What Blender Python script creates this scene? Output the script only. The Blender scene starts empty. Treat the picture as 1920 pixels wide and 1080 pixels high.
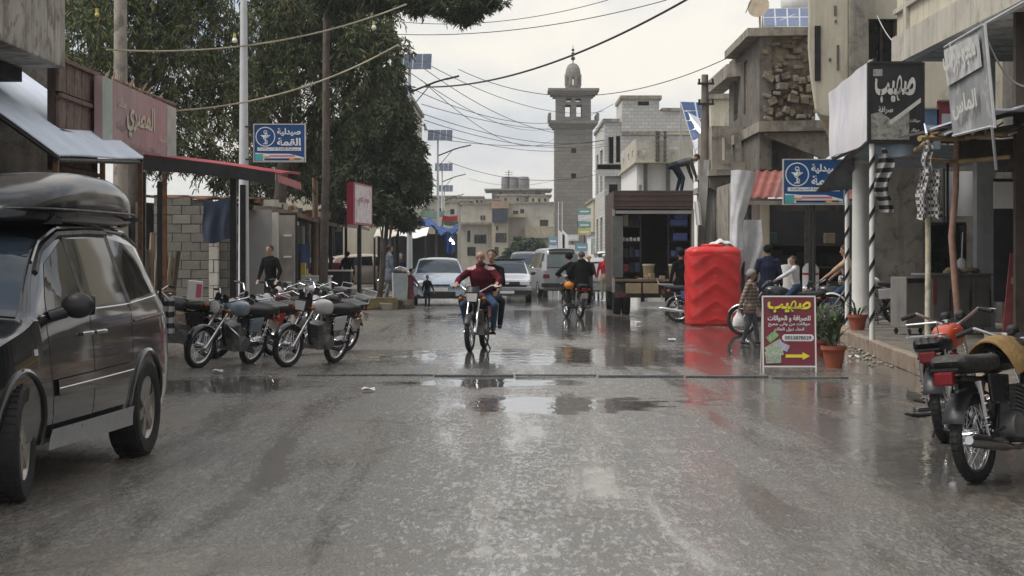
import bpy, bmesh, math, random
from mathutils import Vector, Matrix, noise as mnoise
random.seed(7)
R = math.radians
SC = bpy.context.scene
COL = SC.collection
# ------------------------------------------------------------------ camera
F = 3750.0                      # focal length in pixels of the 1920 px wide photograph
CAMZ = 1.5
HOR = 483.0                     # horizon row
cam = bpy.data.cameras.new('camera')
cam.sensor_width = 36.0
cam.lens = 36.0 * F / 1920.0
cam.shift_y = -(540.0 - HOR) / 1920.0
cam.clip_start = 0.1
cam.clip_end = 4000.0
camo = bpy.data.objects.new('camera', cam)
camo.location = (0, 0, CAMZ)
camo.rotation_euler = (R(90), 0, 0)
COL.objects.link(camo)
SC.camera = camo
# ------------------------------------------------------------------ world: overcast sky
SUN_EL, SUN_AZ = 60.0, -105.0    # elevation, azimuth from +Y towards +X
w = bpy.data.worlds.new('World'); SC.world = w; w.use_nodes = True
wn = w.node_tree.nodes; wl = w.node_tree.links
wn.clear()
wo = wn.new('ShaderNodeOutputWorld'); wb = wn.new('ShaderNodeBackground')
sky = wn.new('ShaderNodeTexSky'); sky.sky_type = 'NISHITA'; sky.sun_disc = False
sky.sun_elevation = R(SUN_EL); sky.sun_rotation = R(SUN_AZ)
tc = wn.new('ShaderNodeTexCoord')
mp = wn.new('ShaderNodeMapping'); mp.inputs['Scale'].default_value = (1.0, 1.0, 3.2)
n1 = wn.new('ShaderNodeTexNoise'); n1.inputs['Scale'].default_value = 4.2; n1.inputs['Detail'].default_value = 7; n1.inputs['Roughness'].default_value = 0.52
n1.inputs['Distortion'].default_value = 0.35
wl.new(tc.outputs['Generated'], mp.inputs['Vector']); wl.new(mp.outputs['Vector'], n1.inputs['Vector'])
cr = wn.new('ShaderNodeValToRGB')
ce = cr.color_ramp
ce.elements[0].position = 0.39; ce.elements[0].color = (0.46, 0.52, 0.62, 1)
ce.elements[1].position = 0.60; ce.elements[1].color = (1.02, 0.95, 0.84, 1)
e = ce.elements.new(0.49); e.color = (0.745, 0.755, 0.765, 1)
wl.new(n1.outputs['Fac'], cr.inputs['Fac'])
vm = wn.new('ShaderNodeVectorMath'); vm.operation = 'SCALE'; vm.inputs['Scale'].default_value = 5.25
# overcast: creamier and brighter low down, greyer overhead, the same all round
sz = wn.new('ShaderNodeSeparateXYZ'); wl.new(tc.outputs['Generated'], sz.inputs[0])
mr = wn.new('ShaderNodeMapRange'); mr.inputs['From Min'].default_value = 0.0; mr.inputs['From Max'].default_value = 0.085; mr.inputs['To Min'].default_value = 0.6; mr.inputs['To Max'].default_value = 0.0
wl.new(sz.outputs[2], mr.inputs['Value'])
wm = wn.new('ShaderNodeMix'); wm.data_type = 'RGBA'; wm.inputs[7].default_value = (1.06, 0.98, 0.86, 1)
wl.new(mr.outputs[0], wm.inputs[0]); wl.new(cr.outputs['Color'], wm.inputs[6]); wl.new(wm.outputs[2], vm.inputs[0])
mx = wn.new('ShaderNodeMix'); mx.data_type = 'RGBA'; mx.inputs['Factor'].default_value = 0.93
wl.new(sky.outputs['Color'], mx.inputs[6]); wl.new(vm.outputs['Vector'], mx.inputs[7])
wl.new(mx.outputs[2], wb.inputs['Color']); wb.inputs['Strength'].default_value = 0.1
wl.new(wb.outputs['Background'], wo.inputs['Surface'])
# ------------------------------------------------------------------ sun behind the clouds
sl = bpy.data.lights.new('sun', 'SUN'); sl.energy = 1.5; sl.angle = R(26); sl.color = (1.0, 0.95, 0.88)
so = bpy.data.objects.new('sun', sl); COL.objects.link(so)
sd = Vector((math.sin(R(SUN_AZ)) * math.cos(R(SUN_EL)), math.cos(R(SUN_AZ)) * math.cos(R(SUN_EL)), math.sin(R(SUN_EL))))
so.rotation_euler = sd.to_track_quat('Z', 'Y').to_euler()
so.location = (0, 60, 60)
vs = SC.view_settings
vs.view_transform = 'Standard'; vs.look = 'None'; vs.exposure = 1.0; vs.gamma = 1.0; vs.use_curve_mapping = False
SC.cycles.max_bounces = 5; SC.cycles.diffuse_bounces = 3; SC.cycles.glossy_bounces = 3; SC.cycles.transparent_max_bounces = 4
SC.cycles.use_denoising = True
SC.cycles.sample_clamp_indirect = 6.0

# ------------------------------------------------------------------ helpers
def P(px, py, D):               # a pixel of the photograph at distance D metres
    return Vector(((px - 960.0) / F * D, D, CAMZ + (HOR - py) / F * D))
def DG(py, z=0.0):              # distance of a point of the ground (height z) seen in row py
    return (CAMZ - z) * F / (py - HOR)
def PX(px, D): return (px - 960.0) / F * D
def PZ(py, D): return CAMZ + (HOR - py) / F * D

class NT:
    def __init__(s, m): s.t = m.node_tree; s.n = s.t.nodes; s.l = s.t.links
    def add(s, k, ins=None, **kw):
        n = s.n.new('ShaderNode' + k)
        for a, b in kw.items(): setattr(n, a, b)
        for a, b in (ins or {}).items():
            if hasattr(b, 'is_linked'): s.l.new(b, n.inputs[a])
            else: n.inputs[a].default_value = b
        return n
    def noise(s, vec, scale, detail=4, rough=.55, dist=0):
        return s.add('TexNoise', {'Vector': vec, 'Scale': scale, 'Detail': detail, 'Roughness': rough, 'Distortion': dist}).outputs['Fac']
    def math(s, op, a, b=0.0, c=0.0, clamp=False):
        n = s.add('Math', {0: a, 1: b, 2: c}, operation=op); n.use_clamp = clamp; return n.outputs[0]
    def ramp(s, fac, a, b, va=0.0, vb=1.0):
        n = s.add('MapRange', {'Value': fac, 'From Min': a, 'From Max': b, 'To Min': va, 'To Max': vb}); n.clamp = True
        return n.outputs[0]
    def mix(s, fac, a, b):
        n = s.add('Mix', data_type='RGBA')
        for i, v in ((0, fac), (6, a), (7, b)):
            if hasattr(v, 'is_linked'): s.l.new(v, n.inputs[i])
            else: n.inputs[i].default_value = v
        return n.outputs[2]
    def scalev(s, vec, sc):
        return s.add('Mapping', {'Vector': vec, 'Scale': sc}).outputs[0]
def c4(c): return (c[0], c[1], c[2], 1.0)
def newmat(name):
    m = bpy.data.materials.new(name); m.use_nodes = True
    m.node_tree.nodes.clear(); t = NT(m)
    b = t.add('BsdfPrincipled'); o = t.add('OutputMaterial')
    t.l.new(b.outputs[0], o.inputs[0])
    return m, t, b
MATS = {}
def mat(name, col, rough=.6, metal=0.0, var=.18, scale=2.5, col2=None, c2at=.58, streak=0.0, bump=0.0, bscale=30.0, coat=0.0, spec=.5, emit=None, trans=0.0, ior=1.45, rvar=.1, alpha=1.0, streakcol=None):
    if name in MATS: return MATS[name]
    m, t, b = newmat(name)
    v = t.add('TexCoord').outputs['Object']
    n = t.noise(v, scale, 5, .6)
    lo = tuple(x * (1 - var) for x in col); hi = tuple(min(1, x * (1 + var)) for x in col)
    c = t.mix(t.ramp(n, .3, .7), c4(lo), c4(hi))
    if col2 is not None:
        n2 = t.noise(v, scale * 1.7 + .3, 7, .65, .4)
        c = t.mix(t.ramp(n2, c2at - .06, c2at + .06), c, c4(col2))
    if streak > 0:
        n3 = t.noise(t.scalev(v, (3.5, 3.5, .25)), 1.6, 5, .6)
        sc_ = streakcol or tuple(x * .45 for x in col)
        c = t.mix(t.ramp(n3, .5, .72, 0, streak), c, c4(sc_))
    t.l.new(c, b.inputs['Base Color'])
    rn = t.noise(v, scale * 3, 3)
    t.l.new(t.ramp(rn, .3, .7, max(0.02, rough - rvar), min(1, rough + rvar)), b.inputs['Roughness'])
    b.inputs['Metallic'].default_value = metal
    b.inputs['Specular IOR Level'].default_value = spec
    b.inputs['IOR'].default_value = ior
    if coat: b.inputs['Coat Weight'].default_value = coat; b.inputs['Coat Roughness'].default_value = .05
    if trans: b.inputs['Transmission Weight'].default_value = trans
    if alpha < 1: b.inputs['Alpha'].default_value = alpha
    if emit: b.inputs['Emission Color'].default_value = c4(emit[0]); b.inputs['Emission Strength'].default_value = emit[1]
    if bump > 0:
        bn = t.noise(v, bscale, 5, .6)
        bp = t.add('Bump', {'Height': bn, 'Strength': bump, 'Distance': .02})
        t.l.new(bp.outputs[0], b.inputs['Normal'])
    MATS[name] = m
    return m

class MB:
    """collects faces; build() links them as ONE mesh object"""
    def __init__(s): s.v = []; s.f = []; s.mi = []; s.cur = 0; s.x = None
    def add(s, vs_, fs):
        o = len(s.v)
        if s.x is not None: vs_ = [s.x @ Vector(v) for v in vs_]
        s.v.extend([tuple(v) for v in vs_]); s.f.extend([tuple(i + o for i in f) for f in fs]); s.mi.extend([s.cur] * len(fs)); return s
    def box(s, c, d, rot=None):
        x, y, z = d[0] / 2, d[1] / 2, d[2] / 2
        vs_ = [Vector(q) for q in ((-x, -y, -z), (x, -y, -z), (x, y, -z), (-x, y, -z), (-x, -y, z), (x, -y, z), (x, y, z), (-x, y, z))]
        if rot is not None: vs_ = [rot @ q for q in vs_]
        c = Vector(c)
        return s.add([q + c for q in vs_], [(3, 2, 1, 0), (4, 5, 6, 7), (0, 1, 5, 4), (1, 2, 6, 5), (2, 3, 7, 6), (3, 0, 4, 7)])
    def bb(s, x0, x1, y0, y1, z0, z1): return s.box(((x0 + x1) / 2, (y0 + y1) / 2, (z0 + z1) / 2), (abs(x1 - x0), abs(y1 - y0), abs(z1 - z0)))
    def cyl(s, a, b, r0, r1=None, n=12, cap=True):
        return s.tube([a, b], [r0, r0 if r1 is None else r1], n, cap)
    def tube(s, pts, r, n=8, cap=True, closed=False, flat=1.0):
        pts = [Vector(p) for p in pts]; m = len(pts)
        rs = list(r) if hasattr(r, '__len__') else [r] * m
        vs_ = []; fs = []
        up = None
        for i, p in enumerate(pts):
            if closed: d = pts[(i + 1) % m] - pts[i - 1]
            else: d = pts[min(i + 1, m - 1)] - pts[max(i - 1, 0)]
            if d.length < 1e-9: d = Vector((0, 0, 1))
            d.normalize()
            if up is None: up = Vector((0, 0, 1)) if abs(d.z) < .9 else Vector((0, 1, 0))
            a = d.cross(up)
            if a.length < 1e-6: a = d.orthogonal()
            a.normalize(); b = a.cross(d).normalized(); up = b
            for k in range(n):
                t_ = 2 * math.pi * k / n
                vs_.append(p + (a * math.cos(t_) + b * math.sin(t_) * flat) * rs[i])
        e_ = m if closed else m - 1
        for i in range(e_):
            j = (i + 1) % m
            for k in range(n):
                fs.append((i * n + k, i * n + (k + 1) % n, j * n + (k + 1) % n, j * n + k))
        if cap and not closed:
            fs.append(tuple(reversed(range(n)))); fs.append(tuple((m - 1) * n + k for k in range(n)))
        return s.add(vs_, fs)
    def lathe(s, prof, c=(0, 0, 0), n=20, axis='z', cap=True):
        vs_ = []; fs = []; c = Vector(c); m = len(prof)
        for r, h in prof:
            for k in range(n):
                t_ = 2 * math.pi * k / n; a, b = r * math.cos(t_), r * math.sin(t_)
                vs_.append(c + (Vector((a, b, h)) if axis == 'z' else Vector((h, a, b)) if axis == 'x' else Vector((b, h, a))))
        for i in range(m - 1):
            for k in range(n): fs.append((i * n + k, i * n + (k + 1) % n, (i + 1) * n + (k + 1) % n, (i + 1) * n + k))
        if cap: fs.append(tuple(reversed(range(n)))); fs.append(tuple((m - 1) * n + k for k in range(n)))
        return s.add(vs_, fs)
    def torus(s, c, R_, r, axis='x', n=28, m=8, flat=1.0):
        vs_ = []; fs = []; c = Vector(c)
        for i in range(n):
            t_ = 2 * math.pi * i / n
            for k in range(m):
                u = 2 * math.pi * k / m; q = R_ + r * math.cos(u); h = r * flat * math.sin(u)
                a, b = q * math.cos(t_), q * math.sin(t_)
                vs_.append(c + (Vector((h, a, b)) if axis == 'x' else Vector((a, h, b)) if axis == 'y' else Vector((a, b, h))))
        for i in range(n):
            for k in range(m): fs.append((i * m + k, ((i + 1) % n) * m + k, ((i + 1) % n) * m + (k + 1) % m, i * m + (k + 1) % m))
        return s.add(vs_, fs)
    def ball(s, c, r, n=12, m=8):
        r = r if hasattr(r, '__len__') else (r, r, r)
        vs_ = [(c[0], c[1], c[2] - r[2])]; fs = []
        for i in range(1, m):
            p = -math.pi / 2 + math.pi * i / m
            for k in range(n):
                t_ = 2 * math.pi * k / n
                vs_.append((c[0] + r[0] * math.cos(p) * math.cos(t_), c[1] + r[1] * math.cos(p) * math.sin(t_), c[2] + r[2] * math.sin(p)))
        vs_.append((c[0], c[1], c[2] + r[2])); L = len(vs_) - 1
        for k in range(n): fs.append((0, 1 + (k + 1) % n, 1 + k)); fs.append((L, 1 + (m - 2) * n + k, 1 + (m - 2) * n + (k + 1) % n))
        for i in range(m - 2):
            for k in range(n): fs.append((1 + i * n + k, 1 + i * n + (k + 1) % n, 1 + (i + 1) * n + (k + 1) % n, 1 + (i + 1) * n + k))
        return s.add(vs_, fs)
    def prism(s, poly, a, b):           # polygon given as 3D points on one side, extruded by vector b-a
        n = len(poly); d = Vector(b) - Vector(a)
        vs_ = [Vector(p) for p in poly] + [Vector(p) + d for p in poly]
        fs = [tuple(reversed(range(n))), tuple(range(n, 2 * n))] + [(i, (i + 1) % n, n + (i + 1) % n, n + i) for i in range(n)]
        return s.add(vs_, fs)
    def grid(s, fn, nu, nv, thick=None):    # fn(u,v)->point, optional thickness vector
        vs_ = [Vector(fn(i / nu, j / nv)) for j in range(nv + 1) for i in range(nu + 1)]
        W = nu + 1
        fs = [(j * W + i, j * W + i + 1, (j + 1) * W + i + 1, (j + 1) * W + i) for j in range(nv) for i in range(nu)]
        if thick is not None:
            o = len(vs_); t_ = Vector(thick); vs_ += [p + t_ for p in vs_]
            fs += [tuple(reversed([q + o for q in f])) for f in fs]
            rim = [i for i in range(W)] + [j * W + nu for j in range(1, nv + 1)] + [nv * W + i for i in range(nu - 1, -1, -1)] + [j * W for j in range(nv - 1, 0, -1)]
            for q in range(len(rim)):
                a, b = rim[q], rim[(q + 1) % len(rim)]; fs.append((b, a, a + o, b + o))
        return s.add(vs_, fs)
    def build(s, name, mats, parent=None, smooth=None, bevel=0.0, fixn=True, loc=None):
        me = bpy.data.meshes.new(name); me.from_pydata(s.v, [], s.f)
        if fixn:
            bm = bmesh.new(); bm.from_mesh(me); bmesh.ops.recalc_face_normals(bm, faces=bm.faces); bm.to_mesh(me); bm.free()
        ms = mats if isinstance(mats, (list, tuple)) else [mats]
        for m in ms: me.materials.append(m)
        if len(ms) > 1: me.polygons.foreach_set('material_index', s.mi)
        if smooth: me.shade_smooth(); me.set_sharp_from_angle(angle=R(smooth))
        return link(name, me, parent, bevel, loc)
def link(name, me, parent=None, bevel=0.0, loc=None):
    o = bpy.data.objects.new(name, me); COL.objects.link(o)
    if parent is not None: o.parent = parent
    if loc is not None: o.location = loc
    if bevel > 0:
        b = o.modifiers.new('bevel', 'BEVEL'); b.width = bevel; b.segments = 2; b.limit_method = 'ANGLE'; b.harden_normals = False
    return o
def tag(o, label, cat, group=None):
    o['label'] = label; o['category'] = cat
    if group: o['group'] = group
    return o
def struct(o): o['kind'] = 'structure'; return o
def stuff(o): o['kind'] = 'stuff'; return o
def thing(name, label, cat, loc=(0, 0, 0), rz=0.0, group=None, tilt=0.0):
    o = bpy.data.objects.new(name, None); COL.objects.link(o); o.location = loc; o.rotation_euler = (0, tilt, rz)
    o.empty_display_size = .2
    return tag(o, label, cat, group)
def copy_tree(o, parent=None):
    c = o.copy(); COL.objects.link(c)
    if parent is not None: c.parent = parent
    for ch in o.children: copy_tree(ch, c)
    return c
def evalmesh(o, name):
    dg = bpy.context.evaluated_depsgraph_get()
    me = bpy.data.meshes.new_from_object(o.evaluated_get(dg)); me.name = name
    return me
def wall(mb, o, u, W, H, T, holes=(), n=None, back=True):
    """slab wall: corner o, along u (unit), up z, thickness T along -n; holes (u0,u1,z0,z1)"""
    o = Vector(o); u = Vector(u).normalized(); up = Vector((0, 0, 1)); n = Vector(n) if n is not None else u.cross(up); n.normalize()
    us = sorted({0.0, W} | {max(0, min(W, h[k])) for h in holes for k in (0, 1)})
    zs = sorted({0.0, H} | {max(0, min(H, h[k])) for h in holes for k in (2, 3)})
    def solid(i, j):
        if i < 0 or j < 0 or i >= len(us) - 1 or j >= len(zs) - 1: return False
        a, b = (us[i] + us[i + 1]) / 2, (zs[j] + zs[j + 1]) / 2
        return not any(h[0] < a < h[1] and h[2] < b < h[3] for h in holes)
    q = lambda a, b, t_: o + u * a + up * b - n * t_
    for i in range(len(us) - 1):
        for j in range(len(zs) - 1):
            if not solid(i, j): continue
            a0, a1, b0, b1 = us[i], us[i + 1], zs[j], zs[j + 1]
            mb.add([q(a0, b0, 0), q(a1, b0, 0), q(a1, b1, 0), q(a0, b1, 0)], [(0, 1, 2, 3)])
            if back: mb.add([q(a0, b0, T), q(a1, b0, T), q(a1, b1, T), q(a0, b1, T)], [(3, 2, 1, 0)])
            for di, dj, pa, pb in ((-1, 0, (a0, b0), (a0, b1)), (1, 0, (a1, b1), (a1, b0)), (0, -1, (a1, b0), (a0, b0)), (0, 1, (a0, b1), (a1, b1))):
                if not solid(i + di, j + dj):
                    mb.add([q(pa[0], pa[1], 0), q(pb[0], pb[1], 0), q(pb[0], pb[1], T), q(pa[0], pa[1], T)], [(0, 1, 2, 3)])
    return mb
AR = {'ا': (0xFE8D, 0), 'ب': (0xFE8F, 1), 'ة': (0xFE93, 0), 'ت': (0xFE95, 1), 'ج': (0xFE9D, 1), 'ح': (0xFEA1, 1), 'د': (0xFEA9, 0), 'ر': (0xFEAD, 0), 'س': (0xFEB1, 1), 'ص': (0xFEB9, 1), 'ع': (0xFEC9, 1), 'ف': (0xFED1, 1), 'ق': (0xFED5, 1), 'ل': (0xFEDD, 1), 'م': (0xFEE1, 1), 'ن': (0xFEE5, 1), 'ه': (0xFEE9, 1), 'و': (0xFEED, 0), 'ى': (0xFEEF, 0), 'ي': (0xFEF1, 1), 'ء': (0xFE80, 0)}
def arabic(s):
    out = []; n = len(s)
    for i, c in enumerate(s):
        if c not in AR: out.append(c); continue
        b, d = AR[c]
        p = i > 0 and s[i - 1] in AR and AR[s[i - 1]][1] == 1
        q = d and i + 1 < n and s[i + 1] in AR and s[i + 1] != 'ء'
        out.append(chr(b + (0 if not p and not q else 1 if p and not q else 2 if q and not p else 3)))
    return ''.join(reversed(out))
def text(name, s, m, parent, c, u, up, w, h=None, bold=.02, ar=True, shear=0.0):
    """flat lettering: centred on c, along u, up vector up, width w (m), optional height h; each glyph a hair above the next"""
    cu = bpy.data.curves.new('t', 'FONT'); cu.body = arabic(s) if ar else s; cu.size = 1; cu.offset = bold; cu.resolution_u = 3
    cu.shear = shear
    o = bpy.data.objects.new('t', cu); COL.objects.link(o)
    bpy.context.view_layer.update()
    me = evalmesh(o, name); bpy.data.objects.remove(o); bpy.data.curves.remove(cu)
    bm = bmesh.new(); bm.from_mesh(me)
    seen = set(); k = 0
    for v in bm.verts:
        if v in seen: continue
        st = [v]; seen.add(v); isl = []
        while st:
            q = st.pop(); isl.append(q)
            for e_ in q.link_edges:
                r_ = e_.other_vert(q)
                if r_ not in seen: seen.add(r_); st.append(r_)
        for q in isl: q.co.z = k * .0006
        k += 1
    xs = [v.co.x for v in bm.verts]; ys = [v.co.y for v in bm.verts]
    cx, cy = (min(xs) + max(xs)) / 2, (min(ys) + max(ys)) / 2
    sx = w / max(1e-6, max(xs) - min(xs)); sy = (h / max(1e-6, max(ys) - min(ys))) if h else sx
    u = Vector(u).normalized(); up = Vector(up).normalized(); n = u.cross(up); c = Vector(c)
    for v in bm.verts: v.co = c + u * ((v.co.x - cx) * sx) + up * ((v.co.y - cy) * sy) + n * v.co.z
    bm.to_mesh(me); bm.free(); me.materials.clear(); me.materials.append(m)
    return link(name, me, parent)
def jit(a): return random.uniform(-a, a)
# ------------------------------------------------------------------ common materials
conc = mat('concrete', (.32, .29, .245), .85, var=.25, scale=1.3, col2=(.17, .155, .135), c2at=.56, streak=.7, bump=.5, bscale=14)
conc_l = mat('pale_concrete', (.48, .45, .385), .85, var=.16, scale=1.1, col2=(.34, .31, .26), c2at=.6, streak=.5, bump=.35, bscale=10)
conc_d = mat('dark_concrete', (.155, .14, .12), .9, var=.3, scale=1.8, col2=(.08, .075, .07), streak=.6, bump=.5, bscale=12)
plaster = mat('cream_plaster', (.56, .52, .41), .85, var=.14, scale=.9, col2=(.42, .38, .29), c2at=.62, streak=.55, bump=.25, bscale=9)
plaster_y = mat('yellow_plaster', (.50, .45, .34), .85, var=.15, scale=.8, col2=(.36, .31, .22), c2at=.6, streak=.6, bump=.3, bscale=9)
white_b = mat('white_blockwork', (.58, .57, .54), .85, var=.12, scale=.7, col2=(.45, .44, .41), c2at=.6, streak=.4)
block_g = mat('grey_block', (.20, .19, .165), .9, var=.3, scale=2.2, col2=(.13, .12, .105), c2at=.58, bump=.7, bscale=25)
block_w = mat('white_block', (.52, .50, .45), .9, var=.2, scale=3, bump=.6, bscale=25)
mortar = mat('mortar', (.10, .095, .088), .95, var=.2, scale=5, bump=.5)
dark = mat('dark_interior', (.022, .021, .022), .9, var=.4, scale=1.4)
darkm = mat('dark_metal', (.035, .034, .035), .5, metal=.3, var=.3, scale=4)
steel = mat('galvanised_steel', (.52, .54, .56), .42, metal=.35, var=.14, scale=3, streak=.35)
chrome = mat('chrome', (.60, .60, .62), .2, metal=1.0, var=.05, rvar=.06)
rust = mat('rusty_steel', (.17, .085, .045), .85, var=.35, scale=5, col2=(.09, .05, .03), bump=.4)
wood = mat('weathered_wood', (.20, .15, .105), .85, var=.3, scale=3, streak=.5, bump=.4, bscale=20)
wood_d = mat('dark_wood', (.065, .048, .038), .85, var=.35, scale=3, bump=.4)
rubber = mat('tyre_rubber', (.018, .018, .019), .72, var=.3, scale=9, bump=.3, bscale=50)
plastic_b = mat('black_plastic', (.02, .02, .022), .42, var=.3, scale=5)
glass_d = mat('dark_glass', (.012, .014, .017), .06, var=.1, rvar=.02, spec=.6)
whitep = mat('white_paint', (.78, .78, .77), .5, var=.06, scale=2, streak=.12)
orange_p = mat('indicator_orange', (.34, .10, .018), .25, var=.1)
red_lens = mat('red_lens', (.17, .008, .014), .2, var=.15, scale=20)
lens_c = mat('clear_lens', (.62, .63, .64), .12, var=.12, scale=30)

# ------------------------------------------------------------------ ground: wet worn asphalt
def ground_mat():
    m, t, b = newmat('wet_asphalt')
    v = t.add('TexCoord').outputs['Object']
    xyz = t.add('SeparateXYZ', {0: v}); X, Y = xyz.outputs[0], xyz.outputs[1]
    big = t.noise(v, .22, 6, .62, .8)
    lane = t.noise(t.scalev(v, (.75, .07, 1)), 1.0, 4, .55, .6)
    med = t.noise(v, 1.7, 6, .65, .5)
    grit = t.noise(v, 55, 4, .75)
    grit2 = t.noise(v, 150, 2, .6)
    stone = t.add('TexVoronoi', {'Vector': v, 'Scale': 62.0, 'Randomness': 1.0}).outputs['Distance']
    # standing water: two long hollows, one wide film and the noise between them
    def blob(x, y, rx, ry):
        a = t.math('DIVIDE', t.math('SUBTRACT', X, x), rx); c = t.math('DIVIDE', t.math('SUBTRACT', Y, y), ry)
        return t.math('SQRT', t.math('ADD', t.math('MULTIPLY', a, a), t.math('MULTIPLY', c, c)))
    d = None
    for q in ((-.35, 24.0, 1.5, 1.1), (.4, 30.5, 3.2, 3.6), (.9, 48, 3.2, 13), (4.2, 36, 1.8, 8.0), (.55, 20.5, 1.6, 1.6), (5.0, 22, 1.6, 3.0), (-3.6, 23.5, 1.5, 1.6), (3.9, 14.0, 1.6, 2.6), (1.3, 80, 3.5, 25)):
        e_ = blob(*q); d = e_ if d is None else t.math('MINIMUM', d, e_)
    wet = t.math('SUBTRACT', 1.25, d)
    wet = t.math('ADD', wet, t.math('MULTIPLY', t.math('SUBTRACT', med, .5), 1.5))
    wet = t.math('ADD', wet, t.math('MULTIPLY', t.math('SUBTRACT', lane, .5), 1.1))
    pud = t.ramp(wet, .2, .62)
    # grain drawn out along the traffic, and broader wiped streaks
    gx = t.noise(t.scalev(v, (30, 6.5, 1)), 1.0, 3, .7, .3)
    gy = t.noise(t.scalev(v, (11, 2.6, 1)), 1.0, 4, .65, .4)
    gg = t.math('ADD', t.math('MULTIPLY', gx, .6), t.math('MULTIPLY', gy, .4))
    sk = t.noise(t.scalev(v, (2.4, .16, 1)), 1.0, 5, .6, .6)
    film = t.ramp(t.math('ADD', t.math('ADD', lane, t.math('MULTIPLY', t.math('SUBTRACT', sk, .5), .9)), t.math('ADD', t.math('MULTIPLY', t.math('SUBTRACT', med, .5), .18), t.math('MULTIPLY', X, .035))), .36, .62)
    mud = t.ramp(t.math('ADD', big, t.math('MULTIPLY', t.math('ABSOLUTE', X), .022)), .5, .68)
    base = t.mix(t.ramp(grit, .36, .64), (.055, .051, .046, 1), (.22, .207, .185, 1))
    base = t.mix(t.math('MULTIPLY', t.ramp(stone, .12, .34), .5), base, (.20, .192, .178, 1))
    base = t.mix(t.ramp(gg, .44, .52, 0, .8), base, (.026, .025, .023, 1))
    base = t.mix(t.ramp(gg, .52, .60, 0, .75), base, (.36, .34, .30, 1))
    mudc = t.mix(t.ramp(med, .35, .65), (.085, .070, .052, 1), (.165, .137, .104, 1))
    base = t.mix(t.math('MULTIPLY', mud, .75), base, mudc)
    base = t.mix(t.math('MULTIPLY', pud, .55), base, (.035, .031, .026, 1))
    # cracks of the old surface
    cr_ = t.add('TexVoronoi', {'Vector': t.add('Mapping', {'Vector': t.mix(.16, v, t.add('TexNoise', {'Vector': v, 'Scale': 1.2, 'Detail': 5}).outputs['Color']), 'Scale': (.42, .3, 1)}).outputs[0], 'Scale': 1.0}, feature='DISTANCE_TO_EDGE').outputs[0]
    crk = t.ramp(cr_, .0, .012, 1, 0)
    base = t.mix(t.math('MULTIPLY', t.math('MULTIPLY', crk, .6), t.ramp(big, .48, .56)), base, (.02, .019, .018, 1))
    t.l.new(base, b.inputs['Base Color'])
    r = t.math('ADD', .5, t.math('MULTIPLY', t.math('SUBTRACT', grit, .5), .3))
    t.l.new(r, b.inputs['Roughness'])
    b.inputs['Specular IOR Level'].default_value = .35
    dry = t.math('SUBTRACT', 1, pud)
    h = t.math('ADD', t.math('MULTIPLY', grit, .6), t.math('MULTIPLY', stone, .6))
    h = t.math('ADD', t.math('ADD', h, t.math('MULTIPLY', grit2, .2)), t.math('MULTIPLY', gg, 1.6))
    rp = t.noise(t.scalev(v, (2.2, 1.0, 1)), 2.0, 3, .5)
    b1 = t.add('Bump', {'Height': rp, 'Strength': .09, 'Distance': .05})
    b2 = t.add('Bump', {'Height': h, 'Strength': t.math('ADD', t.math('MULTIPLY', dry, .75), .05), 'Distance': .012, 'Normal': b1.outputs[0]})
    t.l.new(b2.outputs[0], b.inputs['Normal'])
    # the water film over the stones
    b3 = t.add('Bump', {'Height': h, 'Strength': t.math('ADD', t.math('MULTIPLY', t.ramp(film, 0, 1, .30, .06), dry), .003), 'Distance': .011, 'Normal': b1.outputs[0]})
    t.l.new(b3.outputs[0], b.inputs['Coat Normal'])
    gr = t.ramp(gg, .44, .53, .03, 1.0)
    cw = t.math('MAXIMUM', t.math('MULTIPLY', gr, t.ramp(film, 0, .6, .75, 1)), t.ramp(film, .45, 1, 0, .92))
    t.l.new(t.math('ADD', t.math('MULTIPLY', cw, dry), pud, clamp=True), b.inputs['Coat Weight'])
    t.l.new(t.math('ADD', t.math('MULTIPLY', t.ramp(film, 0, 1, .18, .06), dry), .02), b.inputs['Coat Roughness'])
    b.inputs['Coat IOR'].default_value = 1.5
    return m
asphalt = ground_mat()
g = MB(); g.add([(-400, -60, 0), (400, -60, 0), (400, 900, 0), (-400, 900, 0)], [(0, 1, 2, 3)])
struct(g.build('road', asphalt))
pave = mat('pavement_concrete', (.17, .155, .135), .5, var=.3, scale=1.2, col2=(.10, .088, .072), c2at=.54, bump=.5, bscale=22, rvar=.2)
kerbm = mat('kerb_stone', (.27, .215, .165), .75, var=.25, scale=3, col2=(.17, .13, .10), bump=.5, bscale=20)

def pavement(name, pts, z, kerb_side, klen=.55):
    """raised slab with kerb stones along the listed edge (polyline)"""
    mb = MB(); n = len(pts)
    mb.prism([(p[0], p[1], 0.0) for p in pts], (0, 0, 0), (0, 0, z))
    o = struct(mb.build(name, pave))
    for (a, c) in kerb_side:
        a = Vector((a[0], a[1], 0)); c = Vector((c[0], c[1], 0)); L = (c - a).length; k = max(1, int(L / klen)); d = (c - a).normalized()
        nrm = Vector((d.y, -d.x, 0)); ang = math.atan2(d.y, d.x)
        for i in range(k):
            p = a + d * ((i + .5) * L / k) + nrm * (.05 + jit(.008))
            q = MB().box((p.x, p.y, z / 2 + jit(.006) + .004), (L / k - .018, .14, z + .012), Matrix.Rotation(ang + jit(.012), 3, 'Z'))
            q.build('kerb_stone', kerbm, o, bevel=.015)
    return o
K = [(4.95, 18.0), (5.25, 25.1), (5.48, 28.7), (5.95, 35.6), (6.35, 37.6)]
pavement('pavement_right', [K[4], K[3], K[2], K[1], K[0], (9.5, 18.0), (9.5, 41.0), (6.9, 41.0)], .22, [(K[i + 1], K[i]) for i in range(4)])
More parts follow.
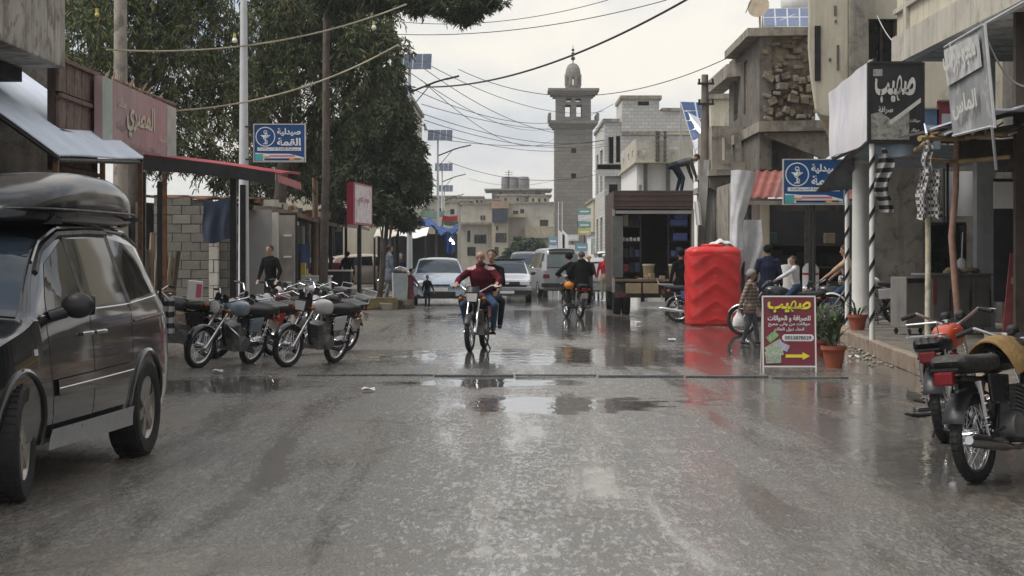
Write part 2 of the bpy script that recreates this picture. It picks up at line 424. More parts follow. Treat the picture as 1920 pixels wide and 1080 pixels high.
LK = [(-5.55, 44.0), (-5.3, 58.0), (-4.45, 63.0), (-4.3, 70.0), (-4.9, 100.0)]
pavement('pavement_left', [(-14, 44.0)] + LK + [(-14, 100.0)], .16, [((-7.5, 44.0), LK[0])] + [(LK[i], LK[i + 1]) for i in range(4)], .9)

# ------------------------------------------------------------------ steel strip across the road
for (x0, x1, y, t_, lb) in ((-2.72, -1.0, 25.35, .0, 'longest wet steel strip across the road ending before the parked motorcycles'), (-.98, .02, 25.2, .004, 'wet steel strip across the road in front of the oncoming motorcycle'), (.04, 1.06, 25.15, .01, 'slightly raised wet steel strip in mid-road beside the puddle'), (1.08, 2.15, 25.05, .005, 'wet steel strip across the road in line with the truck'), (2.17, 3.2, 24.98, .004, 'wet steel strip across the road next to the sandwich board'), (3.22, 4.16, 24.75, .0, 'wet steel strip lying right under the sandwich board front')):
    mb = MB(); mb.box(((x0 + x1) / 2, y, .012 + t_), (x1 - x0, .06, .026), Matrix.Rotation(jit(.02), 3, 'Z')); mb.box(((x0 + x1) / 2, y + .055, .006 + t_), (x1 - x0, .05, .012))
    o = tag(mb.build('steel_strip', mat('wet_steel', (.16, .165, .175), .3, metal=.5, var=.3, scale=4), bevel=.004), lb, 'edging', 'steel strips laid across the road')

# ------------------------------------------------------------------ minaret, 200 m away
stone_m = None
def minaret():
    D = 200.0; x0, x1 = PX(1040, D), PX(1111, D); cx = (x0 + x1) / 2; W = x1 - x0
    z = lambda py: PZ(py, D)
    m, t, b = newmat('minaret_stone')
    v = t.add('TexCoord').outputs['Object']
    br = t.add('TexBrick', {'Vector': t.add('Mapping', {'Vector': v, 'Rotation': (R(90), 0, 0)}).outputs[0], 'Scale': 1.0, 'Color1': (.25, .232, .205, 1), 'Color2': (.19, .176, .156, 1), 'Mortar': (.12, .112, .10, 1), 'Mortar Size': .02, 'Brick Width': .75, 'Row Height': .38})
    n = t.noise(v, .5, 5); t.l.new(t.mix(t.ramp(n, .35, .7, 0, .5), br.outputs[0], (.20, .19, .17, 1)), b.inputs['Base Color']); b.inputs['Roughness'].default_value = .9
    root = thing('minaret', 'tall square grey stone minaret with balcony, arched openings and domed lantern', 'minaret', (cx, D + W / 2, 0))
    h = W / 2
    mb = MB()
    zt = z(232)
    wall(mb, (-h, -h, 0), (1, 0, 0), W, zt, .5, [(h - .25, h + .25, z(287), z(278)), (h - .25, h + .25, z(334), z(325)), (W * .68, W * .68 + .9, z(400), z(392)), (W * .6, W * .6 + .6, z(425), z(414))], n=(0, -1, 0))
    mb.bb(-h, -h + .5, -h + .5, h, 0, zt); mb.bb(h - .5, h, -h + .5, h, 0, zt); mb.bb(-h + .5, h - .5, h - .5, h, 0, zt)
    mb.build('shaft', m, root)
    MB().bb(-h + .52, h - .52, -h + .55, h - .55, .2, zt - .2).build('shaft_core', dark, root)
    # balcony corbel
    mb = MB(); q = h
    for k, (py0, py1, ex) in enumerate(((240, 236, .18), (236, 232, .36), (232, 226, .55))):
        mb.bb(-q - ex, q + ex, -q - ex, q + ex, z(py0), z(py1))
    mb.build('balcony_slab', m, root)
    mb = MB(); e_ = h + .5
    for sx in (-1, 1):
        mb.bb(sx * e_ - .12, sx * e_ + .12, -e_, e_, z(226), z(222))
        for sy in (-1, 0, 1): mb.box((sx * e_, sy * e_, (z(226) + z(212)) / 2), (.28, .28, z(212) - z(226)))
    mb.build('balcony_railing', m, root)
    # belfry storey with openings on four sides
    zb, zt2 = z(226), z(180); hb = h * .92; Wb = 2 * hb; H = zt2 - zb
    ow = .52
    holes = [(hb - .62 - .22, hb - .3 + .02, .4, z(196) - zb), (hb + .3 - .02, hb + .62 + .22, .4, z(196) - zb), (hb - .75, hb - .2, z(190) - zb, z(184) - zb), (hb + .2, hb + .75, z(190) - zb, z(184) - zb)]
    mb = MB()
    wall(mb, (-hb, -hb, zb), (1, 0, 0), Wb, H, .35, holes, n=(0, -1, 0)); wall(mb, (hb, hb, zb), (-1, 0, 0), Wb, H, .35, holes, n=(0, 1, 0))
    wall(mb, (-hb, hb - .351, zb), (0, -1, 0), Wb - .702, H, .35, [(h_[0] - .35, h_[1] - .35, h_[2], h_[3]) for h_ in holes], n=(-1, 0, 0)); wall(mb, (hb, -hb + .351, zb), (0, 1, 0), Wb - .702, H, .35, [(h_[0] - .35, h_[1] - .35, h_[2], h_[3]) for h_ in holes], n=(1, 0, 0))
    mb.build('belfry', m, root)
    mb = MB()
    for (py0, py1, ex) in ((180, 176, .15), (176, 171, .38), (171, 166, .66)): mb.bb(-h - ex, h + ex, -h - ex, h + ex, z(py0), z(py1))
    mb.build('cornice', m, root)
    # lantern: eight piers, ring, dome
    rl = (1089 - 1060) / 2 * D / F
    mb = MB(); mb.lathe([(rl * 1.12, z(166)), (rl * 1.12, z(162)), (rl, z(162)), (rl, z(157))], n=8)
    for k in range(8):
        a = 2 * math.pi * (k + .5) / 8; mb.cyl((math.cos(a) * rl * .9, math.sin(a) * rl * .9, z(158)), (math.cos(a) * rl * .9, math.sin(a) * rl * .9, z(141)), .2, n=6)
    mb.lathe([(rl * 1.0, z(144)), (rl * 1.12, z(141)), (rl * 1.12, z(137)), (rl * .9, z(137))], n=16)
    mb.build('lantern', m, root)
    zb = z(137); hd = z(115) - zb
    mb = MB(); mb.lathe([(rl * math.cos(a) ** .8 if a < 1.56 else .02, zb + hd * math.sin(a)) for a in [i * math.pi / 2 / 9 for i in range(10)]], n=20); mb.build('dome', m, root, smooth=40)
    mb = MB(); mb.cyl((0, 0, zb + hd - .1), (0, 0, z(80)), .06, .02, 6)
    for py, r in ((106, .22), (97, .17), (90, .15)): mb.ball((0, 0, z(py)), r)
    mb.build('finial', darkm, root, smooth=60)
minaret()

# ------------------------------------------------------------------ houses
def house(name, label, x0, x1, y0, y1, z1, m, wins=(), wins_side=(), side='L', roof_over=.15, winm=None, group=None, frame=True, z0=0.0, parapet=.0):
    """box building: wins on the face towards the camera (x0,x1,z0,z1), wins_side on the street face (y0,y1,z0,z1)"""
    root = thing(name, label, 'building', ((x0 + x1) / 2, y0, z0), 0, group)
    cx = (x0 + x1) / 2; W = x1 - x0; L = y1 - y0; H = z1 - z0
    T = .25
    mb = MB()
    wall(mb, (x0 - cx, 0, 0), (1, 0, 0), W, H, T, [(a - x0, b_ - x0, c - z0, d - z0) for a, b_, c, d in wins], n=(0, -1, 0))
    sx = (x1 - cx) if side == 'R' else (x0 - cx)       # side facing the street
    nx = 1 if side == 'R' else -1
    if side == 'R': wall(mb, (sx, T + .001, 0), (0, 1, 0), L - T, H, T, [(a - y0 - T, b_ - y0 - T, c - z0, d - z0) for a, b_, c, d in wins_side], n=(1, 0, 0))
    else: wall(mb, (sx, L, 0), (0, -1, 0), L - T - .001, H, T, [(y1 - b_, y1 - a, c - z0, d - z0) for a, b_, c, d in wins_side], n=(-1, 0, 0))
    ox = -sx; mb.bb(min(ox, ox - T * (1 if ox > 0 else -1)), max(ox, ox - T * (1 if ox > 0 else -1)), T + .001, L, 0, H)
    mb.build('wall', m, root)
    mb = MB(); e_ = roof_over; mb.bb(x0 - cx - e_, x1 - cx + e_, -e_, L + e_, H + .002, H + .2)
    if parapet: 
        mb.bb(x0 - cx, x1 - cx, 0, .2, H + .2, H + .2 + parapet); mb.bb(sx - .1 * nx - .1, sx - .1 * nx + .1, .2, L, H + .2, H + .2 + parapet)
    mb.build('roof', conc, root)
    for a, b_, c, d in wins:
        fr = MB(); t_ = .05; y = .1
        for q in ((a, a + t_, c, d), (b_ - t_, b_, c, d), (a + t_, b_ - t_, c, c + t_), (a + t_, b_ - t_, d - t_, d), ((a + b_) / 2 - t_ / 2, (a + b_) / 2 + t_ / 2, c + t_, d - t_)): fr.bb(q[0] - cx, q[1] - cx, y, y + .05, q[2] - z0, q[3] - z0)
        f_ = fr.build('window', darkm, root)
        MB().bb(a - cx + .01, b_ - cx - .01, .165, .175, c - z0 + .01, d - z0 - .01).build('pane', winm or glass_d, f_)
        MB().bb(a - cx - .06, b_ - cx + .06, -.05, .06, c - z0 - .07, c - z0 - .004).build('sill', conc_l, f_)
    for a, b_, c, d in wins_side:
        fr = MB(); t_ = .05; X = sx - nx * .12
        for q in ((a, a + t_, c, d), (b_ - t_, b_, c, d), (a + t_, b_ - t_, c, c + t_), (a + t_, b_ - t_, d - t_, d)): fr.bb(X - .025, X + .025, q[0] - y0, q[1] - y0, q[2] - z0, q[3] - z0)
        f_ = fr.build('window', darkm, root)
        MB().bb(X - nx * .05 - .005, X - nx * .05 + .005, a - y0 + .01, b_ - y0 - .01, c - z0 + .01, d - z0 - .01).build('pane', winm or glass_d, f_)
    return root
def W_(D, *rects): return [(PX(a, D), PX(c, D), PZ(d, D), PZ(b_, D)) for a, b_, c, d in rects]

# end of the street
D = 212.0
h1 = house('apartment_house', 'cream flat-roofed house left of minaret with paired small windows', PX(858, D), PX(922, D), D, D + 14, PZ(384, D), conc_l, W_(D, (901, 404, 905, 413), (906, 404, 910, 413), (876, 432, 882, 454), (889, 440, 912, 457), (876, 463, 892, 480)), side='R')
mb = MB(); mb.bb(PX(856, D) - h1.location.x, PX(924, D) - h1.location.x, -.9, 0, PZ(421, D), PZ(417, D)); mb.build('balcony_slab', conc, h1)
D = 210.0
h2 = house('apartment_house', 'narrow house with rust-coloured parapet and dark blue awning', PX(922, D), PX(953, D), D, D + 12, PZ(381, D), plaster_y, W_(D, (929, 437, 950, 455), (927, 463, 935, 480), (930, 424, 934, 432)), side='R')
mb = MB(); mb.bb(PX(923, D) - h2.location.x, PX(952, D) - h2.location.x, -.7, -.01, PZ(416, D), PZ(394, D)); mb.build('awning', mat('navy_cloth', (.05, .06, .10), .8, var=.3), h2)
mb = MB(); mb.bb(PX(921, D) - h2.location.x, PX(955, D) - h2.location.x, -.5, .0, PZ(391, D), PZ(378, D)); mb.build('parapet', mat('rust_plaster', (.42, .30, .22), .85, var=.3, scale=.6), h2)
D = 216.0
h3 = house('apartment_house', 'cream house beside the minaret with one wide upper window', PX(954, D), PX(1042, D), D, D + 14, PZ(382, D), conc_l, W_(D, (1012, 412, 1028, 424), (985, 434, 988, 442), (962, 395, 972, 404), (975, 392, 983, 400), (990, 455, 1000, 470), (960, 455, 968, 470)), side='R')
mb = MB(); mb.bb(PX(952, D) - h3.location.x, PX(985, D) - h3.location.x, -1.1, -.01, PZ(408, D), PZ(402, D)); mb.bb(PX(984, D) - h3.location.x, PX(1042, D) - h3.location.x, -.8, -.01, PZ(446, D), PZ(424.5, D)); mb.build('balcony', plaster_y, h3)
D = 250.0
h4 = house('apartment_house', 'upper grey house with wide overhanging roof slab and water tanks', PX(922, D), PX(1022, D), D, D + 10, PZ(357, D), conc, W_(D, (1003, 360, 1014, 367), (960, 372, 972, 380), (935, 360, 942, 370), (978, 362, 986, 370)), side='R', roof_over=.9)
for px, r in ((948, .55), (962, .7), (981, .8)):
    mb = MB(); mb.lathe([(r, 0), (r, 1.3), (r * .8, 1.55), (.15, 1.6)], n=14); o = mb.build('water_tank', mat('tank_grey', (.16, .16, .165), .6), None, smooth=40); o.location = (PX(px, D), D + 1.5, PZ(357, D) + .2)
    tag(o, 'small dark rooftop water tank standing on upper grey house', 'water tank', 'rooftop tanks on the upper grey house')
mb = MB(); mb.cyl((0, 0, 0), (0, 0, 2.4), .05, n=6); [mb.cyl((-.5, 0, z), (.5, 0, z), .03, n=5) for z in (1.5, 1.8, 2.1)]
o = mb.build('aerial', darkm); o.location = (PX(954, D), D + 1, PZ(357, D) + .2); tag(o, 'thin rooftop television aerial on upper grey house', 'aerial')
D = 190.0
house('apartment_house', 'low grey house half hidden behind the third solar lamp post', PX(796, D), PX(857, D), D, D + 14, PZ(380, D), conc_l, W_(D, (806, 392, 814, 402), (824, 390, 834, 400), (844, 392, 852, 402), (808, 420, 818, 432)), side='R')
# more houses stacked up the slope behind
for k, (p0, p1, py, D, mm, lb) in enumerate(((862, 903, 371, 236, plaster, 'small cream house peeping over the flat-roofed one'), (936, 984, 367, 238, conc_l, 'pale house with four windows under the overhanging roof slab'), (992, 1030, 368, 232, plaster, 'cream house with small windows directly left of the minaret'), (800, 852, 370, 226, plaster_y, 'tan house on the slope behind the low grey house'), (905, 934, 376, 230, white_b, 'narrow whitish house between the cream flat-roofed ones'), (846, 880, 377, 224, conc, 'grey unfinished house by the smallest solar lamp post'))):
    ws_ = [(p0 + (p1 - p0) * f_ - 2.2, py + r_, p0 + (p1 - p0) * f_ + 2.2, py + r_ + 6) for f_ in ((.25, .72) if k % 2 else (.2, .5, .8)) for r_ in (4, 16)]
    hh_ = house('hillside_house', lb, PX(p0, D), PX(p1, D), D, D + 9, PZ(py, D), mm, W_(D, *ws_), side='R', roof_over=.3)
    MB().bb(PX(p0 + 3, D) - hh_.location.x, PX(p0 + (p1 - p0) * .6, D) - hh_.location.x, -.8, -.01, PZ(py + 14, D), PZ(py + 11, D)).build('balcony', conc, hh_)
# left row behind the trees
house('apartment_house', 'beige three-storey house rising behind the pine tree', -7.9, -4.3 - 1.2, 104, 122, PZ(176, 104), plaster, W_(104, (763, 205, 776, 225), (740, 250, 760, 275), (765, 260, 776, 285)), [(107, 109, 6.2, 7.6), (112, 114, 6.2, 7.6), (107, 109, 3.2, 4.6), (112, 114, 3.2, 4.6)], side='R')
house('shop_building', 'low tan shop house behind the blue tarpaulin stall', -8.5, -5.6, 128, 150, PZ(392, 128), plaster_y, W_(128, (748, 410, 760, 430)), [(131, 134, .3, 2.6), (138, 141, .3, 2.6)], side='R')
house('yellow_house', 'pale yellow single-storey house behind the block wall under the trees', -22, -9.8, 84, 95, 3.6, plaster_y, [(-18, -16.6, 1.2, 2.6), (-13, -11.6, 1.2, 2.6)], side='R')
house('yellow_house', 'pale house with barred windows glimpsed between trunks behind the stall roof', -10.6, -7.0, 90, 101, 4.6, plaster, [(-9.6, -8.8, 1.5, 3.4), (-8.4, -7.6, 1.5, 3.4)], side='R')

# ---- right row, far to near
D = 176.0
house('shop_building', 'tan shop house standing right of the minaret foot', PX(1112, D), PX(1160, D), D, D + 15, PZ(376, D), plaster_y, W_(D, (1116, 420, 1122, 436), (1119, 390, 1124, 402)), side='L')
mb = MB(); mb.box((0, 0, 1.2), (.5, .5, 2.4)); mb.bb(-.35, .35, -.35, .35, 2.4, 2.55); o = mb.build('chimney', conc); o.location = (PX(1124, D), D + 2, PZ(376, D) + .2); tag(o, 'square concrete chimney on the tan shop house roof', 'chimney')
D = 120.0
wb_ = thing('block_building', 'unfinished white concrete block building with stair tower and open corner loggia', 'building', (0, 0, 0))
m, t, b = newmat('white_blocks'); MATS['white_blocks'] = m
v = t.add('TexCoord').outputs['Object']
br = t.add('TexBrick', {'Vector': t.add('Mapping', {'Vector': v, 'Rotation': (R(90), 0, 0)}).outputs[0], 'Scale': 1.0, 'Color1': (.55, .54, .52, 1), 'Color2': (.45, .445, .43, 1), 'Mortar': (.31, .305, .295, 1), 'Mortar Size': .016, 'Brick Width': .42, 'Row Height': .21})
t.l.new(t.mix(t.ramp(t.noise(v, .45, 6), .48, .75, 0, .55), br.outputs[0], (.38, .365, .33, 1)), b.inputs['Base Color']); b.inputs['Roughness'].default_value = .9
bl = m
mb = MB()
xa, xb, xc, xd = PX(1134, D), PX(1166, D), PX(1236, D), PX(1300, D)
zt, zr, zw = PZ(186, D), PZ(208, D), PZ(228, D)
wall(mb, (xb, D, 0), (1, 0, 0), xc - xb, zt, .3, W_(D, (1196, 190, 1217, 198)) and [(PX(1196, D) - xb, PX(1217, D) - xb, PZ(198, D), PZ(190, D))], n=(0, -1, 0))
wall(mb, (xc + .001, D, 0), (1, 0, 0), xd - xc, zr, .3, [], n=(0, -1, 0))
mb.bb(xb, xb + .3, D + .3, D + 6, 0, zt); mb.bb(xc - .3, xc, D + .3, D + 6, zr, zt); mb.bb(xd - .3, xd, D + .3, D + 14, 0, zr); mb.bb(xb, xc, D + 5.7, D + 6, zr, zt)
wall(mb, (xa, D + .4, 0), (1, 0, 0), xb - xa - .001, zw, .3, [(.2, .55, PZ(306, D), PZ(256, D)), (.7, 1.0 - .05, PZ(304, D), PZ(254, D)), (.25, .8, PZ(378, D), PZ(345, D))], n=(0, -1, 0))
wall(mb, (xa, D + 14, 0), (0, -1, 0), 13.3, zw, .3, [(2, 5, 5.6, 8.2), (7.5, 11, 5.6, 8.2), (2, 5, 1, 4), (7.5, 11, 1, 4)], n=(-1, 0, 0))
mb.build('wall', bl, wb_)
mb = MB(); mb.bb(xa + .3, xb - .02, D + 3, D + 3.2, .2, zw - .3); mb.build('inner_wall', dark, wb_)
mb = MB(); mb.bb(xb - .1, xc + .15, D - .15, D + 6.1, zt, zt + .22); mb.bb(xc + .16, xd + .1, D - .1, D + 14, zr, zr + .18); mb.bb(xa - .1, xb - .11, D + .3, D + 14, zw, zw + .2); mb.build('roof', conc, wb_)
mb = MB(); mb.bb(xb - .02, xd, D - .12, D - .003, PZ(253, D), PZ(246, D)); mb.bb(xa - .5, xb - .03, D - .1, D + .399, PZ(318, D), PZ(308, D)); mb.build('floor_slab', conc, wb_)
mb = MB(); mb.bb(xa - .45, xb - .05, D - .1, D + .05, PZ(330, D), PZ(308.5, D) + 0); mb.build('balcony_parapet', bl, wb_)
# white shop house with balcony parapet
D = 88.0
sh = thing('shop_building', 'white rendered shop house with slotted balcony parapet behind the truck', 'building', (0, 0, 0))
x0, x1 = PX(1192, D), PX(1300, D)
mb = MB(); wall(mb, (x0 + .12, D + 1.2, 0), (1, 0, 0), x1 - x0, PZ(296, D), .25, [(.1, .5, .2, PZ(345, D))], n=(0, -1, 0)); mb.bb(x0 + .12, x0 + .37, D + 1.45, D + 14, 0, PZ(296, D)); mb.build('wall', whitep, sh)
mb = MB()
wall(mb, (x0, D, PZ(302, D)), (1, 0, 0), x1 - x0, PZ(262, D) - PZ(302, D), .15, [(PX(a, D) - x0, PX(b_, D) - x0, PZ(d, D) - PZ(302, D), PZ(c, D) - PZ(302, D)) for a, c, b_, d in ((1256, 272, 1274, 280), (1196, 282, 1199, 292), (1204, 278, 1211, 290), (1217, 276, 1220, 288))], n=(0, -1, 0))
wall(mb, (x0 - .001, D + 12, PZ(302, D)), (0, -1, 0), 11.8, 1.0, .15, [(2, 3, .3, .6), (6, 7, .3, .6), (9, 10, .3, .6)], n=(-1, 0, 0))
mb.build('balcony_parapet', conc_l, sh)
mb = MB(); mb.bb(x0 - .05, x1 + .1, D - .06, D + 14, PZ(305, D), PZ(302, D) - .004); mb.bb(x0 + 1.2, x1 - .1, D - .02, D + .18, PZ(252, D), PZ(249, D)); mb.build('slab', plaster, sh)
for px in (1213, 1256):
    mb = MB(); mb.box((PX(px, D), D + 1.0, PZ(302, D) / 2), (.16, .3, PZ(305, D) - .02)); mb.build('pilaster', conc_d, sh)
for px, w_ in ((1232, .16), (1246, .1)):
    mb = MB(); mb.box((PX(px, D), D - .25, PZ(275, D)), (w_, .2, 1.35)); [mb.box((PX(px, D), D - .36, PZ(275, D) - .6 + k * .2), (w_ + .08, .05, .05)) for k in range(7)]; mb.build('pipe_bundle', conc_d, sh)
# big tilted solar panel standing on a roof
D = 82.0
def solar(label, pts, nx=4, ny=6, depth=.05, legs=True):
    """pts: top-left, top-right, bottom-right, bottom-left in world space"""
    c = sum(pts, Vector()) / 4; root = thing('solar_array', label, 'solar panel', c)
    p = [q - c for q in pts]; n = (p[1] - p[0]).cross(p[3] - p[0]).normalized()
    MB().prism(p, (0, 0, 0), n * depth).build('frame', steel, root)
    for i in range(nx):
        for j in range(ny):
            def q(u, v_): return p[0].lerp(p[1], u).lerp(p[3].lerp(p[2], u), v_)
            e1, e2 = .06 / nx, .06 / ny
            u0, u1, v0, v1 = i / nx + e1, (i + 1) / nx - e1, j / ny + e2, (j + 1) / ny - e2
            MB().prism([q(u0, v0), q(u1, v0), q(u1, v1), q(u0, v1)], (0, 0, 0), -n * .006).build('cell', cellm, root)
    if legs:
        for a in (0, 1): MB().cyl(p[a] * .95, (p[a].x * .95, p[a].y + .3, min(p[3].z, p[2].z) - .2), .03, n=6).build('leg', steel, root); MB().cyl(p[3 - a] * .95, (p[3 - a].x * .95, p[3 - a].y, p[3 - a].z - .25), .03, n=6).build('leg', steel, root)
    return root
cellm = mat('solar_cell', (.035, .075, .19), .25, var=.2, scale=.8, coat=.4)
solar('large blue solar panel tilted on the roof beside the white shop house', [P(1275, 190, 83), P(1331, 192, 83), P(1331, 262, 81.6), P(1303, 282, 81.6)], 2, 5)
MB().cyl((PX(1312, 82.4), 82.4, 0), (PX(1312, 82.4), 82.4, PZ(240, 82.4)), .08).build('mast', steel, None).parent = bpy.data.objects['solar_array']; bpy.data.objects['mast'].location = -bpy.data.objects['solar_array'].location
# beige house behind the utility pole
house('stone_house', 'beige patched house with small balcony behind the wooden utility pole', PX(1333, 74), PX(1420, 74), 74, 77, PZ(186, 74), plaster, W_(74, (1366, 205, 1384, 232), (1338, 250, 1350, 275)), [], side='L')
mb = MB(); mb.bb(PX(1358, 73), PX(1392, 73), 72.9, 74, PZ(240, 73), PZ(236, 73)); wall(mb, (PX(1358, 73), 72.9, PZ(236, 73)), (1, 0, 0), PX(1392, 73) - PX(1358, 73), .55, .12, [], n=(0, -1, 0))
o = mb.build('balcony', conc_l); tag(o, 'small concrete balcony on the beige patched house', 'balcony')
# fill between truck and tank: yellow wall of a yard
house('stone_house', 'pale yellow wall with ledge behind the wooden utility pole foot', PX(1338, 66), PX(1384, 66), 66, 72, PZ(355, 66), plaster_y, [], side='L')
# far right row: shops towards the minaret
D = 150.0
house('shop_building', 'low white shop house with dark doorway before the block building', PX(1112, D), PX(1190, D), D, D + 12, PZ(440, D), whitep, [(PX(1116, D), PX(1124, D), .1, 2.6), (PX(1128, D), PX(1136, D), .1, 2.6)], side='L')

# ---- damaged house on the right, 50 m
dm = thing('damaged_house', 'war-damaged stone house with exposed rubble wall and broken roof slabs', 'building', (0, 0, 0))
rub = mat('rubble_wall', (.20, .168, .128), .95, var=.5, scale=3.5, col2=(.10, .08, .06), c2at=.55, bump=1.0, bscale=7)
D = 50.0
# the core wall and rubble stones picked out one by one
x0, x1 = PX(1428, D), PX(1530, D)
MB().bb(x0, x1, D + .13, D + 4, 4.9, PZ(66, D)).build('rubble_core', rub, dm)
random.seed(21)
zz = 4.95
while zz < PZ(70, D) - .1:
    hh = random.uniform(.11, .24); xx = x0
    while xx < x1 - .05:
        ww = random.uniform(.12, .36); ww = min(ww, x1 - xx); up_ = (zz - 4.95) / 2.2; low = up_ < .45
        out = random.uniform(.0, .22 if low else .10)
        if random.random() < (.9 if low else .45):
            c = Vector((xx + ww / 2, D + .26 - out, zz + hh / 2 + jit(.06))); q = MB(); q.x = Matrix.Translation(c) @ Matrix.Rotation(jit(.45 if low else .15), 4, 'Y') @ Matrix.Rotation(jit(.3), 4, 'Z') @ Matrix.Translation(-c)
            bx_ = [Vector((sx * (ww / 2 - .012) * random.uniform(.8, 1), sy * .2, sz * (hh / 2 - .012) * random.uniform(.78, 1))) for sx in (-1, 1) for sy in (-1, 1) for sz in (-1, 1)]
            q.add([c + p_ for p_ in bx_], [(0, 1, 3, 2), (4, 6, 7, 5), (0, 4, 5, 1), (2, 3, 7, 6), (0, 2, 6, 4), (1, 5, 7, 3)])
            q.build('stone', random.choice([rub, rub, mat('rubble_stone', (.235, .20, .155), .95, var=.35, scale=4, bump=.8, bscale=12), mat('rubble_grey', (.22, .20, .175), .95, var=.35, scale=4, bump=.8, bscale=12)]), dm, bevel=.02)
        xx += ww
    zz += hh
mb = MB(); xs = PX(1424, D)
wall(mb, (xs, 57, 3.7), (0, -1, 0), 7.0, PZ(66, D) - 3.7, .3, [(1.2, 2.2, 1.6, 3.0), (3.6, 4.4, 1.6, 3.0)], n=(-1, 0, 0)); mb.build('street_wall', conc_d, dm)
mb = MB()
mb.prism([(PX(1400, D), D - .2, 7.02), (x1 + .1, D - .2, 7.05), (x1 + .1, 57, 7.05), (PX(1400, D), 55.2, 6.99)], (0, 0, 0), (0, 0, .2)); mb.build('roof_slab', conc, dm)
mb = MB(); mb.prism([(PX(1358, 55), 54.4, 6.4), (PX(1392, 55), 54.0, 6.42), (PX(1392, 55), 60, 6.42), (PX(1358, 55), 60, 6.4)], (0, 0, 0), (0, 0, .36)); mb.build('eave_slab', conc, dm)
mb = MB(); mb.prism([(PX(1418, D), D - .5, 4.62), (PX(1558, D), D - .35, 4.66), (PX(1558, D), 56, 4.66), (PX(1418, D), 56, 4.62)], (0, 0, 0), (0, 0, .26)); mb.build('floor_slab', conc, dm)
mb = MB(); mb.bb(PX(1432, D), PX(1560, D), D + 3.0, D + 3.2, 3.4, 4.6); mb.bb(PX(1432, D), PX(1445, D), D + .2, D + 3, 3.4, 4.6); mb.build('recess_wall', conc_d, dm)
mb = MB(); mb.prism([(PX(1432, D), D - .1, 4.55), (PX(1545, D), D - .1, 3.95), (PX(1560, D), D - .1, 4.1), (PX(1560, D), D - .1, 4.6), (PX(1432, D), D - .1, 4.61)], (0, 0, 0), (0, .25, 0)); mb.build('hanging_slab', conc, dm)
mb = MB(); mb.cyl((PX(1480, D), D + .3, 3.5), (PX(1496, D), D + .2, 4.25), .035); mb.cyl((PX(1490, D), D + .3, 4.15), (PX(1548, D), D + .2, 4.3), .03); mb.cyl((PX(1530, D), D + .3, 4.4), (PX(1550, D), D + .4, 3.6), .03); mb.build('bent_bars', rust, dm)
mb = MB()
Db = 53.0; xA, xB = PX(1335, Db), PX(1440, Db)
wall(mb, (xA, Db, PZ(318, Db)), (1, 0, 0), xB - xA, PZ(236, Db) - PZ(318, Db), .16, [(PX(1354, Db) - xA, PX(1360, Db) - xA, .25, .85), (PX(1371, Db) - xA, PX(1378, Db) - xA, .25, .95), (PX(1390, Db) - xA, PX(1396, Db) - xA, .2, .9)], n=(0, -1, 0))
mb.bb(xA, xA + .16, Db + .161, Db + 4, PZ(318, Db), PZ(236, Db)); mb.build('balcony_parapet', conc, dm)
mb = MB(); mb.prism([(xA - .1, Db - .15, PZ(330, Db)), (xB + .1, Db - .15, PZ(326, Db)), (xB + .1, Db + 4, PZ(326, Db)), (xA - .1, Db + 4, PZ(330, Db))], (0, 0, 0), (0, 0, .15)); mb.build('balcony_slab', conc, dm)
mb = MB(); mb.prism([(xA - .05, Db, PZ(331, Db)), (xA - .05, Db, PZ(352, Db)), (xA + .25, Db, PZ(362, Db)), (xA + .9, Db, PZ(352, Db)), (xB, Db, PZ(332, Db))], (0, 0, 0), (0, 3.5, 0)); mb.build('balcony_corbel', conc_d, dm)
mb = MB(); mb.grid(lambda u, v_: (PX(1411, 52.6) + u * .2, 52.7 + .03 * math.sin(u * 9 + v_ * 3), PZ(302, 52.6) + v_ * 1.02), 6, 6, (0, .02, 0)); o = mb.build('white_cloth', mat('white_cloth', (.62, .62, .60), .9, var=.1), None, smooth=50); tag(o, 'strip of white cloth hanging over the damaged house balcony', 'cloth')
# roof: solar array and dish
solar('blue rooftop solar array above the damaged house', [P(1429, 16, 54), P(1522, 14, 54), P(1522, 50, 52.6), P(1432, 50, 52.6)], 4, 2)
mb = MB(); mb.lathe([(.30, 0), (.27, .05), (.18, .10), (.02, .13)], n=16, axis='y'); mb.cyl((0, .1, 0), (.03, .2, -.55), .03, n=6)
o = mb.build('satellite_dish', mat('dish_tan', (.36, .30, .22), .7, var=.25, scale=5), None, smooth=40); o.location = P(1422, 12, 52.5); o.rotation_euler = (R(-15), 0, R(-25)); tag(o, 'tan satellite dish on the damaged house roof edge', 'satellite dish')
mb = MB(); mb.lathe([(.45, 0), (.5, .1), (.5, .45), (.38, .62), (.12, .68)], n=16); o = mb.build('water_tank', whitep, None, smooth=40); o.location = P(1496, 18, 58); tag(o, 'white rooftop water tank behind the blue solar array', 'water tank')

# ---- cream house with rounded corner (40 m)
ch = thing('corner_house', 'cream plastered corner house with rounded lower edge and dark tall window', 'building', (0, 0, 0))
D = 40.0; x0 = PX(1519, D); xw = PX(1592, D); zb = PZ(220, D)
mb = MB(); xr = [x0 + .18 * (1 - math.cos(a)) for a in [i * math.pi / 12 for i in range(7)]]
prof = [(x0 + .1, zb + .12), (x0 + .0, zb + .8), (x0 - .05, zb + 1.4), (x0 + .0, zb + 4.5), (xw, zb + 4.5), (xw, zb), (x0 + .38, zb), (x0 + .2, zb + .03)]
mb.prism([(a, D, b_) for a, b_ in prof], (0, 0, 0), (1.7, 9, 0)); mb.build('bay_wall', plaster, ch, bevel=.04)
mb = MB(); mb.box((PX(1533, D), D - .003, PZ(100, D)), (.12, .03, 1.1)); mb.build('slit_window', dark, ch)
MB().bb(xw + .002, PX(1627, D), D - .1, D + .6, 3.4, 9).build('column', conc, ch)
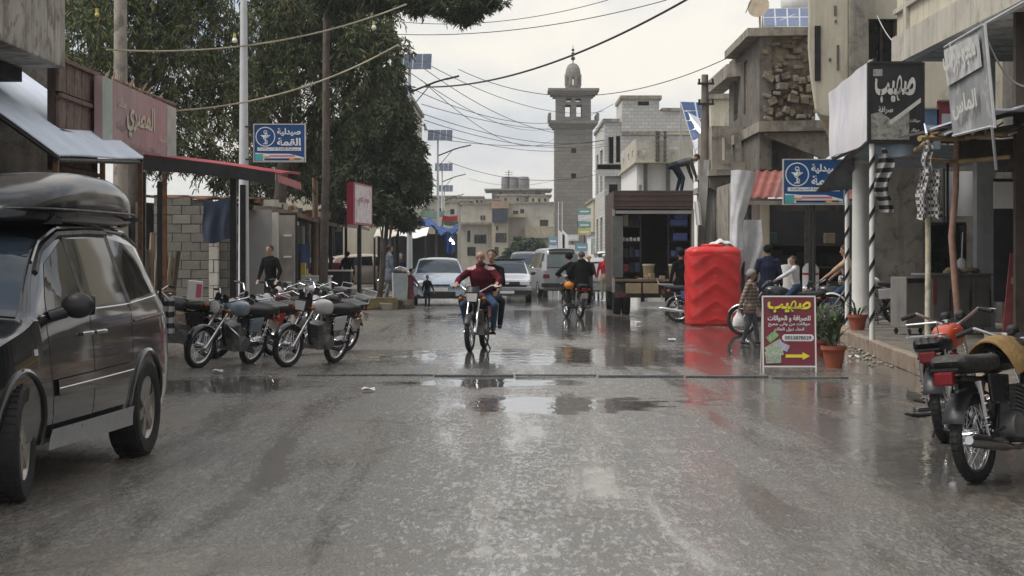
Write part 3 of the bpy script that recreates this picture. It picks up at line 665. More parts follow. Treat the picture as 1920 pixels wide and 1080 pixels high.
mb = MB(); wall(mb, (PX(1627, D) + .002, D + .2, 3.4), (1, 0, 0), 3.2, 5.6, .3, [(.0, .64, PZ(135, D) - 3.4, PZ(33, D) - 3.4)], n=(0, -1, 0)); mb.build('wall', plaster, ch)
fr = MB(); a0, a1 = PX(1627, D), PX(1687, D)
for q in (a0 + .03, a0 + .3, a1 - .08): fr.bb(q, q + .05, D + .3, D + .36, PZ(135, D), PZ(33, D))
f_ = fr.build('window', wood_d, ch); MB().bb(a0 + .02, a1 - .02, D + .4, D + .42, PZ(135, D), PZ(33, D)).build('pane', glass_d, f_)
for px, py, h_ in ((1571, 108, .5), (1566, 20, .2), (1556, 112, .06), (1567, 40, .06)):
    MB().box((PX(px, D), D - .003, PZ(py, D)), (.05, .02, h_)).build('plaster_scar', conc_d, ch)

# ---- near right building with projecting balcony
nb = thing('balcony_building', 'cream near building with deep overhanging balcony over the shop fronts', 'building', (0, 0, 0))
XB = 6.72
mb = MB(); mb.bb(XB, 11, 8, 35, 4.93, 5.2); mb.build('balcony_slab', conc, nb)
mb = MB(); mb.bb(XB - .06, XB + .12, 8, 35.1, 4.86, 5.35); mb.build('slab_edge', conc_l, nb)
mb = MB(); mb.bb(XB + .02, XB + .2, 8, 35, 5.352, 7.0); mb.bb(XB + .201, 9.2, 34.8, 35, 5.352, 7.0); mb.build('parapet', plaster, nb)
mb = MB(); mb.bb(XB - .045, XB + .018, 8, 35.05, 5.75, 5.83); mb.build('moulding', conc_l, nb)
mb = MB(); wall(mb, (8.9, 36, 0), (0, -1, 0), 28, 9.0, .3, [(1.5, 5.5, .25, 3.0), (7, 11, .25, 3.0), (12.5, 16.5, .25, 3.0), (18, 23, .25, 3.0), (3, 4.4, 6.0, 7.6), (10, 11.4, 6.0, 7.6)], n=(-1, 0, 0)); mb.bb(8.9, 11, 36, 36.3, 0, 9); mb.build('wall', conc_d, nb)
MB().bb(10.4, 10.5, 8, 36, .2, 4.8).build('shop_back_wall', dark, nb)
for yy in (34.0, 27.5, 20.5):
    mb = MB(); mb.bb(XB - .05, XB + .02, yy - .12, yy + .12, 5.36, 6.95); mb.build('pilaster', conc_l, nb)
for px, D_ in ((1818, 34.5), (1878, 28.0)):
    x = PX(px, D_) + .25; MB().box((x + (.0 if D_ > 30 else .0), D_, 2.58), (.32 if D_ > 30 else .14, .3 if D_ > 30 else .14, 4.7)).build('post', steel if D_ > 30 else wood_d, nb)
MB().bb(7.6, 13, 44.0, 44.2, 0, 4.6).build('yard_wall', conc_d, nb)
# dark lintel band with rolled shutters
for k, yy in enumerate((33, 27, 21)):
    mb = MB(); mb.bb(8.6, 8.88, yy - 2.6, yy + 2.6, 3.02, 3.5); s_ = mb.build('shutter_box', darkm, nb)
# ------------------------------------------------------------------ left side
def corrugated(name, m, parent, a, b, c, pitch=.09, amp=.018, thick=.006):
    """corrugated sheet spanned by corner a, a->b across the ribs, a->c along the ribs"""
    a, b, c = Vector(a), Vector(b), Vector(c); u = b - a; v = c - a; n = u.cross(v).normalized()
    if n.z < 0: n = -n
    k = max(8, int(u.length / pitch * 6)); mb = MB()
    mb.grid(lambda s, t_: a + u * s + v * t_ + n * (amp * math.sin(s * u.length / pitch * 2 * math.pi) + .01 * math.sin(t_ * 5 + s * 7)), k, 6, n * -thick)
    return mb.build(name, m, parent, smooth=60)
# near shop with concrete upper storey
ns = thing('concrete_shop', 'old stained concrete shop building with overhanging upper wall', 'building', (0, 0, 0))
XL = -6.32
stain = mat('stained_concrete', (.40, .37, .33), .9, var=.25, scale=1.6, col2=(.22, .185, .15), c2at=.55, streak=.85, streakcol=(.12, .10, .08), bump=.5, bscale=12)
mb = MB(); mb.bb(-12, XL, 8, 28.3, 4.18, 8.5); mb.build('upper_wall', stain, ns, bevel=.02)
mb = MB(); mb.bb(-12, XL - .6, 8, 28.25, 3.98, 4.17); mb.build('beam', dark, ns)
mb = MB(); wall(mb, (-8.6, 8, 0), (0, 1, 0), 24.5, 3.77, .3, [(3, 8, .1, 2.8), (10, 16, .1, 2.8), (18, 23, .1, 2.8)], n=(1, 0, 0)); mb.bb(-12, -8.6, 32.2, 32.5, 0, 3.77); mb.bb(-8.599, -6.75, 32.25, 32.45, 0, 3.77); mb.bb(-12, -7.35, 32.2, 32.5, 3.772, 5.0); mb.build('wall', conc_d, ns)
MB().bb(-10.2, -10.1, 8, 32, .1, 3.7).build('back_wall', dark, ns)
# wooden shutter boards beside the sign
ob = thing('wooden_cabinet', 'weathered brown wooden shutter boards under the concrete overhang', 'shutter', (-6.6, 28.4, 3.35))
wr = mat('weathered_red_wood', (.17, .115, .095), .85, var=.35, scale=4, col2=(.10, .065, .05), bump=.6, bscale=14)
MB().bb(.0, .1, 0, 2.6, -.6, 1.02).build('backing', wood_d, ob)
for j in range(3):
    for k in range(5):
        MB().bb(.1 + jit(.01), .16, .04 + k * .51, .04 + k * .51 + .46, -.52 + j * .52, -.52 + j * .52 + .45 + jit(.02)).build('board', wr, ob, bevel=.012)
for z in (-.58, -.05, .46, .98): MB().bb(.161, .21, 0, 2.6, z - .03, z + .03).build('rail', wr, ob)
# pale corrugated awning
aw = thing('metal_awning', 'pale corrugated metal awning sloping down over the pavement by the van', 'awning', (0, 0, 0))
pale = mat('pale_sheet_metal', (.72, .79, .90), .5, metal=.0, var=.08, scale=1.5, streak=.15)
e0, e1 = P(110, 291, 26.0), P(268, 297, 31.9)
r0, r1 = e0 + Vector((-2.1, 0, 1.5)), e1 + Vector((-2.1, .3, 1.5))
corrugated('sheet', pale, aw, e0, e1, r0, .14, .02)
mb = MB(); mb.tube([e0 + Vector((-.05, 0, -.06)), e1 + Vector((-.05, 0, -.06))], .035); mb.tube([e0 + Vector((0, .02, -.05)), r0 + Vector((0, .02, -.05))], .03); mb.tube([e1 + Vector((0, -.02, -.05)), r1 + Vector((0, -.02, -.05))], .03); mb.build('frame', darkm, aw)
for q in (e0, e0.lerp(e1, .5), e1): MB().bb(q.x - .09, q.x - .02, q.y + .05, q.y + .12, 0, q.z - .06).build('post', rust, aw)
# pink sign on the building
sg = thing('shop_sign', 'faded pink shop sign with pale green borders above the red awning', 'sign', (-6.25, 30.5, 3.0))
pinkm = mat('faded_pink_print', (.40, .265, .265), .7, var=.14, scale=1.2, col2=(.36, .30, .29), c2at=.6, streak=.25)
greenm = mat('faded_green_print', (.43, .47, .41), .7, var=.14, scale=2, col2=(.33, .40, .37), c2at=.55, streak=.3)
L_ = 6.7
MB().bb(-.12, 0, 0, L_, .12, 1.28).build('panel', pinkm, sg)
for (a, b_) in ((0, .75), (L_ - 1.0, L_)): MB().bb(.002, .006, a + .01, b_, .13, 1.27).build('green_border', greenm, sg)
inkm = mat('faded_cream_letters', (.56, .55, .42), .7, var=.12)
ink2 = mat('faded_grey_letters', (.30, .22, .20), .7, var=.12)
text('lettering', 'المصري', inkm, sg, (.012, 3.15, .78), (0, 1, 0), (0, 0, 1), 2.6, .62, .03)
text('small_lettering', 'محلات', inkm, sg, (.012, 1.5, .98), (0, 1, 0), (0, 0, 1), .7, .16)
text('small_lettering', 'حلويات', ink2, sg, (.012, 1.5, .6), (0, 1, 0), (0, 0, 1), .9, .18)
text('small_lettering', 'للمواد', inkm, sg, (.012, 5.2, .6), (0, 1, 0), (0, 0, 1), .8, .16)
text('small_lettering', 'جملة و مفرق', ink2, sg, (.012, 3.6, .32), (0, 1, 0), (0, 0, 1), 3.0, .16)
mb = MB()
for k in range(26):
    y = .6 + k * .2; a = Vector((-.06 + jit(.05), y, 1.27)); mb.tube([a, a + Vector((jit(.1), .25 + jit(.2), .05 + random.random() * .14))], [.025, .012], 5)
mb.tube([(-.05, 1.2, 1.31), (-.05, 6.9, 1.36)], .03); mb.build('dry_branches', wood, sg)
MB().bb(-.2, -.13, .2, .3, -3.0, 1.2).build('support_post', rust, sg); MB().bb(-.2, -.13, L_ - .3, L_ - .2, -3.0, 1.2).build('support_post', rust, sg)
# red awning
ra = thing('red_awning', 'sagging red corrugated awning on dark posts reaching towards the lamp post', 'awning', (0, 0, 0))
redm = mat('red_sheet_metal', (.36, .045, .06), .5, var=.2, scale=2, col2=(.42, .16, .16), c2at=.62, streak=.2)
n0, n1 = P(268, 292, 33.0), P(516, 322, 35.2)
corrugated('sheet', redm, ra, n0 + Vector((0, 4.2, .17)), n0, n1 + Vector((0, 4.2, .15)), .16, .022)
mb = MB()
mb.grid(lambda u, v_: n0.lerp(n1, u) + Vector((0, -.04, -.02 - .22 * v_ + .04 * math.sin(u * 3.1))), 14, 1, (0, .05, 0)); mb.build('fascia', darkm, ra)
for k in range(12):
    q = n1 + Vector((0, .2 + k * .33, -.02)); MB().grid(lambda u, v_: q + Vector((.02 * v_, u * .3, -.14 * v_ - .03 * math.sin(u * math.pi))), 4, 2, (.01, 0, 0)).build('scallop', redm, ra, smooth=50)
for px, D_ in ((266, 33.0), (437, 35.0), (300, 37.2), (455, 39.0)):
    q = P(px, 300, D_); MB().bb(q.x - .055, q.x + .055, D_, D_ + .1, 0, 2.92).build('post', plastic_b, ra)
# clutter under the red awning
mb = MB(); mb.lathe([(.29, 0), (.29, .28), (.305, .30), (.29, .32), (.29, .6), (.305, .62), (.29, .64), (.29, .9)], n=20); o = mb.build('oil_drum', rust, None, smooth=30); o.location = (PX(300, 36), 36, 0); tag(o, 'rusty oil drum under the red awning', 'drum')
random.seed(5)
for k in range(9):
    a = Vector((PX(276, 38) + k * .06, 38.0 + jit(.3), 0)); b_ = a + Vector((jit(.25) - .1, .4, 1.5 + random.random() * .6)); q = MB(); q.tube([a, b_], .035 + random.random() * .02, 5); o = q.build('timber_pole', random.choice([wood, wood_d])); tag(o, 'rough timber pole leaning in a bundle beneath the red awning', 'pole', 'timber poles leaning under the awning')
for k, (px, py, w_, d_, h_) in enumerate(((322, 560, .5, .4, .35), (350, 560, .55, .4, .3), (330, 540, .45, .4, .3))):
    z = 0.0 if k < 2 else .36; q = MB(); q.bb(-w_ / 2, w_ / 2, -d_ / 2, d_ / 2, 0, h_); o = thing('crate', ['dark wooden crate at the foot of the block wall', 'dark wooden crate beside the block wall foot with gaps', 'small wooden crate stacked on the other crates'][k], 'crate', (PX(px, 40), 40 + jit(.1), z), jit(.2))
    for s in range(4):
        MB().bb(-w_ / 2, w_ / 2, -d_ / 2 - .01, -d_ / 2 + .01, s * h_ / 4 + .008, (s + 1) * h_ / 4 - .012).build('slat', wood, o); MB().bb(-w_ / 2, w_ / 2, d_ / 2 - .01, d_ / 2 + .01, s * h_ / 4 + .008, (s + 1) * h_ / 4 - .012).build('slat', wood, o)
        for sx in (-1, 1): MB().bb(sx * w_ / 2 - .01, sx * w_ / 2 + .01, -d_ / 2 + .012, d_ / 2 - .012, s * h_ / 4 + .008, (s + 1) * h_ / 4 - .012).build('slat', wood, o)
# block wall facing the street end (45 m): every block a piece
def block_wall(name, label, x0, x1, y, z1, m, bw=.42, bh=.205, ragged=True, z0=0.0):
    root = thing(name, label, 'wall', ((x0 + x1) / 2, y, z0)); cx = (x0 + x1) / 2
    MB().bb(x0 - cx + .01, x1 - cx - .01, .03, .17, 0, z1 - z0 - .03).build('mortar_core', mortar, root)
    me = {}
    j = 0; z = 0.0
    while z < z1 - z0 - .05:
        x = x0 + (0 if j % 2 else -bw / 2)
        while x < x1 - .02:
            a, b_ = max(x, x0), min(x + bw, x1)
            if b_ - a > .06 and not (ragged and z > z1 - z0 - .25 and random.random() < .25):
                key = (round(b_ - a, 2), random.randrange(4))
                if key not in me:
                    w_ = key[0]; q = MB(); q.bb(-w_ / 2 + .007, w_ / 2 - .007, 0, .2, .006, bh - .006)
                    t_ = bpy.data.meshes.new('block'); t_.from_pydata(q.v, [], q.f); t_.materials.append(m if not isinstance(m, list) else m[key[1] % len(m)]); me[key] = t_
                o = link('block', me[key], root, .008); o.location = ((a + b_) / 2 - cx, jit(.012), z + jit(.003)); o.rotation_euler = (0, 0, jit(.008))
            x += bw
        z += bh; j += 1
    return root
random.seed(3)
block_g2 = mat('grey_block_light', (.255, .24, .21), .9, var=.25, scale=2.5, bump=.6, bscale=25)
block_wall('block_wall', 'grey concrete block wall behind the parked motorcycles', PX(288, 45), PX(398, 45), 45, PZ(372, 45), [block_g, block_g2, block_g])
block_wall('block_pillar', 'pillar of white stone blocks at the corner of the block wall', PX(391, 44.6), PX(409, 44.6), 44.6, PZ(452, 44.6), block_w, .22, .29, False)
block_wall('block_wall', 'short grey block wall between white pillar and lamp post', PX(410, 45.4), PX(446, 45.4), 45.4, PZ(385, 45.4), [block_g2, block_g])
mb = MB(); mb.grid(lambda u, v_: (PX(380, 44.2) + u * .62 + .02 * math.sin(v_ * 7), 44.2 + .06 * math.sin(u * 12 + v_ * 2) * v_, PZ(374, 44.2) - v_ * .92 - .05 * math.sin(u * 5)), 18, 12, (0, .02, 0)); o = mb.build('blue_tarpaulin', mat('blue_tarp', (.018, .028, .055), .6, var=.4, scale=3), None, smooth=60); tag(o, 'dark blue tarpaulin hung over the block wall', 'tarpaulin')
mb = MB(); mb.grid(lambda u, v_: (PX(285 + u * 180, 45.2), 45.0 + v_ * 4, PZ(370 + 6 * u, 45.2) + .12 * v_ + .03 * math.sin(u * 21)), 20, 3, (0, 0, .03)); o = mb.build('shed_roof', rust, None); tag(o, 'rusty flat sheet roof lying on the block wall', 'roof')
# grey metal shop doors and pillar behind the lamp post
sd_ = thing('shop_building', 'grey plastered shop front with pale pillar behind the lamp post', 'shop', (0, 0, 0))
mb = MB(); mb.bb(PX(466, 46), PX(508, 46), 46, 46.2, .16, 2.6); mb.build('door', mat('grey_door', (.26, .25, .25), .6, var=.12), sd_)
mb = MB(); mb.bb(PX(506, 46.5), PX(520, 46.5), 46.5, 46.8, .16, 2.55); mb.build('pillar', block_w, sd_)
mb = MB(); mb.bb(PX(522, 47), PX(551, 47), 47, 47.3, .16, 2.5); mb.build('wall_panel', block_g2, sd_)
for z in (.9, 1.5, 2.0): MB().bb(PX(532, 46.9), PX(546, 46.9), 46.86, 46.95, z, z + .04).build('shelf', whitep, sd_)
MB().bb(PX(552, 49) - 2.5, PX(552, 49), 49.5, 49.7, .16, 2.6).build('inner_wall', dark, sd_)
# long stall roof with posts
st = thing('stall_roof', 'long low timber stall roof on dark posts along the lamp post pavement', 'canopy', (0, 0, 0))
mb = MB(); mb.grid(lambda u, v_: (-5.9 - v_ * 2.6, 45.6 + u * 37, 2.64 + .05 * math.sin(u * 9) + v_ * .25), 24, 3, (0, 0, .06)); mb.build('roof', wood_d, st)
mb = MB(); mb.grid(lambda u, v_: (-5.88, 45.6 + u * 37, 2.58 + .05 * math.sin(u * 9) + v_ * .11), 24, 1, (-.05, 0, 0)); mb.build('eave_beam', wood, st)
random.seed(9)
for k in range(34):
    y = 46 + k * 1.05 + jit(.4); s_ = random.uniform(.08, .2); MB().box((-6.1 + jit(.15), y, 2.78 + s_ / 2), (s_ * 1.6, s_ * 2, s_), Matrix.Rotation(jit(1.5), 3, 'Z')).build('roof_stone', random.choice([conc, conc_l, rust]), st)
for D_, w_, m_ in ((47.0, .13, wood_d), (54.0, .26, wood_d), (61.0, .30, wood_d), (66.0, .12, darkm), (72.0, .1, darkm), (78.0, .12, wood_d)):
    MB().bb(-5.98 - w_ / 2, -5.98 + w_ / 2, D_, D_ + w_, .15, 2.66).build('post', m_, st)
# goods and counters under the stall
def stall_counter(label, D_, m_, w_=1.1, h_=.95, xo=-6.9):
    o = thing('stall_counter', label, 'counter', (xo, D_, .16)); MB().bb(-w_ / 2, w_ / 2, 0, .6, 0, h_).build('body', m_, o, bevel=.01); MB().bb(-w_ / 2 - .04, w_ / 2 + .04, -.04, .64, h_, h_ + .05).build('top', whitep, o); 
    for k in range(5): MB().bb(-w_ / 2 + .03 + k * w_ / 5, -w_ / 2 + k * w_ / 5 + w_ / 5 - .02, -.012, -.001, .08, h_ - .06).build('panel', m_, o)
    return o
stall_counter('white glass-fronted stall counter between the dark posts', 57.0, whitep, 1.3, .78, PX(575, 57))
stall_counter('dark stall counter loaded with goods under the stall roof', 64.0, darkm, 1.0, .9, PX(628, 64))
random.seed(11)
goods = [mat('goods_green', (.05, .10, .07), .7), mat('goods_red', (.30, .04, .05), .6), mat('goods_cream', (.5, .45, .33), .7), mat('goods_blue', (.06, .09, .2), .6), mat('goods_dark', (.04, .04, .045), .7), mat('goods_yellow', (.5, .36, .06), .7)]
for k in range(16):
    D_ = random.choice((56, 58, 63, 65, 70, 75)); px = 960 - (6.0 + random.random() * 1.3) * F / D_
    s_ = (random.uniform(.25, .5), .3, random.uniform(.2, .45)); o = MB().box((0, 0, s_[2] / 2), s_).build('goods_carton', goods[k % 6], None, bevel=.01); o.location = (PX(px, D_), D_ + jit(.6), (.16, 1.0, 1.02, .5)[k % 4]); tag(o, 'carton of goods stored in the shade of the stall roof', 'carton', 'cartons stored under the stall roof')
# hanging goods at the stall front
for k in range(4):
    D_ = 48.5 + k * 3.1; c = (-6.0 + jit(.2), D_, 1.75 + jit(.15)); q = MB(); q.grid(lambda u, v_: (c[0] + (u - .5) * .5, c[1] + .04 * math.sin(u * 9), c[2] - v_ * (.7 + .1 * math.sin(k))), 6, 5, (0, .03, 0)); q.tube([(c[0], c[1], c[2]), (c[0], c[1], 2.66)], .008, 4); o = q.build('hanging_garment', [goods[2], whitep, goods[4], goods[3]][k % 4], None, smooth=50); tag(o, 'garment hanging from the edge of the long stall roof', 'garment', 'garments hung along the stall')
# wall behind stalls
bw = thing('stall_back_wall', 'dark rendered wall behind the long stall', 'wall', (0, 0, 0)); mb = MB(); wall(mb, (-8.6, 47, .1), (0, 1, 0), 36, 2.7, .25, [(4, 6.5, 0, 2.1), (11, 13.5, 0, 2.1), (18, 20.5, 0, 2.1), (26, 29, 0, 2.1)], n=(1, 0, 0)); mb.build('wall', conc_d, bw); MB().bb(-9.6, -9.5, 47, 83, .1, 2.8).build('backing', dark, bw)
# rubble heap and yellow kerb block
random.seed(31)
for k in range(22):
    px = random.uniform(640, 765); D_ = random.uniform(57.5, 62.5); s_ = random.uniform(.12, .42); q = MB()
    q.add([Vector((sx * s_ * random.uniform(.35, .6), sy * s_ * random.uniform(.35, .6), s_ * .75 * (sz + 1) / 2 * random.uniform(.6, 1))) for sx in (-1, 1) for sy in (-1, 1) for sz in (-1, 1)], [(0, 1, 3, 2), (4, 6, 7, 5), (0, 4, 5, 1), (2, 3, 7, 6), (0, 2, 6, 4), (1, 5, 7, 3)])
    o = q.build('rubble_lump', random.choice([conc, rub, conc_d]), None, bevel=.015); o.location = (PX(px, D_), D_, .0 if PX(px, D_) > -4.45 else .16); o.rotation_euler = (0, 0, random.random() * 6); tag(o, 'lump of broken concrete on the lamp post pavement edge', 'rubble', 'rubble along the lamp post pavement edge')
mb = MB(); mb.bb(0, 1.3, 0, .5, 0, .34); o = mb.build('concrete_block', mat('yellow_painted_concrete', (.27, .22, .10), .9, var=.4, scale=3, bump=.5), None, bevel=.03); o.location = (PX(660, 58), 58, .0); tag(o, 'worn yellow painted concrete block on the lamp post pavement edge', 'block')

# ------------------------------------------------------------------ box sign, boards
bs = thing('box_sign', 'red sided lightbox sign with faded white face on a post', 'sign', (0, 0, 0))
D_ = 57.5
a, b_ = P(663, 341, D_), P(698, 355, D_ + 3.4)
zb0, zb1 = PZ(420, D_), PZ(341, D_)
a.z = b_.z = 0
nn = (b_ - a).normalized(); sideways = Vector((-nn.y, nn.x, 0)) * .20
MB().prism([a + Vector((0, 0, zb0)), b_ + Vector((0, 0, zb0)), b_ + Vector((0, 0, zb1)), a + Vector((0, 0, zb1))], (0, 0, 0), sideways).build('case', mat('sign_red', (.33, .02, .05), .4, var=.15), bs)
off = -sideways.normalized() * .006
MB().prism([a.lerp(b_, .06) + Vector((0, 0, zb0 + .06)) + off, a.lerp(b_, .94) + Vector((0, 0, zb0 + .06)) + off, a.lerp(b_, .94) + Vector((0, 0, zb1 - .06)) + off, a.lerp(b_, .06) + Vector((0, 0, zb1 - .06)) + off], (0, 0, 0), off * .5).build('face', mat('sign_white', (.66, .62, .63), .4, var=.12, col2=(.5, .3, .33), c2at=.57, scale=2), bs)
mid = (a + b_) / 2 + sideways / 2; MB().cyl((mid.x, mid.y, .1), (mid.x, mid.y, zb0), .05).build('post', darkm, bs)
text('lettering', 'مطعم', mat('sign_text_red', (.42, .06, .1), .5), bs, (a + b_) / 2 + Vector((0, 0, (zb0 + zb1) / 2 + .1)) + off * 2.2, nn, (0, 0, 1), (b_ - a).length * .6, .35)
ab = thing('leaning_board', 'white writing board leaning beside the girl in the dusty pink dress', 'board', (PX(752, 61), 61, .0), R(12))
MB().box((0, 0, .52), (.52, .03, 1.02), Matrix.Rotation(R(-10), 3, 'X')).build('panel', mat('pale_board', (.36, .42, .42), .6, var=.15, scale=6), ab)
for sx in (-1, 1): MB().box((sx * .255, -.01, .52), (.035, .05, 1.05), Matrix.Rotation(R(-10), 3, 'X')).build('frame_bar', whitep, ab)

# ------------------------------------------------------------------ lamp posts with solar panels
polem = mat('white_pole_paint', (.56, .58, .60), .45, metal=.1, var=.12, scale=2, streak=.35)
def lamp_post(label, px, D_, z_panel, base_r, arm=True, full=True):
    o = thing('solar_lamp_post', label, 'lamp post', (PX(px, D_), D_, 0), 0, 'solar lamp posts along the left side')
    mb = MB(); mb.tube([(0, 0, 0), (0, 0, 1.2), (0, 0, z_panel)], [base_r, base_r * .92, base_r * .45], 14); mb.build('pole', polem, o, smooth=40)
    MB().lathe([(base_r * 2, 0), (base_r * 2, .03), (base_r * 1.2, .05), (base_r * 1.15, .3)], n=12).build('base_collar', polem, o)
    if arm:
        mb = MB(); mb.tube([(0, 0, z_panel - .9), (.9, -.1, z_panel - .55), (1.35, -.15, z_panel - .42)], [.035, .035, .03], 8); mb.tube([(0, 0, z_panel - 1.5), (.75, -.08, z_panel - .62)], .018, 6); mb.build('arm', darkm, o)
        MB().box((1.5, -.16, z_panel - .4), (.5, .14, .06), Matrix.Rotation(R(-14), 3, 'Y')).build('lamp_head', darkm, o, bevel=.01)
    pm = MB(); rot = Matrix.Rotation(R(-38), 3, 'X') ; w_, h_ = 1.3, .85
    pm.box((.12, 0, z_panel + .18), (w_, h_, .04), Matrix.Rotation(R(42), 3, 'X')); pp = pm.build('panel_frame', steel, o)
    for i in range(4):
        for j in range(3):
            c = Matrix.Rotation(R(42), 3, 'X') @ Vector(((i - 1.5) * w_ / 4, (j - 1) * h_ / 3, .024)); MB().box(c + Vector((.12, 0, z_panel + .18)), (w_ / 4 - .02, h_ / 3 - .02, .008), Matrix.Rotation(R(42), 3, 'X')).build('cell', mat('street_solar_cell', (.05, .065, .10), .22, var=.2, coat=.4), pp)
    return o
lp1 = lamp_post('tall white lamp post carrying the pharmacy sign beside parked motorcycles', 457, 40.0, 8.6, .12)
lamp_post('white solar lamp post beside the pavement rubble with long arm', 768, 70.0, PZ(125, 70), .11)
lamp_post('white solar lamp post beyond the blue hatchback near tarpaulin stall', 821, 105.0, PZ(260, 105), .10)
lamp_post('small distant solar lamp post beyond the tarpaulin stall', 829, 147.0, PZ(318, 147), .10)
lamp_post('smallest distant solar lamp post before the low grey house', 833, 178.0, PZ(357, 178), .10)
# dark blue square panel behind second lamp
solar('dark blue rooftop panel beside the pine tree and second lamp post', [P(733, 167, 74), P(767, 166, 74), P(767, 192, 73.4), P(735, 195, 73.4)], 2, 2, legs=False)
# pharmacy sign maker
blue_s = mat('pharmacy_blue', (.012, .075, .23), .4, var=.08, scale=2)
sign_w = mat('sign_print_white', (.74, .76, .78), .5, var=.03)
teal_s = mat('sign_print_teal', (.08, .40, .42), .5, var=.1); pink_s = mat('sign_print_pink', (.60, .16, .25), .5, var=.1); orange_s = mat('sign_print_orange', (.70, .35, .12), .5, var=.1); navy_s = mat('sign_print_navy', (.015, .03, .10), .5)
def pharmacy(label, c, W, H, br=True, side=-1):
    o = thing('pharmacy_sign', label, 'sign', c)
    MB().bb(-W / 2, W / 2, 0, .07, -H / 2, H / 2).build('panel', blue_s, o)
    fr = MB(); t_ = .022
    for q in ((-W / 2 - t_, W / 2 + t_, H / 2, H / 2 + t_), (-W / 2 - t_, W / 2 + t_, -H / 2 - t_, -H / 2), (-W / 2 - t_, -W / 2, -H / 2, H / 2), (W / 2, W / 2 + t_, -H / 2, H / 2)): fr.bb(q[0], q[1], -.012, .082, q[2], q[3])
    fr.build('frame', steel, o)
    y = -.006; u, up = (1, 0, 0), (0, 0, 1)
    text('lettering', 'صيدلية', sign_w, o, (W * .19, y, H * .30), u, up, W * .47, H * .22, .035)
    text('lettering', 'القمة', sign_w, o, (W * .19, y, H * .03), u, up, W * .47, H * .22, .035)
    em = MB(); r = H * .26; cx, cz = -W * .28, H * .17
    em.torus((cx, y, cz), r, r * .05, 'y', 32, 6, .1); em.torus((cx, y, cz + r * .5), r * .16, r * .04, 'y', 14, 5, .1)
    em.cyl((cx, y, cz - r * .75), (cx, y, cz + r * .3), r * .055, n=6); em.box((cx, y, cz - r * .75), (r * .5, .006, r * .09))
    em.prism([(cx - r * .55, y, cz + r * .18), (cx + r * .55, y, cz + r * .18), (cx + r * .15, y, cz - r * .15), (cx - r * .15, y, cz - r * .15)], (0, 0, 0), (0, .004, 0))
    em.tube([(cx + .25 * r * math.sin(k * 1.2), y, cz - r * .7 + k * r * .14) for k in range(9)], r * .045, 5); em.build('emblem', sign_w, o)
    st_ = MB(); zc = -H * .17; st_.bb(-W * .44, W * .43, y, y + .005, zc - H * .045, zc + H * .045); st_.build('white_strip', sign_w, o)
    text('strip_lettering', 'صيدلية القمة للصيدلانية', navy_s, o, (0, y - .004, zc), u, up, W * .8, H * .06, .02)
    bd = MB()
    bd.prism([(-W * .485, y, -H * .49), (W * .485, y, -H * .49), (W * .485, y, -H * .40), (W * .2, y, -H * .30), (-W * .2, y, -H * .30), (-W * .485, y, -H * .27)], (0, 0, 0), (0, .005, 0)); bd.build('colour_band', sign_w, o)
    for (x0, x1, z0, z1, m_) in ((-.485, -.33, -.485, -.30, teal_s), (-.2, .3, -.375, -.335, pink_s), (-.3, .2, -.475, -.425, navy_s), (.2, .42, -.47, -.41, orange_s), (-.33, -.2, -.40, -.36, orange_s), (.3, .47, -.46, -.43, teal_s)): MB().bb(W * x0, W * x1, y - .005, y - .001, H * z0, H * z1).build('colour_bar', m_, o)
    if br:
        for z in (.45, -.45): MB().bb(side * W / 2 + side * .26, side * W / 2, .02, .05, H * z - .015, H * z + .015).build('bracket', darkm, o)
    return o
pharmacy('blue pharmacy sign bracketed to the tall white lamp post', P(524, 268, 39.9), 94 * 39.9 / F, 68 * 39.9 / F)

# ------------------------------------------------------------------ blue tarpaulin stall far left with lit bulbs
D_ = 100.0
ts = thing('tarpaulin_stall', 'market stall under bunched bright blue tarpaulin with lit bulbs', 'stall', (PX(822, D_), D_, 0))
btm = mat('bright_blue_tarp', (.022, .06, .20), .5, var=.45, scale=1.5, bump=.4, bscale=4)
mb = MB(); mb.grid(lambda u, v_: (-1.05 + u * 2.0, -.3 + v_ * 2.2, PZ(425, D_) + .35 * math.sin(u * 7) * .5 - .35 * u + .25 * v_ + .12 * math.sin(u * 19 + v_ * 9)), 24, 10, (0, 0, .06)); mb.build('tarpaulin', btm, ts, smooth=60)
mb = MB(); mb.grid(lambda u, v_: (.35 + u * .5, -.3 + .08 * math.sin(u * 15), PZ(438, D_) - v_ * 1.0 + .05 * math.sin(u * 9)), 10, 8, (0, .03, 0)); mb.build('hanging_flap', btm, ts, smooth=60)
for x in (-1.0, -.1, .85): MB().cyl((x, 0, 0), (x, 0, 2.9), .06).build('post', wood_d, ts)
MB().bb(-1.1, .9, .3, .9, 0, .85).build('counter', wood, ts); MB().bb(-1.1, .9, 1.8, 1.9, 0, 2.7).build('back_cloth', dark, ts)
bulbm = mat('lit_bulb', (.9, .9, .9), .3, emit=((1, .97, .92), 8))
for px, py in ((772, 441), (774, 453), (779, 458), (845, 450), (850, 456)):
    D2 = 97.0; p_ = P(px, py, D2); o = thing('stall_bulb', 'small lit white bulb hung at the far tarpaulin stall', 'bulb', p_, 0, 'lit bulbs at the far stall')
    MB().ball((0, 0, 0), .06, 10, 8).build('globe', bulbm, o, smooth=60); MB().cyl((0, 0, .06), (0, 0, .16), .035).build('socket', whitep, o); MB().cyl((0, 0, .16), (0, .6, 3.2 - p_.z + .3), .006, n=4).build('cord', darkm, o)
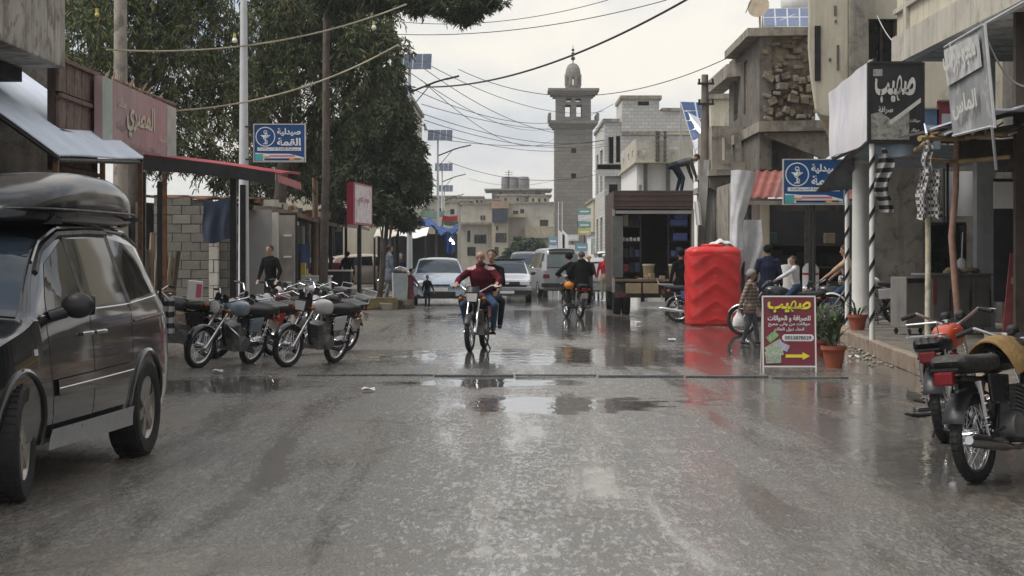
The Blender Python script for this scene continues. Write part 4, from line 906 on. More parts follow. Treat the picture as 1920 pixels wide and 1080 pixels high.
# cloth roofs & a red, white and green banner
mb = MB(); mb.grid(lambda u, v_: (PX(830, 108) + u * .8, 108, PZ(403, 108) - v_ * .3 - .08 * math.sin(u * 3)), 10, 2, (0, .03, 0)); bn = mb.build('banner', mat('banner_red', (.5, .05, .06), .8), None); tag(bn, 'red and green cloth banner above the far tarpaulin stall', 'banner')
MB().grid(lambda u, v_: (PX(832, 108) + u * .78, 108.02, PZ(414, 108) - v_ * .22 - .06 * math.sin(u * 3)), 10, 2, (0, .03, 0)).build('green_stripe', mat('banner_green', (.08, .20, .14), .8), bn)
for (px0, px1, py, D2, m_, lb) in ((742, 800, 445, 88, whitep, 'white cloth shade over a stall behind the second lamp post'), (786, 832, 408, 118, mat('green_cloth', (.16, .27, .20), .8), 'green cloth shade at the far left shops'), (700, 742, 446, 80, mat('sand_cloth', (.5, .47, .40), .8), 'pale sheet shade beyond the beige parked car')):
    o = thing('cloth_shade', lb, 'awning', (PX(px0, D2), D2, 0)); W2 = PX(px1, D2) - PX(px0, D2)
    MB().grid(lambda u, v_: (u * W2, v_ * 2.5, PZ(py, D2) + v_ * .4 + .06 * math.sin(u * 8)), 10, 4, (0, 0, .03)).build('cloth', m_, o, smooth=50)
    for x in (.05, W2 - .05): MB().cyl((x, 0, 0), (x, 0, PZ(py, D2)), .04).build('post', darkm, o)
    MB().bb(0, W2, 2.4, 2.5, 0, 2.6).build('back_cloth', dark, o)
    MB().bb(.1, W2 - .1, 1.0, 1.6, .05, .9).build('counter', wood, o)
# ------------------------------------------------------------------ trees with drooping foliage
def leaf_mat(name, cols):
    m, t, b = newmat(name)
    g_ = t.add('NewGeometry'); rp = t.add('ValToRGB', {'Fac': g_.outputs['Random Per Island']})
    el = rp.color_ramp.elements; el[0].position = 0; el[0].color = c4(cols[0][1]); el[1].position = 1; el[1].color = c4(cols[-1][1])
    for p_, c in cols[1:-1]: e_ = el.new(p_); e_.color = c4(c)
    v = t.add('TexCoord').outputs['Object']
    n = t.noise(v, .9, 4, .6)
    br = t.mix(t.ramp(n, .57, .70, 0, .7), rp.outputs[0], c4(cols[-1][1]))
    t.l.new(br, b.inputs['Base Color']); b.inputs['Roughness'].default_value = .75; b.inputs['Specular IOR Level'].default_value = .25
    b.inputs['Subsurface Weight'].default_value = 0
    return m
bark = mat('bark', (.11, .09, .075), .95, var=.35, scale=5, streak=.4, bump=.9, bscale=16)
green_leaf = leaf_mat('casuarina_foliage', [(0, (.036, .052, .026)), (.45, (.075, .10, .042)), (.85, (.135, .165, .068)), (1, (.17, .115, .066))])
pine_leaf = leaf_mat('pine_foliage', [(0, (.024, .034, .020)), (.5, (.044, .062, .030)), (.9, (.075, .09, .04)), (1, (.07, .065, .036))])
bush_leaf = leaf_mat('bush_foliage', [(0, (.022, .040, .022)), (.5, (.042, .07, .036)), (1, (.07, .10, .05))])
def tree(name, label, base, h_trunk, clumps, m, n_leaf, leaf=(.05, .38), droop=.8, lean=(0, 0), trunk_r=.22, seed=1, group=None, top=None):
    """clumps: ellipsoids (centre xyz relative to base, radii) that hold drooping sprays"""
    random.seed(seed)
    root = thing(name, label, 'tree', base, 0, group)
    mb = MB(); tp = Vector((lean[0], lean[1], h_trunk)); zt = top or max(c[2] for c, r in clumps)
    pts = [Vector((0, 0, -.05)), Vector((lean[0] * .3 + .05, lean[1] * .3, h_trunk * .4)), tp, Vector((lean[0] * 1.4, lean[1] * 1.2, (h_trunk + zt) / 2)), Vector((lean[0] * 1.6, lean[1], zt))]
    mb.tube(pts, [trunk_r * 1.25, trunk_r, trunk_r * .85, trunk_r * .55, trunk_r * .15], 10); mb.build('trunk', bark, root, smooth=50)
    for c, r in clumps:
        c = Vector(c); q = pts[2].lerp(pts[4], min(1, max(0, (c.z - h_trunk - 1) / max(1, zt - h_trunk)))); mid = q.lerp(c, .5) + Vector((jit(.2), jit(.2), .25)); b_ = MB()
        b_.tube([q, mid, c], [trunk_r * .4, trunk_r * .25, trunk_r * .08], 7)
        for k in range(5):
            e_ = c + Vector((jit(r[0]), jit(r[1]), jit(r[2]))) * .75; b_.tube([mid.lerp(c, random.random()), (mid + e_) / 2 + Vector((0, 0, .15)), e_], [trunk_r * .14, trunk_r * .08, trunk_r * .03], 5)
        b_.build('limb', bark, root, smooth=50)
    vol = [r[0] * r[1] * r[2] for c, r in clumps]; tot = sum(vol)
    vs_ = []; fs = []
    for (c, r), vv in zip(clumps, vol):
        n_s = max(8, int(n_leaf * (vv / tot) ** .8 / 26 * 1.2))
        for s in range(n_s):
            # a spray: a hanging twig with leaves; more sprays near the shell
            while True:
                d = Vector((jit(1), jit(1), jit(1)))
                if .2 < d.length < 1: break
            d *= (.72 + .28 * random.random()) / max(d.length, .55) if random.random() < .6 else 1
            o_ = Vector((c[0] + d.x * r[0], c[1] + d.y * r[1], c[2] + d.z * r[2]))
            L = random.uniform(.35, 1.1) * min(1.0, r[2]); az = random.random() * 6.28; out = Vector((math.cos(az), math.sin(az), 0))
            for k in range(26):
                t_ = random.random(); p_ = o_ + out * (t_ * L * .45) + Vector((jit(.085), jit(.085), -droop * L * t_ * t_ + jit(.05)))
                w_ = leaf[0] * random.uniform(.6, 1.3); l_ = leaf[1] * random.uniform(.5, 1.2)
                ld = (out * random.uniform(-.4, .8) + Vector((jit(.6), jit(.6), -droop + jit(.5)))).normalized(); sd2 = ld.cross(Vector((jit(1), jit(1), jit(1)))).normalized() * (w_ / 2)
                i0 = len(vs_); vs_ += [p_ - sd2 * .6, p_ + sd2 * .6, p_ + ld * l_ * .6 + sd2, p_ + ld * l_, p_ + ld * l_ * .6 - sd2]; fs.append((i0, i0 + 1, i0 + 2, i0 + 3, i0 + 4))
    me = bpy.data.meshes.new('crown'); me.from_pydata([tuple(p_) for p_ in vs_], [], fs); me.materials.append(m)
    link('crown', me, root)
    return root
def cl(D0, base, *items):
    """clumps from picture positions: (px, py, dD, rx, ry, rz)"""
    out = []
    for px, py, dd, rx, ry, rz in items:
        p_ = P(px, py, D0 + dd) - Vector(base); out.append(((p_.x, p_.y, p_.z), (rx * .9, ry * .9, rz * .88)))
    return out
b0 = (PX(235, 50), 50.0, 0)
tree('casuarina_tree', 'big drooping casuarina tree with brown patches rising above the pink sign', b0, 4.5, cl(50, b0, (160, 60, -2, 1.0, 1.5, 1.5), (250, 40, 0, 1.3, 1.6, 1.6), (330, 110, 0, 1.1, 1.6, 1.5), (250, 180, 1, 1.1, 1.5, 1.1), (380, 30, 1, 1.2, 1.8, 1.5), (370, 240, 0, .9, 1.5, 1.0), (180, -40, 0, 1.4, 1.8, 1.5), (320, -60, 0, 1.6, 1.8, 1.5), (300, 280, 2, .8, 1.3, .7), (430, 150, 1, .9, 1.5, 1.2), (420, 310, 1, .8, 1.2, .75), (150, 130, 0, .8, 1.2, 1.0)), green_leaf, 26000, (.034, .19), .62, (.3, 0), .24, 2)
b1 = (PX(505, 57), 57.0, .0)
tree('casuarina_tree', 'broad drooping casuarina tree hanging over the long stall roof', b1, 4.2, cl(57, b1, (500, 60, 0, 1.2, 1.7, 1.5), (560, 140, 0, 1.2, 1.7, 1.5), (470, 170, 0, .9, 1.5, 1.2), (620, 50, 1, 1.3, 1.8, 1.3), (560, -10, 0, 1.5, 1.8, 1.3), (680, 110, 0, 1.0, 1.6, 1.4), (640, 190, 0, 1.1, 1.5, 1.1), (520, 300, 1, 1.0, 1.4, 1.0), (480, 250, 2, .9, 1.3, 1.0), (700, 20, 0, .9, 1.4, 1.0), (720, 90, 0, .7, 1.3, .8), (600, 260, 1, .9, 1.3, .9), (470, 350, 2, .8, 1.2, .6)), green_leaf, 28000, (.036, .20), .62, (.4, 0), .2, 4)
b2 = (PX(712, 66), 66.0, .16)
tree('pine_tree', 'dark pine tree standing beside the second lamp post', b2, 2.6, cl(66, b2, (690, 240, 0, .9, 1.4, 1.0), (740, 220, 0, .8, 1.3, 1.0), (765, 290, 0, .75, 1.2, .8), (700, 320, 0, 1.1, 1.4, .9), (770, 350, 0, .7, 1.1, .6), (720, 390, 0, .9, 1.2, .5), (760, 410, 0, .5, 1.0, .35), (660, 260, 1, .8, 1.2, 1.0), (735, 150, 0, .55, 1.0, .7), (650, 330, 1, .8, 1.2, .8), (790, 320, 1, .35, .8, .4), (600, 330, 2, .9, 1.3, .9), (570, 290, 2, .8, 1.3, .9), (625, 400, 2, .6, 1, .45)), pine_leaf, 32000, (.042, .20), .5, (.25, 0), .075, 6)
b3 = (PX(640, 53) , 53.0, .16)
tree('casuarina_tree', 'overhanging casuarina branches reaching out across the road top', (PX(605, 53), 53.0, .16), 8.6, cl(53, (PX(605, 53), 53.0, .16), (790, -6, -2, .8, 1.2, .45), (850, 0, -3, .65, 1.0, .5), (900, 4, -3, .45, .8, .35), (720, -20, -1, .9, 1.2, .6), (640, -40, 0, 1.0, 1.4, .9), (870, 22, -3, .35, .7, .3), (930, -2, -3, .3, .6, .22)), pine_leaf, 15000, (.034, .19), .45, (.1, 0), .10, 8)
bb_ = (PX(985, 160), 160, 0)
tree('round_shrub_tree', 'low dark green tree at the far end of the street', bb_, .9, cl(160, bb_, (960, 478, 0, .9, 1.0, .7), (985, 466, 0, 1.2, 1.2, 1.0), (1005, 462, 0, .8, 1.0, .9), (1000, 478, 0, 1.0, 1.0, .7), (945, 486, 0, .6, .8, .4), (975, 453, 0, .5, .7, .5)), bush_leaf, 6000, (.11, .28), .3, (0, 0), .15, 9)
for px, h_, D_ in ((893, 8.2, 262), (906, 8.4, 262), (866, 8.6, 265)):
    tree('cypress_tree', 'tiny distant dark cypress behind the cream flat-roofed house', (PX(px, D_), D_, 0), 3, [((0, 0, 6.0), (.8, .8, 2.0)), ((0, 0, 8.2), (.5, .5, 1.2))], pine_leaf, 700, (.2, .5), -.3, (0, 0), .15, 12 + px, group='distant cypresses behind the houses')
for D_, px, h_ in ((60.5, 590, PZ(222, 60)),):
    o = thing('timber_pole', 'bare weathered timber utility pole standing before the casuarina', 'pole', (PX(px, D_), D_, .16)); mb = MB(); mb.tube([(0, 0, 0), (.03, 0, 2), (-.02, 0, h_)], [.10, .09, .075], 10); mb.build('shaft', wood, o, smooth=40); MB().box((0, -.14, h_ - .4), (.9, .06, .08)).build('cross_arm', wood, o)
o = thing('concrete_pole', 'round grey concrete pole rising above the pink sign', 'pole', (PX(226, 41), 41, 0)); MB().tube([(0, 0, 0), (0, 0, 9.5)], [.17, .12], 12).build('shaft', conc, o, smooth=40); MB().lathe([(.24, 0), (.24, .1), (.18, .14)], n=12).build('collar', conc, o)
# young thin trees on the lamp post pavement
for px, D_, h_, lb in ((712, 63.5, 2.9, 'thin bare sapling trunk by the dark-clothed passer-by'), (727, 64.5, 3.1, 'thin leaning sapling trunk in front of the blue-grey dressed man')):
    tree('sapling', lb, (PX(px - 3, D_), D_, .16), 1.9, [((.1, 0, 2.9), (.5, .5, .35)), ((-.15, .1, 3.2), (.45, .5, .3))], pine_leaf, 1200, (.05, .2), .3, (.12, 0), .05, px)
# ------------------------------------------------------------------ right side: shop front facing the camera at 47 m
sf = thing('shop_building', 'dark open shop front with pillars beneath the red corrugated roof', 'shop', (0, 0, 0))
D = 47.5; x0, x1 = PX(1388, D), 11.0
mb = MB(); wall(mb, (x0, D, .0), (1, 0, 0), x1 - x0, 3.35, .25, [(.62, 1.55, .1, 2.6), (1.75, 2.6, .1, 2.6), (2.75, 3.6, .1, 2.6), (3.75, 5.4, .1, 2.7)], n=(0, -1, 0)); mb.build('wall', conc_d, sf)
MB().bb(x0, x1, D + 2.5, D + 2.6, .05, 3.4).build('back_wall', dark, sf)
MB().bb(x0 - .0, x0 + .25, D + .26, D + 8, 0, 3.35).build('side_wall', conc, sf)
for k, px in enumerate((1412, 1432)): MB().bb(PX(px, D) - .12, PX(px, D) + .12, D - .15, D - .02, .1, 2.85).build('pilaster', [mat('pinkish_plaster', (.30, .25, .24), .8), plaster_y][k], sf)
rr = thing('red_roof', 'red corrugated sheet roof above the dark shop front', 'roof', (0, 0, 0))
red_r = mat('faded_red_sheet', (.25, .075, .062), .6, var=.2, scale=1.2, col2=(.32, .14, .115), c2at=.6, streak=.35)
corrugated('sheet', red_r, rr, P(1384, 371, 45.2), (P(1775, 371, 45.2)), P(1402, 320, 47.3), .2, .025)
mb = MB(); q0, q1 = P(1384, 374, 45.3), P(1775, 374, 45.3); mb.bb(q0.x, q1.x, 45.25, 45.35, q0.z - .12, q0.z - .03); mb.build('edge_beam', conc_l, rr)
for px in (1405, 1520, 1680, 1770): MB().cyl((PX(px, 45.3), 45.3, 0), (PX(px, 45.3), 45.3, q0.z - .1), .05).build('post', darkm, rr)
# goods inside
dull = mat('dull_brown_carton', (.16, .12, .085), .8, var=.25)
random.seed(17)
for k in range(26):
    px = random.choice((1445, 1460, 1500, 1515, 1540, 1560, 1655, 1670, 1690, 1705)) + jit(8); D_ = 48.6 + random.random() * 1.2; s_ = (random.uniform(.2, .45), .3, random.uniform(.15, .4)); z = random.choice((.05, .75, 1.3, 1.85))
    o = MB().box((0, 0, s_[2] / 2), s_).build('shop_carton', [goods[4], goods[0], goods[3], dull, goods[4], dull][k % 6], None, bevel=.01); o.location = (PX(px, D_), D_, z); tag(o, 'carton on the shelving inside the dark shop front', 'carton', 'cartons inside the dark shop')
for z in (.73, 1.28, 1.83):
    o = MB().bb(PX(1436, 49), PX(1720, 49), 48.4, 50.0, z - .04, z).build('shop_shelf', wood_d); tag(o, 'long dark shelf board inside the shop front', 'shelf', 'shelf boards inside the dark shop')
# white cylinders (water heaters) outside the shop
def drum(label, px, D_, r, h, m_, band=None, z=0.0, dome=True):
    o = thing('water_heater', label, 'tank', (PX(px, D_), D_, z)); MB().lathe([(r * .96, 0), (r, .03), (r, h - .05), (r * .9, h), (r * .5, h + (.09 if dome else .02)), (.02, h + (.1 if dome else .025))], n=24).build('body', m_, o, smooth=40)
    if band: MB().lathe([(r + .004, h * .86), (r + .004, h * .9)], n=24).build('band', band, o)
    MB().cyl((0, 0, h), (0, 0, h + .16), .035).build('cap', m_, o); return o
drum('plain white cylindrical tank behind the seated boy', 1480, 46.3, .235, 1.32, whitep, dome=False)
drum('white cylindrical tank with red band in front of the shop', 1520, 46.0, .19, 1.28, whitep, mat('red_band', (.5, .03, .05), .5))
# draped grey sheet on a post
o = thing('draped_sheet', 'grey plastic sheet draped over a post behind the red tank', 'tarpaulin', (PX(1392, 45), 45, 0)); MB().cyl((0, .1, 0), (.05, .1, 3.42), .05).build('post', darkm, o)
shm = mat('grey_sheeting', (.54, .56, .58), .5, var=.22, scale=3, streak=.3, bump=.3, bscale=6)
def shfn(u, v_):
    w_ = .58 * (1 - .70 * min(1, v_ * 1.6)) + .16 * v_; return (-.26 + u * w_ - .03 * v_, -.05 - .12 * math.sin(u * math.pi) + .014 * math.sin(u * 13 + v_ * 6), 3.47 - 1.80 * v_ ** 1.15 - .12 * (u - .25) ** 2 * (1 - v_) - .34 * u * min(1, v_ * 2.2) * (1 - v_))
MB().grid(shfn, 18, 22, (.0, .02, 0)).build('sheet', shm, o, smooth=60)
MB().grid(lambda u, v_: (-.1 + u * .52 + .1 * v_ * math.sin(v_ * 5), .02 + .07 * math.sin(u * 10 + v_ * 4), 2.35 - v_ * 1.1 - .25 * u * v_), 12, 12, (0, .02, 0)).build('lower_fold', shm, o, smooth=60)
# utility pole and leaning planks
o = thing('utility_pole', 'weathered wooden utility pole with insulators beside the open truck', 'pole', (PX(1323, 54), 54, 0)); h_ = PZ(140, 54); MB().tube([(.0, 0, 0), (0, 0, 2), (-.02, 0, h_)], [.21, .17, .09], 10).build('shaft', mat('grey_brown_timber', (.19, .165, .145), .9, var=.3, streak=.5, bump=.5), o, smooth=40)
for z in (h_ - .25, h_ - .8): MB().box((0, -.1, z), (.45, .05, .06)).build('cross_arm', darkm, o); [MB().cyl((sx * .18, -.1, z + .03), (sx * .18, -.1, z + .13), .03).build('insulator', plastic_b, o) for sx in (-1, 1)]
for k, (pa, pb, w_) in enumerate((((1306, 540), (1326, 300), .16), ((1313, 545), (1318, 330), .2), ((1328, 548), (1330, 350), .2))):
    a, b_ = P(*pa, 52.6), P(*pb, 53.4); a.z = .02; d = (b_ - a); q = MB(); q.box((a + b_) / 2, (w_, .05, d.length), d.to_track_quat('Z', 'Y').to_matrix()); o = q.build('plank', mat('grey_plank', (.22, .215, .205), .85, var=.25, streak=.5), None); tag(o, ['narrow grey plank leaning steeply on the utility pole', 'wide grey plank leaning on the utility pole front', 'wide grey plank leaning against the right of the utility pole'][k], 'plank')

# ------------------------------------------------------------------ red plastic water tank
tk = thing('water_tank', 'upright red ribbed plastic water tank standing on the wet road', 'tank', (PX(1336, 44.3), 44.3, 0), R(4))
redp = mat('red_plastic', (.56, .026, .026), .45, var=.15, scale=2.2, streak=.2, streakcol=(.36, .05, .045), col2=(.52, .07, .06), c2at=.6, spec=.5, bump=.1, bscale=8)
H_, WX, WY = 1.74, 1.17, .95
def tank_r(z):
    t_ = z / H_
    if t_ < .03: return .93 + .07 * t_ / .03
    if t_ > .93: return 1 - .22 * ((t_ - .93) / .07) ** 2
    return 1.0
N, Mz = 64, 90; mb = MB(); vs_ = []; fs = []
for j in range(Mz + 1):
    z = H_ * j / Mz; rr_ = tank_r(z)
    for k in range(N):
        a = 2 * math.pi * (k + .5) / N; ca, sa = math.cos(a), math.sin(a); p_ = 5.0
        rr2 = 1 / (abs(ca) ** p_ + abs(sa) ** p_) ** (1 / p_)
        X_, Y_ = ca * rr2 * WX / 2 * rr_, sa * rr2 * WY / 2 * rr_
        # chevron ribs pressed into the faces
        u = (X_ / (WX / 2)) if abs(sa) * WX > abs(ca) * WY else (Y_ / (WY / 2))
        ph = (z / H_ * 4.6 + abs(u) * 1.15) % 1.0
        rib = math.exp(-((ph - .5) / .13) ** 2) * .016 * (1 if .06 < z / H_ < .90 else 0) * min(1, (1.02 - abs(u)) * 6)
        rib -= .010 * math.exp(-((ph - .05) / .07) ** 2) * (1 if .06 < z / H_ < .90 else 0)
        vs_.append((X_ * (1 + rib / (WX / 2)), Y_ * (1 + rib / (WY / 2)), z))
for j in range(Mz):
    for k in range(N): fs.append((j * N + k, j * N + (k + 1) % N, (j + 1) * N + (k + 1) % N, (j + 1) * N + k))
fs.append(tuple(reversed(range(N)))); fs.append(tuple(Mz * N + k for k in range(N)))
mb.add(vs_, fs); mb.build('shell', redp, tk, smooth=50)
MB().lathe([(.25, H_ - .03), (.25, H_ + .045), (.22, H_ + .06), (.04, H_ + .065)], n=24).build('lid', redp, tk, smooth=30)
mb = MB(); mb.grid(lambda u, v_: (-.05 + u * .55, .1 + v_ * .4, H_ + .02 + .13 * math.sin(math.pi * u) * math.sin(math.pi * min(1, v_ + .15)) + .02 * math.sin(u * 17)), 12, 8, (0, 0, .02)); mb.build('plastic_wrap', mat('white_plastic_film', (.66, .67, .66), .4, var=.12), tk, smooth=60)

# ------------------------------------------------------------------ canopy on striped poles with signs
cn = thing('striped_pole_canopy', 'dark cloth canopy on white poles wound with black spiral tape', 'canopy', (0, 0, 0))
cloth_d = mat('dark_canopy_cloth', (.06, .065, .07), .8, var=.35, scale=2, bump=.3, bscale=6)
blue_c = mat('blue_grey_cloth', (.20, .26, .32), .7, var=.3, scale=2, streak=.3)
pz = 3.3
stripe_black = mat('black_tape', (.02, .02, .025), .5)
def striped_pole(x, y, z0, z1, parent, r=.042):
    MB().cyl((x, y, z0), (x, y, z1), r, n=12).build('pole', whitep, parent, smooth=40)
    pitch = .42; n = int((z1 - z0) / pitch * 16); mb = MB(); vs_ = []; fs = []
    for k in range(n + 1):
        a = k / 16 * 2 * math.pi; z = z0 + .02 + (z1 - z0 - .14) * k / n
        for dz in (0, .10): vs_.append((x + math.cos(a) * (r + .003), y + math.sin(a) * (r + .003), z + dz))
        if k: fs.append((2 * k - 2, 2 * k, 2 * k + 1, 2 * k - 1))
    mb.add(vs_, fs); mb.build('spiral_tape', stripe_black, parent, smooth=60, fixn=False)
x31, x38 = PX(1635, 31), PX(1585, 37.8)
striped_pole(x31, 31.0, .22, pz, cn); striped_pole(x38, 37.6, .0, pz, cn)
mb = MB(); mb.grid(lambda u, v_: (x31 + (x38 - x31) * v_ + u * 2.6 - .05, 31.0 + v_ * 6.8, pz + .05 - .14 * math.sin(u * math.pi) * (.5 + .5 * math.sin(v_ * 9)) - .1 * u), 14, 16, (0, 0, .02)); mb.build('roof_cloth', blue_c, cn, smooth=60)
mb = MB(); mb.grid(lambda u, v_: (x31 + .05 + u * 1.0, 30.98 + .03 * math.sin(u * 11), pz + .04 - v_ * (.22 + .06 * math.sin(u * 5))), 14, 4, (0, .02, 0)); mb.build('front_valance', blue_c, cn, smooth=60)
mb = MB(); mb.tube([(x31 - .05, 31, pz), (x38 - .05, 37.7, pz)], .035); mb.tube([(x31 - .05, 31, pz), (x31 + 2.6, 31, pz)], .035); mb.tube([(x38, 37.7, pz), (x38 + 2.2, 37.7, pz)], .035); mb.build('frame', darkm, cn)
# dark flap hanging in front of the right pharmacy sign
mb = MB(); a, b_, c = P(1598, 283, 36.0), P(1528, 358, 38.2), P(1600, 352, 37.0); mb.grid(lambda u, v_: a.lerp(b_.lerp(c, u), v_) + Vector((0, .05 * math.sin(u * 6), .03 * math.sin(v_ * 5))), 10, 10, (0, .02, .0)); mb.build('side_flap', cloth_d, cn, smooth=60)
# spiral checked cloth wound on the near striped pole
chk = None
m, t, b = newmat('checked_cloth'); v = t.add('TexCoord').outputs['Object']
ck = t.add('TexChecker', {'Vector': v, 'Scale': 21.0, 'Color1': (.50, .49, .47, 1), 'Color2': (.025, .025, .03, 1)}); wv = t.noise(v, 3, 3)
t.l.new(t.mix(t.ramp(wv, .35, .7, 0, .35), ck.outputs[0], (.3, .3, .3, 1)), b.inputs['Base Color']); b.inputs['Roughness'].default_value = .9; chk = m
m, t, b = newmat('striped_cloth'); v = t.add('TexCoord').outputs['Object']
wvv = t.add('TexWave', {'Vector': v, 'Scale': 2.2, 'Distortion': 1.5}, bands_direction='Z'); t.l.new(t.mix(t.ramp(wvv.outputs['Fac'], .4, .55), (.03, .03, .035, 1), (.42, .42, .41, 1)), b.inputs['Base Color']); b.inputs['Roughness'].default_value = .9; strp = m
mb = MB(); mb.grid(lambda u, v_: (x31 + .06 + u * .24 + .05 * math.sin(v_ * 8), 31.0 + .05 * math.sin(u * 9 + v_ * 6), 3.2 - v_ * 1.0), 10, 14, (0, .02, 0)); o = mb.build('striped_scarf', strp, None, smooth=60); tag(o, 'black and grey striped cloth tied to the near striped pole', 'cloth')
# white round column
o = thing('white_column', 'thick round white column behind the striped poles', 'column', (PX(1614, 36.6), 36.6, .22)); MB().lathe([(.19, 0), (.19, .12), (.165, .15), (.16, 1.6), (.15, 3.0), (.19, 3.04), (.19, 3.15)], n=24).build('shaft', mat('limewashed_column', (.58, .58, .56), .75, var=.1, scale=2, streak=.5, bump=.2), o, smooth=40); MB().bb(-.22, .22, -.22, .22, 3.15, 3.2).build('capital', conc_l, o)
# signs
ws = thing('blank_sign', 'large blank white sign panel facing the road above the striped poles', 'sign', (0, 0, 0))
a, b_ = P(1632, 0, 31.0), P(1555, 0, 37.3); zt, zb = 4.57, 3.33
mb = MB(); 
n_ = Vector((-1, -.05, 0)).normalized()
mb.grid(lambda u, v_: Vector((a.x + (b_.x - a.x) * u, a.y + (b_.y - a.y) * u, zb + (zt - zb) * v_ - .03 * math.sin(u * 5) * (1 - v_))) + n_ * (.012 * math.sin(u * 18 + v_ * 3) + .01 * math.sin(v_ * 7)), 26, 10, (.04, 0, 0)); mb.build('sheet', mat('white_banner', (.72, .70, .72), .6, var=.06, scale=.8, col2=(.62, .62, .70), c2at=.55), ws, smooth=60)
fr = MB(); 
for z in (zt, zb): fr.tube([(a.x + .07, a.y, z), (b_.x + .07, b_.y, z)], .03, 6)
for q in (a, b_, a.lerp(b_, .5)): fr.tube([(q.x + .07, q.y, pz), (q.x + .07, q.y, zt)], .03, 6)
fr.build('frame', darkm, ws)
bk = thing('black_sign', 'weathered black shop sign with white script beside the blank panel', 'sign', (PX(1679, 31), 30.95, (PZ(120, 31) + PZ(265, 31)) / 2))
W, H = PX(1728, 31) - PX(1630, 31), PZ(120, 31) - PZ(265, 31)
blk = mat('black_print', (.022, .023, .024), .5, var=.3, scale=4); gry = mat('worn_grey_print', (.33, .33, .30), .6, var=.25, scale=6, col2=(.16, .16, .14), c2at=.55); offw = mat('worn_white_letters', (.60, .60, .56), .6, var=.15, scale=8)
MB().bb(-W / 2, W / 2, 0, .06, -H / 2, H / 2).build('panel', blk, bk)
text('lettering', 'صهيب', offw, bk, (W * -.02, -.008, H * .17), (1, 0, 0), (0, 0, 1), W * .78, H * .36, .035)
text('small_lettering', 'صرافة', offw, bk, (-W * .2, -.008, -H * .10), (1, 0, 0), (0, 0, 1), W * .28, H * .10, .03)
text('small_lettering', 'حوالات', offw, bk, (W * .36, -.012, -H * .24), (1, 0, 0), (0, 0, 1), W * .2, H * .05, .03)
text('small_lettering', 'دولار', offw, bk, (W * .36, -.012, -H * .36), (1, 0, 0), (0, 0, 1), W * .16, H * .05, .03)
MB().prism([(-W * .48, -.004, -H * .48), (W * .25, -.004, -H * .48), (W * .25, -.004, -H * .06), (-W * .1, -.004, -H * .22), (-W * .3, -.004, -H * .12), (-W * .48, -.004, -H * .15)], (0, 0, 0), (0, .003, 0)).build('pale_print', gry, bk)
MB().prism([(-W * .14, -.007, -H * .25), (W * .47, -.007, H * .06), (W * .47, -.007, H * .0), (-W * .10, -.007, -H * .29)], (0, 0, 0), (0, .002, 0)).build('diagonal_band', offw, bk)
MB().bb(-W * .44, -W * .26, -.007, -.004, H * .34, H * .43).build('corner_patch', gry, bk)
fr = MB(); [fr.bb(sx * (W / 2 + .018) - .018, sx * (W / 2 + .018) + .018, -.02, .08, -H / 2 - .02, H / 2 + .02) for sx in (-1, 1)]; [fr.bb(-W / 2, W / 2, -.02, .08, sz * (H / 2 + .001) - .018 * (1 - sz), sz * (H / 2 + .001) + .018 * (1 + sz)) for sz in (-1, 1)]; fr.build('frame', darkm, bk)
fr = MB(); [fr.bb(sx * W * .45 - .02, sx * W * .45 + .02, .09, .13, -H / 2 - .12, H / 2) for sx in (-1, 1)]; fr.build('support', darkm, bk)
gs = thing('grey_sign', 'scuffed grey and white sign panel leaning over the branch stall', 'sign', (0, 0, 0))
tl, tr, br_, bl_ = P(1771, 89, 25.9), P(1841, 48, 23.85), P(1860, 237, 23.6), P(1787, 255, 25.7)
torn = mat('torn_banner', (.25, .255, .265), .6, var=.12, scale=1.2, col2=(.50, .50, .50), c2at=.60, streak=.3, streakcol=(.55, .55, .55))
mb = MB(); mb.grid(lambda u, v_: bl_.lerp(br_, u).lerp(tl.lerp(tr, u), v_) + Vector((-.006 * math.sin(u * 8 + v_ * 5), 0, 0)), 14, 14, (.03, 0, 0)); mb.build('banner', torn, gs, smooth=60)
fr = MB(); fr.tube([tr + Vector((.03, -.03, .02)), br_ + Vector((.03, -.03, -.02))], .022, 6); fr.tube([tl, tr], .018, 6); fr.tube([bl_, br_], .018, 6); fr.tube([br_, br_ + Vector((.1, .2, -.5))], .02, 6); fr.tube([tr, (XB + .1, tr.y + .3, 4.95)], .015, 6); fr.build('frame', steel, gs)
MB().prism([bl_.lerp(br_, .04).lerp(tl.lerp(tr, .04), .55) + Vector((-.03, 0, 0)), bl_.lerp(br_, .96).lerp(tl.lerp(tr, .96), .60) + Vector((-.03, 0, 0)), bl_.lerp(br_, .96).lerp(tl.lerp(tr, .96), .93) + Vector((-.03, 0, 0)), bl_.lerp(br_, .04).lerp(tl.lerp(tr, .04), .96) + Vector((-.03, 0, 0))], (0, 0, 0), (-.003, 0, 0)).build('white_band', mat('brushed_white_band', (.52, .52, .52), .6, var=.2, scale=3, streak=.8, streakcol=(.28, .28, .29)), gs)
uu = (tr - tl).normalized(); upv = (tl - bl_).normalized()
text('lettering', 'مجوهرات', offw, gs, bl_.lerp(tr, .5) + upv * .36 + Vector((-.06, 0, 0)), uu, upv, 1.65, .42, .03)
text('lettering', 'الماس', offw, gs, bl_.lerp(tr, .5) - upv * .28 + Vector((-.06, 0, 0)), uu, upv, 1.3, .3, .03)
